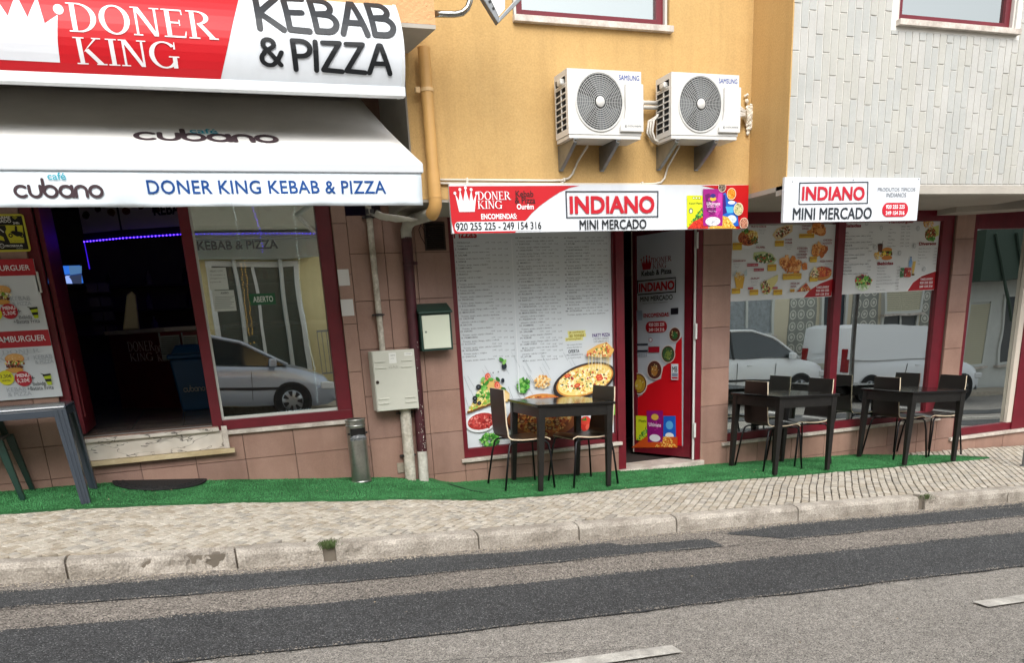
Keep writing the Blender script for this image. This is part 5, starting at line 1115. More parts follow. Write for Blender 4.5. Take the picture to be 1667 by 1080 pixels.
# ---------------------------------------------------------------- gas cabinet
GBX=mat('cabinet_cream','#c6c7bb',.5,var=.08,vs=3,bump=.06,bs=200); gx0,gx1,gz0,gz1=1.425,1.802,.915,1.425
t=root('gas_cabinet',(gx0,-.17,gz0),'cream metal gas cabinet with a round lock and slotted vents on the tiled wall','cabinet')
MB().box(gx0,gx1,-.155,-.002,gz0,gz1).build('body',GBX,t,bevel=.004)
MB().box(gx0+.004,gx1-.004,-.172,-.1555,gz0+.004,gz1-.004).build('door',GBX,t,bevel=.004)
for (x,y) in ((619,589.5),(620,599.5),(662,587),(662,597),(625,650),(625,657.5),(668,647),(669,654.5)):
    q=W(x,y,-.172); MB().box(q[0]-.048,q[0]+.048,-.180,-.1725,q[1]-.006,q[1]+.006).build('vent_slot',GBX,t,bevel=.003)
q=W(614.5,623,-.172); MB().lathe([(.014,0),(.014,-.006),(.011,-.008),(0,-.008)],(q[0],-.172,q[1]),16,axis='y').build('lock',mat('lock_brown','#3a302b',.4,.5),t)
P=Print(Surf(-.172),.0012); P.prect(633,574.5,645,592,'#dfe0da'); P.text('GÁS',635,577,643,580,'#6a6e6a',res=1); P.text('perigo',636,583,642,585,'#6a6e6a',res=1); P.prect(658,574,671,579,'#e2e3dd'); P.text('LUSITANIA',659,575,670,577.5,'#4a4e52',res=1)
P.build('sticker',t)
P=Print(Surf(-.172),.0015); P.text('GÁS',632.5,595,647.5,600,'#a4a69a',bold=.01); P.build('embossed_letters',t)
# ---------------------------------------------------------------- mailbox
q0=W(686,512,-.145); q1=W(735,566,-.145); t=root('mailbox',(2.0,-.14,q1[1]),'dark green mailbox with a cream door fixed between the maroon pipe and shop window','mailbox')
MGR=mat('mailbox_green','#1c3b33',.4,spec=.5); x0,x1=q0[0]-.018,q1[0]+.018; z0,z1=q1[1]-.018,q0[1]+.02
MB().box(x0,x1,-.138,-.003,z0,z1).build('body',MGR,t,bevel=.003)
MB().box(q0[0],q1[0],-.146,-.139,q1[1],q0[1]-.012).build('door',mat('mailbox_cream','#cfd6c4',.4),t,bevel=.003)
mb=MB(); mb.prism([(x0-.01,-.002,z1+.07),(x0-.01,-.165,z1-.003),(x0-.01,-.165,z1-.017),(x0-.01,-.002,z1+.0)],(x1-x0+.02,0,0)); mb.build('lid',MGR,t,bevel=.003)
q=W(693.5,541,-.147); MB().lathe([(.009,0),(.009,-.003),(0,-.003)],(q[0],-.146,q[1]),14,axis='y').build('lock',mat('lock_grey','#77807a',.4,.6),t)
# ---------------------------------------------------------------- vent grille
t=root('vent_grille',(2.1,-.01,2.2),'dark brown louvred vent set in the tiles beside the big sign','vent'); VB=mat('vent_brown','#33231b',.6,var=.3,vs=20)
x0,x1,z0,z1=2.02,2.205,2.232,2.46; 
for a in ((x0,x0+.012,z0,z1),(x1-.012,x1,z0,z1),(x0+.012,x1-.012,z0,z0+.012),(x0+.012,x1-.012,z1-.012,z1)): MB().box(a[0],a[1],-.014,.004,a[2],a[3]).build('frame_bar',VB,t)
MB().box(x0+.012,x1-.012,-.0005,.003,z0+.012,z1-.012).build('backing',mat('black','#0c0a09',.9),t)
for i in range(13): z=z0+.018+i*.0155; MB().hexa([(x0+.012,-.012,z),(x1-.012,-.012,z),(x1-.012,-.001,z+.008),(x0+.012,-.001,z+.008)],[(x0+.012,-.012,z+.003),(x1-.012,-.012,z+.003),(x1-.012,-.001,z+.011),(x0+.012,-.001,z+.011)]).build('louvre',VB,t)
mb=MB(); mb.tube([(2.0,-.01,2.45),(1.97,-.02,2.40),(1.985,-.02,2.34),(2.02,-.015,2.28)],.003,6); mb.tube([(2.0,-.01,2.43),(2.03,-.02,2.37),(2.08,-.02,2.34),(2.10,-.02,2.30)],.0025,6); o=mb.build('loose_wire',mat('black_cable','#1a1715',.6),None,loc=(2.0,-.01,2.4)); tag(o,'thin loose dark wires dangling over the brown vent','wire')
# ---------------------------------------------------------------- blank stickers beside the window (codes left out)
for y,lab in ((452,'upper of two small white square stickers on the tiles beside the cafe window'),(501,'lower of two small white square stickers on the tiles beside the cafe window')):
    q0=W(549 if y<480 else 554,y-13,-.003); q1=W(570 if y<480 else 577,y+13,-.003)
    o=MB().box(q0[0],q1[0],-.0042,-.0022,q1[1],q0[1]).build('sticker',mat('sticker_white','#d5d4d2',.4),None,loc=(q0[0],-.003,q1[1])); tag(o,lab,'sticker','small white stickers on the tiles')
# ---------------------------------------------------------------- ash bin
STL=mat('brushed_steel','#a9aaa4',.28,.9,var=.2,vs=12,fine=.08,fs=90)
bxx,byy=1.215,-.19; bz=G(bxx,byy)+.014; r=.083; h=.545
t=root('litter_bin',(bxx,byy,bz),'tall round steel bin with a black bag showing in its side opening','bin')
mb=MB(); n=48; zs_=[0,.012,.1,.2,.3,.385,.40,.43,.46,.475,.49,.52,h]; vs=[]
for z in zs_:
    for k in range(n): vs.append((bxx+r*math.cos(6.2832*k/n),byy+r*math.sin(6.2832*k/n),bz+z))
ca=math.atan2(CAMP[1]-byy,CAMP[0]-bxx)+.28; fs=[]
for i in range(len(zs_)-1):
    for k in range(n):
        a=(6.2832*(k+.5)/n-ca+math.pi)%(2*math.pi)-math.pi
        zm=(zs_[i]+zs_[i+1])/2
        if .385<zm<.475 and abs(a)<.95-(.25 if zm<.40 else 0): continue
        fs.append((i*n+k,i*n+(k+1)%n,(i+1)*n+(k+1)%n,(i+1)*n+k))
mb.add(vs,fs); mb.build('body',STL,t,smooth=True)
mb=MB(); mb.lathe([(r-.006,.05),(r-.006,h-.03),(0,h-.03)],(bxx,byy,bz),32); mb.build('liner',mat('black','#0c0a09'),t)
mb=MB(); mb.lathe([(r+.002,h-.01),(r+.006,h-.004),(r+.004,h+.006),(r-.008,h+.008),(r-.012,h-.012),(0,h-.014)],(bxx,byy,bz),40); mb.build('rim',STL,t,smooth=True)
mb=MB(); mb.lathe([(r+.001,0),(r+.007,.003),(r+.006,.012),(r+.001,.018)],(bxx,byy,bz),40); mb.build('foot_ring',STL,t,smooth=True)
mb=MB(); mb.lathe([(r+.001,h-.06),(r+.004,h-.057),(r+.004,h-.045),(r+.001,h-.042)],(bxx,byy,bz),40); mb.build('band',STL,t,smooth=True)
mb=MB(); rr=random.Random(6); vs=[]
for i in range(16):
    for j in range(6):
        a=ca-1.0+2.0*i/15; q=r-.002+.006*rr.random()+(.006 if j in(2,3) else 0); z=.372+.05*j/5*(.6+.4*math.cos((i-7.5)/5)) ; vs.append((bxx+q*math.cos(a),byy+q*math.sin(a),bz+z))
mb.add(vs,[(i*6+j,(i+1)*6+j,(i+1)*6+j+1,i*6+j+1) for i in range(15) for j in range(5)]); mb.build('bag',mat('bag_plastic','#6a6d70',.25,spec=.8),t)
for s_ in (-1,1): a=ca+s_*1.05; MB().tube([(bxx+(r+.0)*math.cos(a),byy+r*math.sin(a),bz+.43),(bxx+(r+.016)*math.cos(a),byy+(r+.016)*math.sin(a),bz+.43)],.008,10).build('hinge_knob',ACD,t)
# ---------------------------------------------------------------- door mat
RUB=mat('black_rubber','#1b1c1e',.75,bump=.8,bs=70,var=.3,vs=30)
mb=MB(); pts=[]; nq=24
for k in range(nq+1): a=math.pi+math.pi*k/nq; x=-.42+.36*math.cos(a); y=-.03+.38*math.sin(a); pts.append((x,y,G(x,y)+.024))
mb.prism(pts,(0,0,.014)); mt=mb.build('door_mat',RUB,None,loc=(-.42,-.1,.46),bevel=.003); tag(mt,'black half-round rubber door mat below the cafe step','door mat')
mb=MB()
for k in range(nq): 
    for q in (.93,.80): 
        a0_,a1_=math.pi+math.pi*k/nq,math.pi+math.pi*(k+.7)/nq; P4=[]
        for a,rr_ in ((a0_,q),(a1_,q),(a1_,q-.05),(a0_,q-.05)): x=-.42+.36*rr_*math.cos(a); y=-.04+.36*rr_*math.sin(a); P4.append((x,y,G(x,y)+.038))
        mb.prism(P4,(0,0,.004))
o=mb.build('raised_pattern',RUB,mt); o['kind']='stuff'
# ---------------------------------------------------------------- tables and chairs
BLK=mat('black_stained_wood','#0f0e0d',.42,col2='#1a1816',vs=14,fine=.1,fs=90,spec=.5); TOPM=mat('black_table_top','#121110',.14,fine=.05,fs=60,spec=.6)
def make_table(label):
    t=root('cafe_table',(0,0,0),label,'table','black square tables outside the mini market')
    MB().box(-.37,.37,-.37,.37,.728,.75).build('tabletop',TOPM,t,bevel=.003)
    for a in ((-.335,.335,-.348,-.33),(-.335,.335,.33,.348),(-.348,-.33,-.33,.33),(.33,.348,-.33,.33)): MB().box(a[0],a[1],a[2],a[3],.637,.727).build('apron',BLK,t,bevel=.002)
    for sx in (-1,1):
        for sy in (-1,1):
            w0,w1=.031,.019; cx,cy=sx*.323,sy*.323; ox,oy=cx+sx*.009,cy+sy*.009
            MB().hexa([(ox-w1,oy-w1,0),(ox+w1,oy-w1,0),(ox+w1,oy+w1,0),(ox-w1,oy+w1,0)],[(cx-w0,cy-w0,.7275),(cx+w0,cy-w0,.7275),(cx+w0,cy+w0,.7275),(cx-w0,cy+w0,.7275)]).build('leg',BLK,t,bevel=.003)
    return t
VEN=mat('dark_brown_veneer','#1b120f',.38,col2='#120c0a',vs=9,spec=.5); PLY=mat('pale_plywood_edge','#d9c9ae',.5,var=.15,vs=20)
def shell_profile():
    P=[(-.215,.87),(-.212,.78),(-.205,.68),(-.198,.58),(-.188,.51)]
    for k in range(6): a=rad(180+90*k/5); P.append((-.135+.052*math.cos(a),.495+.052*math.sin(a)))
    P+=[(-.05,.436),(.05,.438),(.12,.446),(.17,.450),(.205,.438),(.215,.425)]
    return P
def make_chair(label):
    t=root('bentwood_chair',(0,0,0),label,'chair','dark bentwood chairs outside the mini market'); pr=shell_profile(); n=len(pr); hw=[]
    for i,(x,z) in enumerate(pr): hw.append(.178 if z>.8 else (.185 if z>.55 else .19 if x<.15 else .182))
    th=.011; nrm=[]
    for i in range(n):
        a=pr[max(i-1,0)]; c=pr[min(i+1,n-1)]; dx,dz=c[0]-a[0],c[1]-a[1]; l=math.hypot(dx,dz); nrm.append((-dz/l*-1*-1,dx/l))
    def P3(i,y,s): x,z=pr[i]; nx,nz=nrm[i]; return (x+nx*s*th/2,y,z+nz*s*th/2)
    vs=[];cols=[-1,-.9,0,.9,1]
    for s in (1,-1):
        for i in range(n):
            for c in cols: vs.append(P3(i,c*hw[i]*(1 if True else 1),s))
    m=len(cols); N=n*m; fs=[];mi=[]
    for i in range(n-1):
        for j in range(m-1):
            a=i*m+j; fs.append((a,a+1,a+1+m,a+m)); mi.append(0); fs.append((N+a,N+a+m,N+a+1+m,N+a+1)); mi.append(0)
    for i in range(n-1):
        for j in (0,m-1): a=i*m+j; fs.append((a,a+m,N+a+m,N+a) if j==0 else (a,N+a,N+a+m,a+m)); mi.append(1)
    for i in (0,n-1):
        for j in range(m-1): a=i*m+j; fs.append((a,N+a,N+a+1,a+1) if i==0 else (a,a+1,N+a+1,N+a)); mi.append(1)
    mb=MB(); mb.add(vs,fs); mb.m=mi; mb.build('seat_shell',[VEN,PLY],t,smooth=True,auto=35)
    BM=mat('black_steel_tube','#16161a',.35,.4)
    for sy in (-1,1):
        MB().tube([(-.235,sy*.235,0),(-.195,sy*.21,.30),(-.175,sy*.195,.395),(-.15,sy*.185,.415),(-.09,sy*.16,.418)],.0095,8).build('leg',BM,t,smooth=True)
        MB().tube([(.235,sy*.235,0),(.205,sy*.212,.30),(.19,sy*.195,.395),(.165,sy*.185,.418),(.09,sy*.16,.42)],.0095,8).build('leg',BM,t,smooth=True)
    for sy in (-1,1): MB().tube([(-.10,sy*.162,.4185),(.10,sy*.162,.42)],.009,8).build('seat_rail',BM,t,smooth=True)
    for sy in (-1,1): MB().lathe([(0,-.003),(.008,-.002),(.008,.002)],(.02,sy*.12,.425),10).build('screw_cap',GALV,t)
    return t
tb=make_table('black square table in front of the pizza price poster')
spots_t=[(2.99,-.50,0,'black square table in front of the pizza price poster'),(5.42,-.53,.05,'middle black square table, before the pane with the food pictures'),(7.11,-.52,-.02,'black square table farthest right, by the pane with the salad menu')]
def settle(o,x,y,rz,feet):
    # set it on the sloping pavement: height and tilt follow the ground under it
    gz=[G(x+dx,y+dy)+.022 for dx,dy in feet]; o.location=(x,y,sum(gz)/4); sl=(gz[1]-gz[0]+gz[3]-gz[2])/2/(feet[1][0]-feet[0][0])
    m_=Matrix.Rotation(-math.atan(sl)*.0,4,'Y'); o.rotation_euler=(0,0,rz); return sl
ft=[(-.33,-.33),(.33,-.33),(-.33,.33),(.33,.33)]
for i,(x,y,rz,lab) in enumerate(spots_t):
    o=tb if i==0 else copy_tree(tb); o['label']=lab; o.location=(x,y,0); o.rotation_euler=(0,math.atan(.045),rz); o.location.z=sum(G(x+a,y+c)+.024 for a,c in ft)/4
ch=make_chair('x')
for i,(x,y,rz,lab) in enumerate([(2.605,-.49,0,'dark chair at the left side of the first table, facing right'),(3.20,-.55,math.pi+.10,'dark chair at the right side of the first table, facing left'),(5.36,-.44,.0,'dark chair pushed in at the left of the middle table'),(5.885,-.26,math.pi,'dark chair at the right of the middle table, close to the window'),(7.185,-.28,.0,'dark chair with its back left of the farthest table, pushed under it'),(7.74,-.245,math.pi-.03,'dark chair at the right end of the farthest table')]):
    o=ch if i==0 else copy_tree(ch); o['label']=lab; o.rotation_euler=(0,math.atan(.045)*math.cos(rz),rz); o.location=(x,y,sum(G(x+a*.7,y+c*.7)+.022 for a,c in ft)/4)
# ---------------------------------------------------------------- grey plastic table and green chair at the left
GPL=mat('slate_grey_plastic','#39414b',.35,var=.08,vs=4,spec=.5,fine=.05,fs=120); DGP=mat('dark_green_plastic','#16332b',.35,spec=.5)
tx0,tx1,ty0,ty1=-2.1,-.905,-.74,-.22; tz=W(60,664,-.74)[1]
t=root('plastic_table',(-1.5,-.4,.5),'slate grey plastic garden table at the far left, under the burger menu board','table')
MB().box(tx0,tx1,ty0,ty1,tz-.022,tz).build('tabletop',mat('glossy_grey_plastic','#4a535e',.12,spec=.6),t,bevel=.012)
for a in ((tx0+.03,tx1-.03,ty0+.006,ty0+.022),(tx0+.03,tx1-.03,ty1-.022,ty1-.006),(tx0+.006,tx0+.022,ty0+.03,ty1-.03),(tx1-.022,tx1-.006,ty0+.03,ty1-.03)): MB().box(*a,tz-.075,tz-.0225).build('apron',GPL,t,bevel=.004)
for sx in (0,1):
    for sy in (0,1):
        cx=(tx1-.004) if sx else (tx0+.004); cy=(ty0+.004) if not sy else (ty1-.004); dx=1 if sx else -1; dy=-1 if not sy else 1
        gz=G(cx,cy)+.018; mb=MB()
        top=[(0,0),(-.085*dx,0),(-.085*dx,-.012*dy),(-.045*dx,-.02*dy),(-.02*dx,-.045*dy),(-.012*dx,-.085*dy),(0,-.085*dy)]
        tp=[(cx+a,cy+c,tz-.0225) for a,c in top]; bt=[(cx+.035*dx+a*.75,cy+.03*dy+c*.75,gz) for a,c in top]
        n=len(top); mb.add(bt+tp,[(k,(k+1)%n,n+(k+1)%n,n+k) for k in range(n)]+[tuple(range(n))[::-1],tuple(range(n,2*n))])
        # rib
        for q in (.33,.66): mb.hexa([(bt[1][0]*(1-q)+bt[0][0]*q-.004,bt[0][1]+dy*.001,gz),(bt[1][0]*(1-q)+bt[0][0]*q+.004,bt[0][1]+dy*.001,gz),(bt[1][0]*(1-q)+bt[0][0]*q+.004,bt[0][1]+dy*.007,gz),(bt[1][0]*(1-q)+bt[0][0]*q-.004,bt[0][1]+dy*.007,gz)],[(tp[1][0]*(1-q)+tp[0][0]*q-.004,tp[0][1]+dy*.001,tz-.023),(tp[1][0]*(1-q)+tp[0][0]*q+.004,tp[0][1]+dy*.001,tz-.023),(tp[1][0]*(1-q)+tp[0][0]*q+.004,tp[0][1]+dy*.007,tz-.023),(tp[1][0]*(1-q)+tp[0][0]*q-.004,tp[0][1]+dy*.007,tz-.023)])
        mb.build('leg',GPL,t,bevel=.002)
t=root('plastic_chair',(-1.6,-.28,.52),'dark green plastic garden chair under the grey table at the far left','chair')
gz=.52; sz=W(22,713,-.42)[1]
MB().box(-1.86,-1.41,-.47,-.05,sz-.02,sz).build('seat',DGP,t,bevel=.012)
MB().hexa([(-1.90,-.47,sz),(-1.86,-.47,sz),(-1.86,-.05,sz),(-1.90,-.05,sz)],[(-2.0,-.45,sz+.42),(-1.97,-.45,sz+.42),(-1.97,-.07,sz+.42),(-2.0,-.07,sz+.42)]).build('backrest',DGP,t,bevel=.01)
for (x,y,dx,dy) in ((-1.425,-.455,.07,-.005),(-1.425,-.065,.07,.01),(-1.85,-.455,-.06,-.01),(-1.85,-.065,-.06,.01)):
    g=G(x+dx,y)+.018; MB().hexa([(x+dx-.018,y+dy-.022,g),(x+dx+.018,y+dy-.022,g),(x+dx+.018,y+dy+.022,g),(x+dx-.018,y+dy+.022,g)],[(x-.03,y-.022,sz-.002),(x+.03,y-.022,sz-.002),(x+.03,y+.022,sz-.002),(x-.03,y+.022,sz-.002)]).build('leg',DGP,t,bevel=.006)
for y in (-.475,-.045): MB().box(-1.93,-1.45,y-.02,y+.02,sz+.2,sz+.225).build('armrest',DGP,t,bevel=.008); MB().hexa([(-1.475,y-.018,sz-.01),(-1.43,y-.018,sz-.01),(-1.43,y+.018,sz-.01),(-1.475,y+.018,sz-.01)],[(-1.50,y-.016,sz+.2),(-1.46,y-.016,sz+.2),(-1.46,y+.016,sz+.2),(-1.50,y+.016,sz+.2)]).build('arm_post',DGP,t,bevel=.006)
# ---------------------------------------------------------------- menu board and alarm sign at the left
LY=-.022; SL_=Surf(LY)
def ze(x,y): return (x/3.857,390+y/3.857)
x1=W(77,530,LY)[0]; z1=W(30,421.5,LY)[1]; z0=W(55,649,LY)[1]; x0=x1-.95
t=root('burger_menu_board',(x1,LY,z0),'white burger menu board with two red HAMBURGUER bands left of the cafe door','menu board')
MB().box(x0,x1,LY,-.002,z0,z1).build('board',mat('board_white','#d3d9dd',.3,var=.04,coat=.3),t,bevel=.001)
P=Print(SL_,.0008,.0003)
zz=[W(*ze(100,y),LY)[1] for y in (122,228,576,680)]
P.rect(x0,zz[1],x1,z1-.0005,'#b32430'); P.build('red_band',t); P=Print(SL_,.0008,.0003); P.rect(x0,zz[3],x1,zz[2],'#b32430')
P.build('red_band',t)
P=Print(SL_,.0018,.0002)
for (a0_,b0_,a1_,b1_) in ((-190,300,70,345),(-190,690,255,730),(-60,718,185,765)): pass
P.serif('DONER',*ze(-110,290),*ze(72,328),'#b4bbc2'); P.text('KEBAB',*ze(66,357),*ze(190,385),'#b0b7be',bold=.01); P.text('& PIZZA',*ze(78,392),*ze(197,415),'#b0b7be',bold=.01); P.serif('KING',*ze(200,488),*ze(290,520),'#c2c8ce') if False else None
P.serif('DONER',*ze(10,690),*ze(255,716),'#b4bbc2'); P.serif('KING',*ze(-20,722),*ze(187,764),'#b4bbc2'); P.text('KEBAB',*ze(212,724),*ze(330,752),'#b0b7be',bold=.01); P.text('& PIZZA',*ze(220,756),*ze(338,780),'#b0b7be',bold=.01); P.text('KEBAB',*ze(42,928),*ze(165,956),'#b0b7be',bold=.01); P.text('& PIZZA',*ze(50,958),*ze(200,984),'#b0b7be',bold=.01)
P.text('HAMBURGUER',*ze(-135,163),*ze(188,198),'#eee6e8',bold=.01); P.text('HAMBURGUER',*ze(-48,606),*ze(288,644),'#eee6e8',bold=.01)
for (x,y) in ((8,352),(92,780)):
    P.ell(*ze(x,y-30),16,8,'#c8843c',20); P.ell(*ze(x,y-36),15,7,'#dca45c',20); P.food(*ze(x,y-38),11,4,['#f0d8a0'],14,.4,.8); P.food(*ze(x,y),17,5,['#8aa83a','#5a8a2c','#e8d070','#d84a30','#6a3418','#f4f0d8'],90,1,2.4); P.food(*ze(x,y+18),15,3,['#6a3418','#4a2412'],40,1,2); P.ell(*ze(x,y+42),15,4.4,'#d09848',18)
for (x,y,tx) in ((60,452,'5,30€'),(148,875,'5,20€')):
    P.ell(*ze(x,y),14,12.6,'#b02030',26); P.text('MENU',*ze(x-42,y-32),*ze(x+38,y-10),'#f0e4e6',bold=.05); P.text(tx,*ze(x-40,y-2),*ze(x+42,y+26),'#f0e4e6',bold=.02)
for (x,y) in ((-35,468),(40,870)): P.ell(*ze(x,y),13,12,'#d8d420',26); P.text('3,30€',*ze(x-38,y-22),*ze(x+36,y+4),'#3a3a20',bold=.01); P.text('NORMAL',*ze(x-26,y+12),*ze(x+30,y+22),'#3a3a20',bold=.03)
for (x,y) in ((120,452),(206,870)): P.prect(*ze(x-14,y-2),*ze(x+14,y+2),'#3a3e44'); P.prect(*ze(x-2,y-12),*ze(x+2,y+12),'#3a3e44')
for (x,y) in ((120,475),(206,893)): P.text('Bebida',*ze(x,y),*ze(x+82,y+24),'#4a4e54'); P.text('+Batata Frita',*ze(x-34,y+27),*ze(x+132,y+52),'#4a4e54')
for (x,y) in ((215,458),(298,876)):
    P.pp([ze(x-28,y-22),ze(x+22,y-26),ze(x+30,y+36),ze(x+4,y+38)],'#b9cc20'); P.pp([ze(x-30,y-28),ze(x+20,y-34),ze(x+24,y-22),ze(x-26,y-14)],'#1c2018'); P.pp([ze(x-16,y+2),ze(x+24,y-2),ze(x+27,y+16),ze(x-8,y+18)],'#1c2018'); P.pp([ze(x-44,y-34),ze(x-40,y-36),ze(x-12,y-26),ze(x-14,y-20)],'#1c2018')
P.build('lettering',t)
def zf(x,y): return (x/7.2,330+y/7.2)
LY2=-.004; xa,zb_0=W(44.5,379,LY2)[0],W(20,410,LY2)[1]; za_=W(10,348.5,LY2)[1]; x0=xa-.36
t=root('alarm_sign',(xa,LY2,zb_0),'yellow and black alarm notice with a motorbike above the burger menu board','sign')
mb=MB(); q=.02; pts=[]
for cx,cz,a0_ in ((xa-q,za_-q,0),(x0+q,za_-q,90),(x0+q,zb_0+q,180),(xa-q,zb_0+q,270)):
    for k in range(5): a=rad(a0_+k*22.5); pts.append((cx+q*math.cos(a),-.001,cz+q*math.sin(a)))
mb.prism(pts,(0,-.004,0)); mb.build('plate',mat('sign_yellow','#c6bf3a',.4),t)
P=Print(Surf(-.005),.0008,.0002); P.rect(x0+.014,zb_0+.014,xa-.014,za_-.014,'#15140f'); 
P.pp([zf(-160,265),zf(262,265),zf(286,472),zf(-150,472)],'#c9c32c'); P.pp([zf(-120,268),zf(60,268),zf(75,310),zf(60,345),zf(120,472),zf(-110,472)],'#15140f'); P.pp([zf(0,385),zf(40,405),zf(55,450),zf(0,440)],'#c9c32c'); P.pp([zf(0,305),zf(50,345),zf(40,352),zf(0,318)],'#d8d8d0')
P.text('ALARME',*zf(-95,160),*zf(120,195),'#d8d6cc',bold=.05); P.text('LIGADO',*zf(-80,200),*zf(130,235),'#d8d6cc',bold=.05); P.text('24h',*zf(150,225),*zf(225,252),'#d8d6cc',bold=.05)
for r_ in (38,26,14):
    c=P.s.hit(*zf(178,200)); k=abs(P.s.hit(*zf(278,200))[0]-c[0])/100; P.poly([(c[0]+r_*k*math.cos(rad(a)),c[1]+r_*k*1.1*math.sin(rad(a))) for a in range(40,141,10)]+[(c[0]+(r_-6)*k*math.cos(rad(a)),c[1]+(r_-6)*k*1.1*math.sin(rad(a))) for a in range(140,39,-10)],'#c9c32c')
for x in (125,258): P.ell(*zf(x,385),3.6,3.6,'#15140f'); P.ell(*zf(x,385),1.6,1.6,'#c9c32c')
P.pp([zf(120,345),zf(150,330),zf(190,335),zf(230,340),zf(268,350),zf(262,392),zf(200,398),zf(150,370)],'#15140f'); P.pp([zf(178,340),zf(172,300),zf(185,285),zf(200,290),zf(205,330),zf(215,345)],'#15140f'); P.ell(*zf(187,285),1.8,1.9,'#15140f')
P.text('N.º 200 30 40 50',*zf(125,440),*zf(275,456),'#4a4818',res=1); P.text('PROSEGUR',*zf(65,495),*zf(270,520),'#d8d6cc',bold=.05); P.text('ALARMES',*zf(190,533),*zf(272,542),'#d8d6cc',res=1); P.ell(*zf(25,508),4,4,'#d8d6cc'); P.ell(*zf(25,508),3,3,'#15140f'); P.prect(*zf(14,506),*zf(36,510),'#d8d6cc')
P.build('lettering',t)
o=MB().box(W(61,460,-.03)[0]-.012,W(61,460,-.03)[0]+.016,-.022,-.002,W(63,477,-.02)[1],W(61,442,-.02)[1]).build('door_sensor',mat('sensor_white','#c8c8c2',.5),None,loc=(-1.0,-.02,2.0),bevel=.004); tag(o,'slim white plastic sensor strip beside the burger menu board','sensor')
# ---------------------------------------------------------------- steel tube, lamp frame, post, weeds, litter
o=MB().tube(path([(700,22),(740,23),(752,21),(761,13),(765,2),(766,-40)],-1.30),.021,12).build('handrail_tube',mat('polished_steel','#b6b8b6',.2,1),None,smooth=True,loc=(1.9,-1.3,3.6)); tag(o,'bent polished steel handrail tube coming out of the balcony corner','handrail')
Yl=-1.55; t=root('street_lamp_frame',(2.23,Yl,3.5),'grey metal lamp housing corner with white panel hanging in at the top edge','lamp')
def fp(pts,y): return [(W(x,y_,Yl)[0],y,W(x,y_,Yl)[1]) for x,y_ in pts]
mb=MB(); mb.prism(fp([(811,38),(783,-8),(768,-90),(776,-92),(792,-12),(813,28)],Yl),(0,.05,0)); mb.prism(fp([(811,38),(813,28),(856,-20),(880,-90),(888,-88),(864,-16)],Yl),(0,.05,0)); mb.build('frame',GALV,t,bevel=.003)
mb=MB().prism(fp([(812,26),(794,-12),(780,-88),(840,-90),(822,-10),(822,14)],Yl),(0,.03,0)); mb.build('panel',mat('lamp_white','#e4e6e6',.4),t)
for x,y in ((797,3),(803,14)): MB().prism(fp([(x-2,y-2),(x+1,y-3),(x+2,y+1),(x-1,y+2)],Yl-.004),(0,.003,0)).build('slot',ACD,t)
pt=root('sign_post',(8.03,-1.235,G(8.03,-1.235)),'grey metal post standing on the pavement at the right edge','post'); gz=G(8.03,-1.235)
MB().tube([(8.03,-1.235,gz),(8.03,-1.235,gz+2.6)],.03,14).build('pole',GALV,pt,smooth=True,auto=50); MB().lathe([(.0,2.605),(.03,2.60),(.033,2.58)],(8.03,-1.235,gz),14).build('cap',ACD,pt); MB().lathe([(.05,.0),(.048,.012),(.031,.014)],(8.03,-1.235,gz),14).build('collar',GALV,pt)
WG=mat('weed_green',(.075,.10,.03),.8,col2=(.05,.09,.02),vs=20)
for (x,y,s,n,lab) in ((.622,-2.15,.055,200,'tuft of grass growing in the kerb gap left of centre'),(5.675,-2.15,.045,110,'small weed growing from the kerb joint at the right')):
    rr=random.Random(int(x*100)); mb=MB(); z=kz(x)-.03
    for i in range(n):
        a=rr.uniform(0,6.28); r_=abs(rr.gauss(0,.022)); bx_,by_=x+r_*1.2*math.cos(a),y-.02+r_*math.sin(a); h_=rr.uniform(.3,1)*s; l=rr.uniform(.2,.9)*s; w2=.0018
        mx_,my_=bx_+l*.4*math.cos(a),by_+l*.4*math.sin(a); ex,ey=bx_+l*math.cos(a),by_+l*math.sin(a)
        mb.add([(bx_-w2,by_,z),(bx_+w2,by_,z),(mx_+w2,my_,z+h_),(mx_-w2,my_,z+h_),(ex,ey,z+h_*rr.uniform(.3,.9))],[(0,1,2,3),(3,2,4)])
    o=mb.build('weed_tuft',WG,None,loc=(x,y,z)); tag(o,lab,'weed','weeds in the kerb')
mb=MB(); rr=random.Random(31)
for i in range(140):
    x=rr.uniform(-1.6,8); y=rr.choice([rr.uniform(-.9,-.05),rr.uniform(-2,-.9),rr.uniform(-5.5,-2.3)]); z=(G(x,y)+.028 if y>-2.05 else RZ(x)+.012); r_=rr.uniform(.004,.011); a=rr.uniform(0,6.28)
    mb.add([(x+r_*math.cos(a),y+r_*math.sin(a),z),(x+r_*math.cos(a+1.8),y+r_*math.sin(a+1.8),z+.003),(x+r_*math.cos(a+3.4),y+r_*math.sin(a+3.4),z)],[(0,1,2)])
tag(mb.build('leaf_litter',mat('litter_brown','#6d5a45',.9,col2='#b9a98c',vs=3)),kind='stuff')
o=MB().box(1.585,1.665,-.012,-.0005,.335,.425).build('broken_tile_patch',mat('patch_grey','#9a9181',.85,var=.3,vs=20,bump=.4),None,loc=(1.6,-.01,.33)); tag(o,'grey cement patch in the broken tile beside the gas pipe','cement patch')
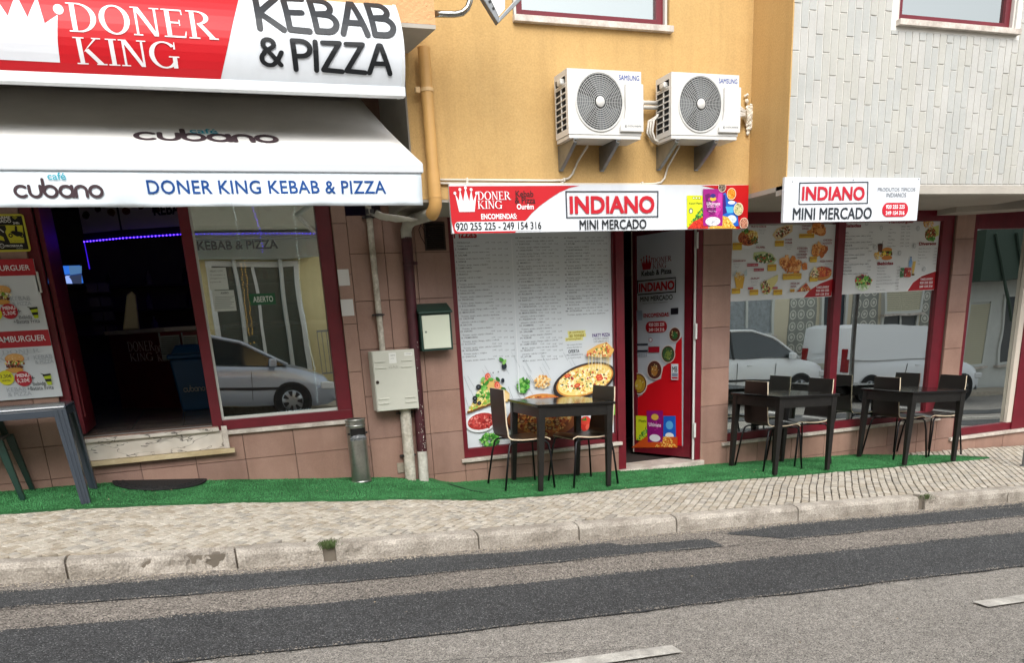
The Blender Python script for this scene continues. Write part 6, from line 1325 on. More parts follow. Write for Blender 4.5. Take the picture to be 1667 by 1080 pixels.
# ---------------------------------------------------------------- cafe interior
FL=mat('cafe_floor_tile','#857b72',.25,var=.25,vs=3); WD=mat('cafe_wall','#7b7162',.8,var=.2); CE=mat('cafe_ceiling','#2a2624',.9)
room=MB(); room.box(-1.9,1.72,.125,5.2,.80,.898); o=room.build('cafe_floor',FL,None); tag(o,kind='structure')
for i in range(8):
    for j in range(11):
        pass
gr_=MB()
for i in range(9): gr_.box(-1.86+.42*i,-1.852+.42*i,.13,5.1,.8981,.8995)
for i in range(12): gr_.box(-1.9,1.7,.4+.42*i,.408+.42*i,.8995,.9005)
tag(gr_.build('floor_joint',mat('joint_dark','#2a2522',.9),o),kind='stuff')
o=MB().box(-1.95,-1.9,.13,5.2,.8,3.3).box(1.72,1.77,.3,5.2,.8,3.3).box(-1.95,1.77,5.2,5.25,.8,3.3).build('cafe_wall',WD,None); tag(o,kind='structure')
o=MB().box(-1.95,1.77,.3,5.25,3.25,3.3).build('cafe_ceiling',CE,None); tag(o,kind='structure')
# television
t=root('television',(-1.24,3.42,2.3),'small wall television showing a blue sky and road, inside the dark cafe','television')
q0=W(76,431,3.5); q1=W(134,464,3.5); MB().box(q0[0]-.02,q1[0]+.02,3.5,3.56,q1[1]-.02,q0[1]+.02).build('case',ACD,t,bevel=.004); MB().box(-1.24,-1.18,3.56,5.19,2.3,2.36).build('wall_arm',ACD,t)
P=Print(Surf(3.498),.001,.0004); P.prect(78,433,133,462,'#2458b0'); P.pp([(78,450),(100,448),(133,444),(133,462),(78,462)],'#1a2c58'); P.pp([(94,462),(108,449),(114,449),(118,462)],'#7a90c8'); P.pp([(112,433),(133,433),(133,445),(114,448)],'#3a5a80'); P.pp([(112,450),(133,447),(133,462),(120,462)],'#252c40')
sm=bpy.data.materials.new('tv_screen'); sm.use_nodes=True; bb=sm.node_tree.nodes['Principled BSDF']; at=sm.node_tree.nodes.new('ShaderNodeAttribute'); at.attribute_name='Col'; sm.node_tree.links.new(at.outputs[0],bb.inputs['Emission Color']); bb.inputs['Emission Strength'].default_value=.9; bb.inputs['Base Color'].default_value=(0,0,0,1)
P.build('screen',t,sm)
# led strip on a hanging bulkhead above the counter
led=[(-.97,3.83),(-.54,3.53),(.12,3.24),(.96,3.27),(1.66,3.4)]
t=root('bar_bulkhead',(0,3.3,2.75),'dark bulkhead over the bar carrying backlit food picture panels','bulkhead')
mb=MB()
for (a,c) in zip(led,led[1:]): mb.hexa([(a[0],a[1],2.76),(c[0],c[1],2.76),(c[0],c[1]+.3,2.76),(a[0],a[1]+.3,2.76)],[(a[0],a[1],3.245),(c[0],c[1],3.245),(c[0],c[1]+.3,3.245),(a[0],a[1]+.3,3.245)])
mb.build('box',mat('bulkhead_brown','#1f1513',.6),t)
for i,(a,c) in enumerate(zip(led,led[1:])):
    T1=Tilt((a[0],a[1],0),(c[0]-a[0],c[1]-a[1],0),(0,0,1)); l=math.hypot(c[0]-a[0],c[1]-a[1]); P=Print(T1,.004,.0004); P.rect(.01,2.83,l-.01,3.23,'#d8ccc4'); 
    for k in range(int(l/.17)): 
        P.ellw(.1+k*.17,3.02+.05*(k%2),.05,.04,R_.choice(['#6a3420','#8a5a2c','#5a3a1c','#7a2c1c']),10,0,.2); P.rect(.06+k*.17,3.12,.14+k*.17,3.135,'#6a2028')
    if i==1:
        vs_,fs_=fontmesh('KEBAB',.03,2,0,1,'LEFT',1); P.raw([(l-.32+x*.13,2.96+y*.16) for x,y in vs_],fs_,'#15100e')
    P.build('food_panel',t)
LM=mat('violet_led','#3a20c0',.4,emit='#4a28ff',es=6); LM2=mat('violet_glow','#2a1880',.5,emit='#3414c8',es=.8)
t=root('led_strip',(0,3.3,2.75),'violet LED light strip along the bulkhead edge inside the cafe','light strip')
full=[(-.97,3.83,2.45),(-.97,3.83,2.745)]+[(x,y,2.745) for x,y in led[1:]]
MB().tube([(x,y-.012,z) for x,y,z in full],.006,6).build('strip',LM2,t)
mb=MB()
for (a,c) in zip(led,led[1:]):
    l=math.hypot(c[0]-a[0],c[1]-a[1]); n=int(l/.042)
    for k in range(n): x=a[0]+(c[0]-a[0])*k/n; y=a[1]+(c[1]-a[1])*k/n-.02; mb.box(x-.006,x+.006,y-.004,y+.004,2.737,2.749)
o=mb.build('diode',LM,t); o['kind']='stuff'
# bar counter
CM=mat('bar_maroon','#7a2c30',.35,var=.2,vs=4); 
t=root('bar_counter',(-.2,2.6,.9),'maroon bar counter with DONER KING lettering inside the cafe','counter')
cp=[(-.86,3.15),(-.22,2.42),(1.6,2.32)]
for a,c in zip(cp,cp[1:]):
    mb=MB(); mb.hexa([(a[0],a[1],.9),(c[0],c[1],.9),(c[0],c[1]+.5,.9),(a[0],a[1]+.5,.9)],[(a[0],a[1],1.70),(c[0],c[1],1.70),(c[0],c[1]+.5,1.70),(a[0],a[1]+.5,1.70)]); mb.build('front_panel',CM,t)
    mb=MB(); mb.hexa([(a[0]-.03,a[1]-.03,1.705),(c[0]+.02,c[1]-.03,1.705),(c[0],c[1]+.52,1.705),(a[0],a[1]+.52,1.705)],[(a[0]-.03,a[1]-.03,1.745),(c[0]+.02,c[1]-.03,1.745),(c[0],c[1]+.52,1.745),(a[0],a[1]+.52,1.745)]); mb.build('worktop',mat('worktop_pale','#d3cac4',.4),t)
T1=Tilt((cp[0][0],cp[0][1],0),(cp[1][0]-cp[0][0],cp[1][1]-cp[0][1],0),(0,0,1)); P=Print(T1,.004,.0004)
P.serif('DONER',208,556,252,572,'#f0e8ea'); P.serif('KING',212,575,250,588,'#f0e8ea'); P.serif('DONER',253,562,284,575,'#f0e8ea'); P.serif('KING',257,577,286,588,'#f0e8ea'); P.build('lettering',t)
for k,(x0_,y0_,x1_,y1_) in enumerate(((262,541,296,586),(297,541,322,572))):
    P=Print(Tilt((-.22,2.41,0),(1,-.05,0),(0,0,1)) if k else T1,.012+.004*k,.0004); P.prect(x0_,y0_,x1_,y1_,'#dfe8e6'); P.prect(x0_,y0_,x1_,y0_+5,'#8a3038'); 
    for j in range(9): P.prect(x0_+2,y0_+9+j*3.2,x1_-3,y0_+10+j*3.2,'#6a7474')
    P.build('price_sheet',t)
t=root('blue_bin',(-.06,2.05,.9),'blue cubano rubbish bin with a lid standing before the bar','bin'); BB=mat('blue_plastic','#1c5c94',.4)
MB().hexa([(-.20,1.92,.9),(.10,1.92,.9),(.10,2.2,.9),(-.20,2.2,.9)],[(-.24,1.89,1.42),(.14,1.89,1.42),(.14,2.24,1.42),(-.24,2.24,1.42)]).build('body',BB,t,bevel=.02); MB().box(-.26,.16,1.87,2.26,1.425,1.47).hexa([(-.22,1.9,1.47),(.12,1.9,1.47),(.12,2.22,1.47),(-.22,2.22,1.47)],[(-.16,1.95,1.56),(.06,1.95,1.56),(.06,2.18,1.56),(-.16,2.18,1.56)]).build('lid',BB,t,bevel=.015)
P=Print(Surf(1.885),.003,.0003); P.strokes('cubano',298,627,334,638,'#c8cdd2',th=.24); P.build('lettering',t)
t=root('grill_guard',(-.6,2.95,1.75),'tall pale tapered metal guard standing on the bar counter','guard'); q=lambda x,y:W(x,y,2.95)
MB().prism([(q(200,541)[0],2.95,1.748),(q(228,541)[0],2.95,1.748),(q(221,480)[0],2.95,q(221,480)[1]),(q(214,474)[0],2.95,q(214,474)[1]),(q(206,480)[0],2.95,q(206,480)[1])],(0,.12,0)).build('guard_panel',mat('pale_metal','#e0d4ac',.35,.2,var=.2),t,bevel=.01)
t=root('coffee_machine',(.6,2.6,1.75),'dark steel coffee machine on the bar worktop','machine'); SM=mat('dark_steel','#3a3c3e',.3,.8)
MB().box(.25,1.0,2.42,2.8,1.76,1.98).build('base',SM,t,bevel=.01); MB().box(.25,1.0,2.55,2.8,1.981,2.15).build('boiler',SM,t,bevel=.01); MB().box(.23,1.02,2.40,2.82,2.151,2.20).build('cup_tray',SM,t,bevel=.006)
for x in (.42,.62,.82): MB().tube([(x,2.46,1.95),(x,2.40,1.93),(x,2.33,1.92)],.014,8).build('handle',ACD,t)
t=root('bottle_shelf',(-1.2,4.9,1.8),'dark back shelf of bottles and boxes inside the cafe','shelf')
for z in (1.7,2.0,2.3): MB().box(-1.55,1.5,4.9,5.15,z,z+.025).build('board',mat('shelf_wood','#3a2a20',.6),t)
rr=random.Random(12)
for k in range(3):
    for i in range(6):
        x=-1.40+i*.5+rr.uniform(-.04,.04); z=1.726+.3*k; c=['#6a5f50','#4a5a3a','#a7a194','#3a2a28','#c8a85a','#7a3024'][i]; h_=rr.uniform(.14,.22); r_=rr.uniform(.028,.045)
        mb=MB().lathe([(r_,0),(r_,h_*.6),(r_*.35,h_*.8),(r_*.35,h_),(0,h_)],(x,5.0,z),10); tag(mb.build('bottle',mat('bottle_'+c[1:],c,.3),None,smooth=True,loc=(x,5.0,z)),'%s bottle on the %s board of the dark back shelf in the cafe'%(['taupe','olive green','pale','near-black','amber','red-brown'][i],['lowest','middle','top'][k]),'bottle','bottles on the cafe back shelf')
t=root('box_rack',(-.95,3.95,1.9),'rack of small pale boxes beside the television inside the cafe','rack')
for k in range(4):
    z=1.72+k*.16; MB().box(-1.06,-.80,3.9,4.1,z-.012,z).build('board',mat('shelf_wood','#3a2a20'),t)
    for i in range(2): MB().box(-1.05+i*.125,-.94+i*.125,3.9,4.05,z+.001,z+.10).build('carton',mat('carton','#8d8370',.7,var=.2),t)
# ---------------------------------------------------------------- things in the cafe window
GY=.066; SG=Surf(GY)
P=Print(SG,.001,.0003); P.text('KEBAB & PIZZA',321,391.5,452,406,'#5c6064',bold=.03); o=P.build('window_lettering',None,loc=(.5,GY,2.3)); tag(o,'grey KEBAB & PIZZA lettering across the cafe window','lettering')
def paper(nm,x0,y0,x1,y1,lab,cat,col,fn,y=.084):
    S=Surf(y); a=W(x0,(y0+y1)/2,y)[0];c=W(x1,(y0+y1)/2,y)[0];z1_=W((x0+x1)/2,y0,y)[1];z0_=W((x0+x1)/2,y1,y)[1]
    t=root(nm,(a,y,z0_),lab,cat); MB().box(a,c,y,y+.001,z0_,z1_).build('sheet',mat('paper_'+col[1:],col,.6),t); P=Print(S,.0006,.0002); fn(P); P.build('print',t)
SY=.068
paper('notice',339,436,370,472,'typed white notice high in the cafe window, left of the door sign','notice','#c9cfca',lambda P:[P.text(s,342,440+i*6,342+w_,443+i*6,'#59605c',res=1) for i,(s,w_) in enumerate((('MESAS COM',20),('O consumo é',24),('obrigatório na',25),('esplanada',18)))],SY)
paper('notice',347,473,383,507,'larger white AVISO notice in the cafe window','notice','#c2c8c3',lambda P:[P.text('AVISO',359,475.5,372,479,'#33383a',bold=.03)]+[P.prect(350,483+i*3,381-(i%3)*3,484+i*3,'#8b938f') for i in range(7)],SY)
paper('open_sign',406,478,448.5,496.5,'green ABERTO sign in the cafe window','sign','#1f5a3a',lambda P:P.text('ABERTO',412,482.5,444.5,492,'#d6ded8',bold=.02),SY)
o=MB().box(W(398,545,.1)[0],W(420,545,.1)[0],.1,.13,W(409,557,.1)[1],W(409,547,.1)[1]).build('price_tag',mat('tag_white','#b9beba',.5),None,loc=(.5,.1,1.4)); tag(o,'small pale card hanging behind the cafe window glass','card')
BW=mat('warm_bead','#c89a4a',.4,emit='#ffb650',es=1.6); BL=mat('cold_bead','#c8ccd0',.4,emit='#e8eeff',es=1.8)
def beads(pts,n,m_,lab,y=.16,r=.0045,seed=1):
    rr=random.Random(seed); mb=MB(); wire=[]
    P3=[(W(a,c,y)[0],y,W(a,c,y)[1]) for a,c in pts]
    for i in range(n):
        t=i/(n-1)*(len(P3)-1); k=min(int(t),len(P3)-2); f=t-k; p=[P3[k][j]*(1-f)+P3[k+1][j]*f for j in range(3)]; p[0]+=rr.uniform(-.006,.006)
        x,yy,z=p; mb.add([(x-r,yy,z),(x,yy-r,z),(x+r,yy,z),(x,yy+r,z),(x,yy,z+r*1.4),(x,yy,z-r*1.4)],[(0,1,4),(1,2,4),(2,3,4),(3,0,4),(1,0,5),(2,1,5),(3,2,5),(0,3,5)]); wire.append(tuple(p))
    t=root('string_lights',P3[0],lab,'string lights'); o=mb.build('bulb',m_,t); o['kind']='stuff'; MB().tube(wire[::3]+[wire[-1]],.0012,4).build('wire',mat('thin_wire','#8a8270',.6),t)
beads([(478,338),(486,420),(492,500),(503,560),(512,600),(517,655)],75,BL,'string of white fairy lights hanging near the right side of the cafe window',seed=2)
beads([(393,430),(399,500),(407,560)],34,BW,'left of two amber fairy light strings hanging mid cafe window',seed=3)
beads([(399,425),(406,500),(413,558)],34,BW,'right of two amber fairy light strings hanging mid cafe window',seed=4)
beads([(380,338),(389,390)],14,BL,'short string of white lights at the top of the cafe window',seed=5)
beads([(368,681),(430,674),(505,666)],40,BL,'string of tiny lights lying along the bottom of the cafe window',.13,seed=6)
beads([(412,338),(424,375),(428,410)],16,LM,'short string of violet lights high in the cafe window',seed=7)
# ---------------------------------------------------------------- mini market interior
o=MB().box(1.78,13.6,.31,6,-.3,.02).build('shop_floor',FL,None); tag(o,kind='structure')
o=MB().box(1.78,13.6,5.0,5.1,-.3,2.5).build('shop_wall',WD,None); tag(o,kind='structure')
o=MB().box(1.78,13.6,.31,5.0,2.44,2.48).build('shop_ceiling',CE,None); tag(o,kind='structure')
for i,(x,y,n_) in enumerate(((3.4,1.7,4),(6.0,2.6,5))):
    t=root('grocery_shelf',(x,y,.03),['grocery shelf just inside the mini market door','grocery shelf deep behind the right-hand window'][i],'shelf')
    for k in range(n_): MB().box(x-.5,x+.5,y,y+.3,.06+.42*k,.09+.42*k).build('board',mat('shelf_metal','#5c5f62',.5),t)
    for sx in (-.5,.48): MB().box(x+sx,x+sx+.02,y,y+.3,.03,.42*n_).build('upright',mat('shelf_metal','#5c5f62'),t)
    rr=random.Random(i)
    for k in range(n_):
        for j in range(8): a=x-.46+j*.118; h_=rr.uniform(.12,.28); c=rr.choice(['#8a2a20','#2a5a3a','#b08a2a','#7a6a5a','#3a4a7a']); MB().box(a,a+.095,y+.02,y+.15,.091+.42*k,.091+.42*k+h_).build('packet',mat('packet_'+c[1:],c,.5),t)
# plant behind the far window
t=root('potted_plant',(9.15,.75,.02),'leafy plant in a dark stand behind the far right window','plant'); x,y=9.15,.75; LG=mat('leaf_green',(.05,.10,.05),.45,col2=(.08,.14,.07),vs=6)
MB().lathe([(.10,.0),(.16,.35),(.17,.36),(.15,.37),(0,.36)],(x,y,.35),16).build('pot',mat('dark_pot','#2a1a16',.5),t); MB().box(x-.14,x+.14,y-.14,y+.14,.03,.35).build('stand',mat('dark_pot','#2a1a16'),t)
rr=random.Random(40)
for i in range(16):
    a=rr.uniform(0,6.28); h_=rr.uniform(.35,.95); r_=rr.uniform(.15,.4); bx_,by_,bz_=x+r_*math.cos(a),y+r_*.6*math.sin(a),.72+h_
    mb=MB().tube([(x,y,.7),(x+r_*.3*math.cos(a),y+r_*.2*math.sin(a),.7+h_*.7),(bx_,by_,bz_)],.006,5); L_=rr.uniform(.14,.26); d=(math.cos(a),.6*math.sin(a),-.35); s_=(-math.sin(a),math.cos(a),0)
    pts=[(bx_+d[0]*L_*u+s_[0]*L_*v,by_+d[1]*L_*u+s_[1]*L_*v,bz_+d[2]*L_*u+.02*math.cos(v*3)) for u,v in ((0,0),(.25,.28),(.6,.24),(1,0),(.6,-.24),(.25,-.28))]; mb.add(pts,[(0,1,2,3),(0,3,4,5)]); mb.build('leaf',LG,t)
# ---------------------------------------------------------------- across the street (seen in the glass)
YB=-11.2
YEL=mat('yellow_plaster','#dacd9c',.9,col2='#c6b98a',vs=1.2,bump=.4,bs=30); BEI=mat('beige_plaster','#d6ccb4',.9,var=.12,vs=1.2,bump=.3,bs=30); PGN=mat('pale_grey_plaster','#cccec9',.85,var=.1)
def house(name,x0,x1,z1,m_,label,dep=6,zr=.9):
    t=root(name,(x0,YB,RZ((x0+x1)/2)),label,'house'); zb_=RZ(x1)-.6
    MB().box(x0,x1,YB-dep,YB,zb_,z1).build('wall',m_,t)
    MB().hexa([(x0-.1,YB-dep-.2,z1+.002),(x1+.1,YB-dep-.2,z1+.002),(x1+.1,YB+.3,z1+.002),(x0-.1,YB+.3,z1+.002)],[(x0-.1,YB-dep*.55,z1+zr),(x1+.1,YB-dep*.55,z1+zr),(x1+.1,YB-dep*.5,z1+zr),(x0-.1,YB-dep*.5,z1+zr)]).build('roof',mat('roof_tiles','#7d6a60',.9,var=.3,vs=8,bump=.6,bs=20),t)
    return t
def hwin(t,x0,x1,z0,z1,kind='glass'):
    f=MB(); frame_rect(f,x0,x1,z0,z1,.07,YB+.002,YB+.06); o=f.build('window',mat('white_window_frame','#c9cbc6',.5),t)
    if kind=='shutter':
        s_=MB()
        for k in range(int((z1-z0-.14)/.055)): s_.box(x0+.071,x1-.071,YB+.012,YB+.03,z0+.071+k*.055,z0+.071+k*.055+.048)
        q=s_.build('shutter',mat('cream_shutter','#c2bda4',.6),o)
    else:
        MB().box(x0+.071,x1-.071,YB+.008,YB+.012,z0+.071,z1-.071).build('pane',mat('dark_pane','#3c444a',.08,spec=.8) if kind=='glass' else mat('curtained_pane','#9aa1a6',.4,var=.35,vs=9),o)
        MB().box((x0+x1)/2-.03,(x0+x1)/2+.03,YB+.013,YB+.055,z0+.071,z1-.071).build('mullion',mat('white_window_frame','#c9cbc6'),o)
    MB().box(x0-.08,x1+.08,YB+.002,YB+.12,z0-.06,z0-.002).build('sill',MARB,o); return o
h1=house('yellow_house',-7,4.6,5.6,YEL,'yellow plastered house across the street with a pale sign fascia over its door')
MB().box(-2.4,2.62,YB+.003,YB+.30,3.12,3.66).build('fascia',PGN,h1,bevel=.01); MB().box(-2.4,2.62,YB+.003,YB+.5,3.66,3.72).build('fascia_ledge',PGN,h1)
d=MB(); frame_rect(d,.50,2.34,.25,3.08,.10,YB+.003,YB+.09,bot=0); do=d.build('door',mat('white_window_frame','#c9cbc6'),h1); MB().box(.60,2.24,YB+.01,YB+.03,.25,2.98).build('leaf',mat('dark_green_door','#39433a',.3,spec=.6),do); MB().box(1.39,1.45,YB+.031,YB+.07,.25,2.98).build('stile',mat('white_window_frame','#c9cbc6'),do)
for x in (1.05,1.95): MB().tube([(x,YB+.16,.3),(x,YB+.16,5.4)],.045,10).build('downpipe',mat('pale_downpipe','#b4b6b0',.5),h1)
hwin(h1,2.95,4.1,1.75,3.5,'shutter'); hwin(h1,-3.9,-2.7,1.6,3.0,'glass'); hwin(h1,-.9,.1,4.1,5.2,'shutter'); hwin(h1,2.9,3.9,4.2,5.2,'glass')
rl=root('iron_railing',(3.2,YB+.5,.3),'thin metal railing before the yellow house across the street','railing')
MB().box(2.5,5.2,YB+.42,YB+.46,1.62,1.66).build('top_rail',GALV,rl); MB().box(2.5,5.2,YB+.42,YB+.46,.75,.78).build('bottom_rail',GALV,rl)
for i in range(28): MB().box(2.5+i*.1,2.512+i*.1,YB+.43,YB+.45,.781,1.619).build('baluster',GALV,rl)
h2=house('beige_house',4.6,16.9,4.2,BEI,'long low beige house across the street with patterned tile panels')
hwin(h2,12.7,14.4,.9,2.9,'curtain'); hwin(h2,5.6,6.9,1.2,2.6,'shutter'); hwin(h2,9,10.2,1.0,2.5,'glass')
h3=house('tiled_house',16.9,20.55,4.4,BEI,'house across the street with round-patterned tiles and a cream shutter')
def azul(t,x0,x1,z0,z1):
    MB().box(x0,x1,YB+.002,YB+.012,z0,z1).build('tile_panel',mat('tile_panel_grey','#8d8f88',.4,var=.2,vs=12),t); mb=MB(); n=int((x1-x0)/.29); m_=int((z1-z0)/.29)
    for i in range(n):
        for j in range(m_):
            cx,cz=x0+.145+i*.29,z0+.145+j*.29
            for r0,r1 in ((.085,.12),(.0,.05)):
                k=14; mb.add([(cx+r*math.cos(6.283*q/k),YB+.014,cz+r*math.sin(6.283*q/k)) for r in (r0+.001,r1) for q in range(k)],[(q,(q+1)%k,k+(q+1)%k,k+q) for q in range(k)])
    o=mb.build('tile_pattern',mat('tile_white','#c9c8bc',.35),t); o['kind']='stuff'
azul(h2,14.9,15.8,-.5,3.6); azul(h3,17.0,17.9,-.6,3.6); azul(h3,19.5,20.4,-.8,3.6)
d=MB(); frame_rect(d,15.9,16.8,-.4,2.6,.08,YB+.003,YB+.09,bot=0); do=d.build('door',mat('white_window_frame','#c9cbc6'),h2); MB().box(15.98,16.72,YB+.01,YB+.03,-.4,2.52).build('leaf',mat('dark_blue_door','#2a333c',.3),do)
hwin(h3,18.0,19.4,.1,2.6,'glass'); hwin(h3,18.0,19.4,1.25,2.61,'shutter').location.y=.07
h4=house('green_canopy_house',20.55,40,4.6,PGN,'pale house across the street farthest down the hill'); MB().box(20.6,39,YB+.003,YB+.9,2.0,3.3).build('canopy',mat('dark_green_canopy','#34453a',.7),h4)
for i in range(5): MB().tube([(20.9+i*.75,YB+.95,3.2),(21.9+i*.75,YB+.95,.9)],.045,6).build('brace',mat('dark_green_canopy','#34453a'),h4)
h5=house('white_house',-24,-7,5.2,PGN,'white house across the street, uphill'); hwin(h5,-10,-8.8,2.2,3.6,'glass'); hwin(h5,-14,-12.8,2.6,4.0,'shutter')
hwin(h4,21.2,22.1,-.4,1.5,'shutter'); hwin(h4,22.6,24,-.4,1.6,'glass')
# hills behind
hl=MB(); vs=[]; 
for j,(y,) in enumerate(((-40,),(-70,),(-120,))):
    for i in range(41): x=-160+8*i; vs.append((x,y,[0,9,15][j]*(.7+.5*mnoise.noise(Vector((x*.02,j*2.,0)))+.3*math.sin(x*.03))))
hl.add(vs,[(j*41+i,j*41+i+1,(j+1)*41+i+1,(j+1)*41+i) for j in range(2) for i in range(40)]); tag(hl.build('hills',mat('grey_green_hills',(.09,.11,.08),.95,var=.4,vs=.1),None,smooth=True),kind='structure')
# ---------------------------------------------------------------- parked vehicles across the street
GLD=mat('car_glass_dark','#20282a',.05,spec=.9); TYR=mat('tyre_rubber','#161617',.8); HUB=mat('alloy_wheel','#9a9c9e',.3,.8); BMP=mat('black_trim','#1c1d1f',.5); LGT=mat('lamp_glass','#d5d8da',.1,spec=.8); RLT=mat('tail_red','#8a1018',.2)
def vehicle(name,label,cat,x0,yside,paint,L_,W_,zbelt,roof,zlow,wheels,wr,van=False,hood=None,rails=False):
    t=root(name,(x0,yside-W_/2,RZ(x0)+.004),label,cat); t.rotation_euler=(0,math.atan((RZ(x0)-RZ(x0+L_))/L_),0); OFF[t]=(0,0,0)
    hw=W_/2
    # body lower loft
    st=[i/22 for i in range(23)]; sec=[]
    for s in st:
        x=s*L_; e=min(s,1-s); taper=1-.16*max(0,(.12-e)/.12)**2 - .05*max(0,(.3-e)/.3)
        zt=float(np.interp(x,[p[0] for p in hood],[p[1] for p in hood])); zl=zlow+(.10*max(0,(.06-e)/.06)); w_=hw*taper
        sec.append([(x,-w_*.90,zl),(x,-w_*.985,zl+.10),(x,-w_,zl+.30),(x,-w_*.99,zt-.22),(x,-w_*.965,zt-.10),(x,-w_*.90,zt-.01),(x,-w_*.5,zt+.025),(x,0,zt+.035),(x,w_*.5,zt+.025),(x,w_*.90,zt-.01),(x,w_*.965,zt-.10),(x,w_*.99,zt-.22),(x,w_,zl+.30),(x,w_*.985,zl+.10),(x,w_*.90,zl)])
    m_=len(sec[0]); mb=MB(); mb.add([p for q in sec for p in q],[(i*m_+k,i*m_+(k+1)%m_,(i+1)*m_+(k+1)%m_,(i+1)*m_+k) for i in range(22) for k in range(m_)]+[tuple(range(m_))[::-1],tuple(22*m_+k for k in range(m_))]); mb.build('body',paint,t,smooth=True,auto=50)
    # greenhouse
    xs_=[p[0] for p in roof]; zs_=[p[1] for p in roof]; zb0=zbelt
    def hwz(z): return hw*(.94-.22*(z-zb0)/max(.01,max(zs_)-zb0))if not van else hw*(.96-.07*(z-zb0)/max(.01,max(zs_)-zb0))
    n=len(roof); mb=MB(); mb.add([(x,-hwz(z),z) for x,z in roof]+[(x,hwz(z),z) for x,z in roof],[tuple(range(n)),tuple(range(n,2*n))[::-1]]); mb.build('side_glass' if not van else 'side_panel',GLD if not van else paint,t)
    mb=MB(); top=[k for k in range(n-1) if True]
    for k in range(n-1):
        (xa_,za2),(xc,zc2)=roof[k],roof[k+1]; steep=abs(zc2-za2)>abs(xc-xa_)*.45
        q=[(xa_,-hwz(za2),za2),(xc,-hwz(zc2),zc2),(xc,hwz(zc2),zc2),(xa_,hwz(za2),za2)]
        MB().poly(q).build('windscreen' if steep else 'roof',GLD if steep and not(van and k==0) else paint,t)
    if not van:
        for k in range(n):
            pass
        edge=[(x,z) for x,z in roof]; 
        for sy in (-1,1): MB().tube([(x,sy*(hwz(z)+.004),z+.004) for x,z in edge],.030,6).build('window_frame',paint,t,smooth=True)
        xm_=sum(xs_)/n; zt_=max(zs_)
        for sy in (-1,1): MB().tube([(xm_,sy*hwz(zb0),zb0),(xm_-.05,sy*(hwz(zt_)+.004),zt_)],.030,6).build('pillar',BMP,t)
    else:
        fx=roof[-1][0]
        for sy in (-1,1): MB().add([(fx-1.05,sy*(hwz(zb0)+.01),zb0+.04),(fx-.10,sy*(hwz(zb0)+.01),zb0+.04),(fx-.62,sy*(hwz(max(zs_))+.018),max(zs_)-.12),(fx-1.05,sy*(hwz(max(zs_))+.018),max(zs_)-.12)],[(0,1,2,3)]).build('side_glass',GLD,t)
        for sy in (-.24,.24): MB().add([(roof[0][0]-.012,(sy-.20)*1,zb0+.12),(roof[0][0]-.012,(sy+.20),zb0+.12),(roof[1][0]-.012,(sy+.18),roof[1][1]-.14),(roof[1][0]-.012,(sy-.18),roof[1][1]-.14)],[(0,1,2,3)]).build('rear_panel',paint,t)
    for xw in wheels:
        for sy in (-1,1):
            MB().lathe([(0,0),(wr+.03,0),(wr+.03,-.004*sy)],(xw,sy*(hw+.003),wr),26,axis='y').build('wheel_arch',BMP,t)
            o=MB().lathe([(wr*.66,-.10),(wr*.96,-.105),(wr,-.08),(wr,.08),(wr*.96,.105),(wr*.66,.10)],(xw,sy*(hw-.09),wr),28,axis='y').build('wheel',TYR,t,smooth=True,auto=40)
            MB().lathe([(wr*.66,.0),(wr*.60,.06),(wr*.2,.07),(0,.075)] if sy>0 else [(wr*.66,.0),(wr*.60,-.06),(wr*.2,-.07),(0,-.075)],(xw,sy*(hw-.055),wr),24,axis='y').build('rim',HUB,o,smooth=True)
            for k in range(7):
                a=6.283*k/7; yy=sy*(hw+.012); P_=[(xw+wr*f*math.cos(a+d),yy,wr+wr*f*math.sin(a+d)) for f,d in ((.26,-.18),(.56,-.24),(.56,.24),(.26,.18))]
                MB().prism(P_,(0,.003,0)).build('rim_opening',BMP,o)
    zh=float(np.interp(L_*.97,[p[0] for p in hood],[p[1] for p in hood]))
    for sy in (-1,1):
        MB().box(L_-.30,L_-.04,sy*hw*.80-.10,sy*hw*.80+.06*sy+.06,zh-.20,zh-.06).build('headlight',LGT,t,bevel=.03)
        MB().box(-.012,.10,sy*hw*.80-.09,sy*hw*.80+.09,zbelt-.30,zbelt+(.25 if van else .0)).build('tail_light',RLT,t,bevel=.02)
        xm2=roof[-1][0]-.28; MB().box(xm2-.06,xm2+.08,sy*(hw+.03)-.07,sy*(hw+.03)+.07,zbelt+.01,zbelt+.15).build('mirror',paint if not van else BMP,t,bevel=.03)
        MB().box(L_*.46,L_*.46+.14,sy*(hw*.995)-.012,sy*(hw*.995)+.012,zbelt-.14,zbelt-.11).build('door_handle',paint,t,bevel=.006)
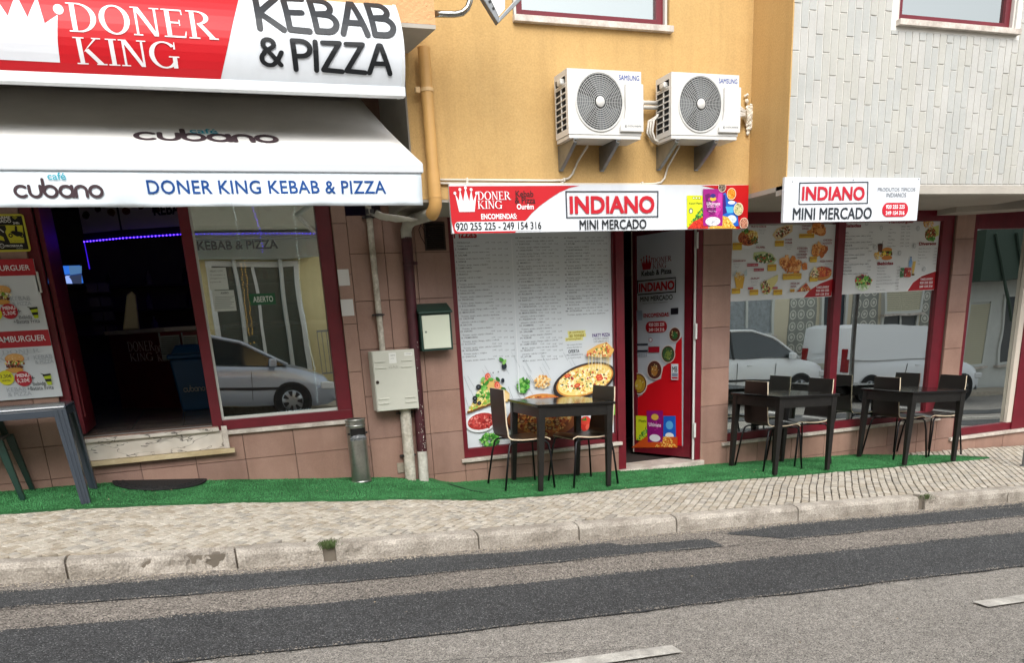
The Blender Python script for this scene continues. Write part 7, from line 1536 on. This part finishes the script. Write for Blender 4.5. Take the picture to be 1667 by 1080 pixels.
        for xd in (L_*.40,L_*.63): MB().box(xd,xd+.008,sy*(hw*.998)-.006,sy*(hw*.998)+.006,zlow+.12,zbelt-.08).build('door_gap',BMP,t)
        MB().box(L_*.22,L_*.80,sy*hw-.012,sy*hw+.012,zlow+.28,zlow+.33).build('side_trim',BMP if not van else paint,t,bevel=.004)
    MB().box(-.03,-.005,-.26,.26,.62 if not van else .78,.74 if not van else .90).build('number_plate',mat('plate_white','#c8c8b8',.5),t)
    if rails:
        for sy in (-1,1): MB().tube([(.7,sy*hw*.70,max(zs_)-.03),(.85,sy*hw*.70,max(zs_)+.05),(2.3,sy*hw*.70,max(zs_)+.04),(2.6,sy*hw*.70,max(zs_)-.10)],.014,6).build('roof_rail',GALV,t)
    return t
SIL=mat('silver_car_paint','#a9b0bc',.28,.5,coat=.6); SUV=mat('white_pearl_paint','#e2e5e8',.3,coat=.6); VAN=mat('white_van_paint','#eaeef2',.35,coat=.3)
vehicle('parked_car','silver hatchback parked across the street facing downhill','car',-1.75,-8.15,SIL,4.12,1.70,.90,[(.25,.90),(.55,1.25),(.95,1.42),(1.9,1.44),(2.45,1.32),(3.25,.93)],.22,(.80,3.30),.31,hood=[(0,.82),(.2,.92),(1.0,.93),(3.1,.93),(3.6,.84),(4.0,.70),(4.12,.52)])
vehicle('parked_car','white sport utility car parked across the street behind a van','car',9.35,-8.1,SUV,4.35,1.80,1.02,[(.20,1.02),(.55,1.42),(1.0,1.60),(2.2,1.62),(2.75,1.48),(3.45,1.06)],.26,(.82,3.50),.35,hood=[(0,.92),(.2,1.04),(1.2,1.06),(3.4,1.06),(3.9,.98),(4.25,.82),(4.35,.58)],rails=True)
vehicle('parked_van','white panel van with a twin rear door parked across the street','van',14.1,-8.05,VAN,4.42,1.72,1.00,[(.02,1.00),(.06,1.72),(.30,1.80),(2.3,1.80),(2.7,1.70),(3.4,1.05)],.24,(.72,3.66),.33,van=True,hood=[(0,.98),(.05,1.04),(3.3,1.04),(3.9,.92),(4.3,.76),(4.42,.5)])
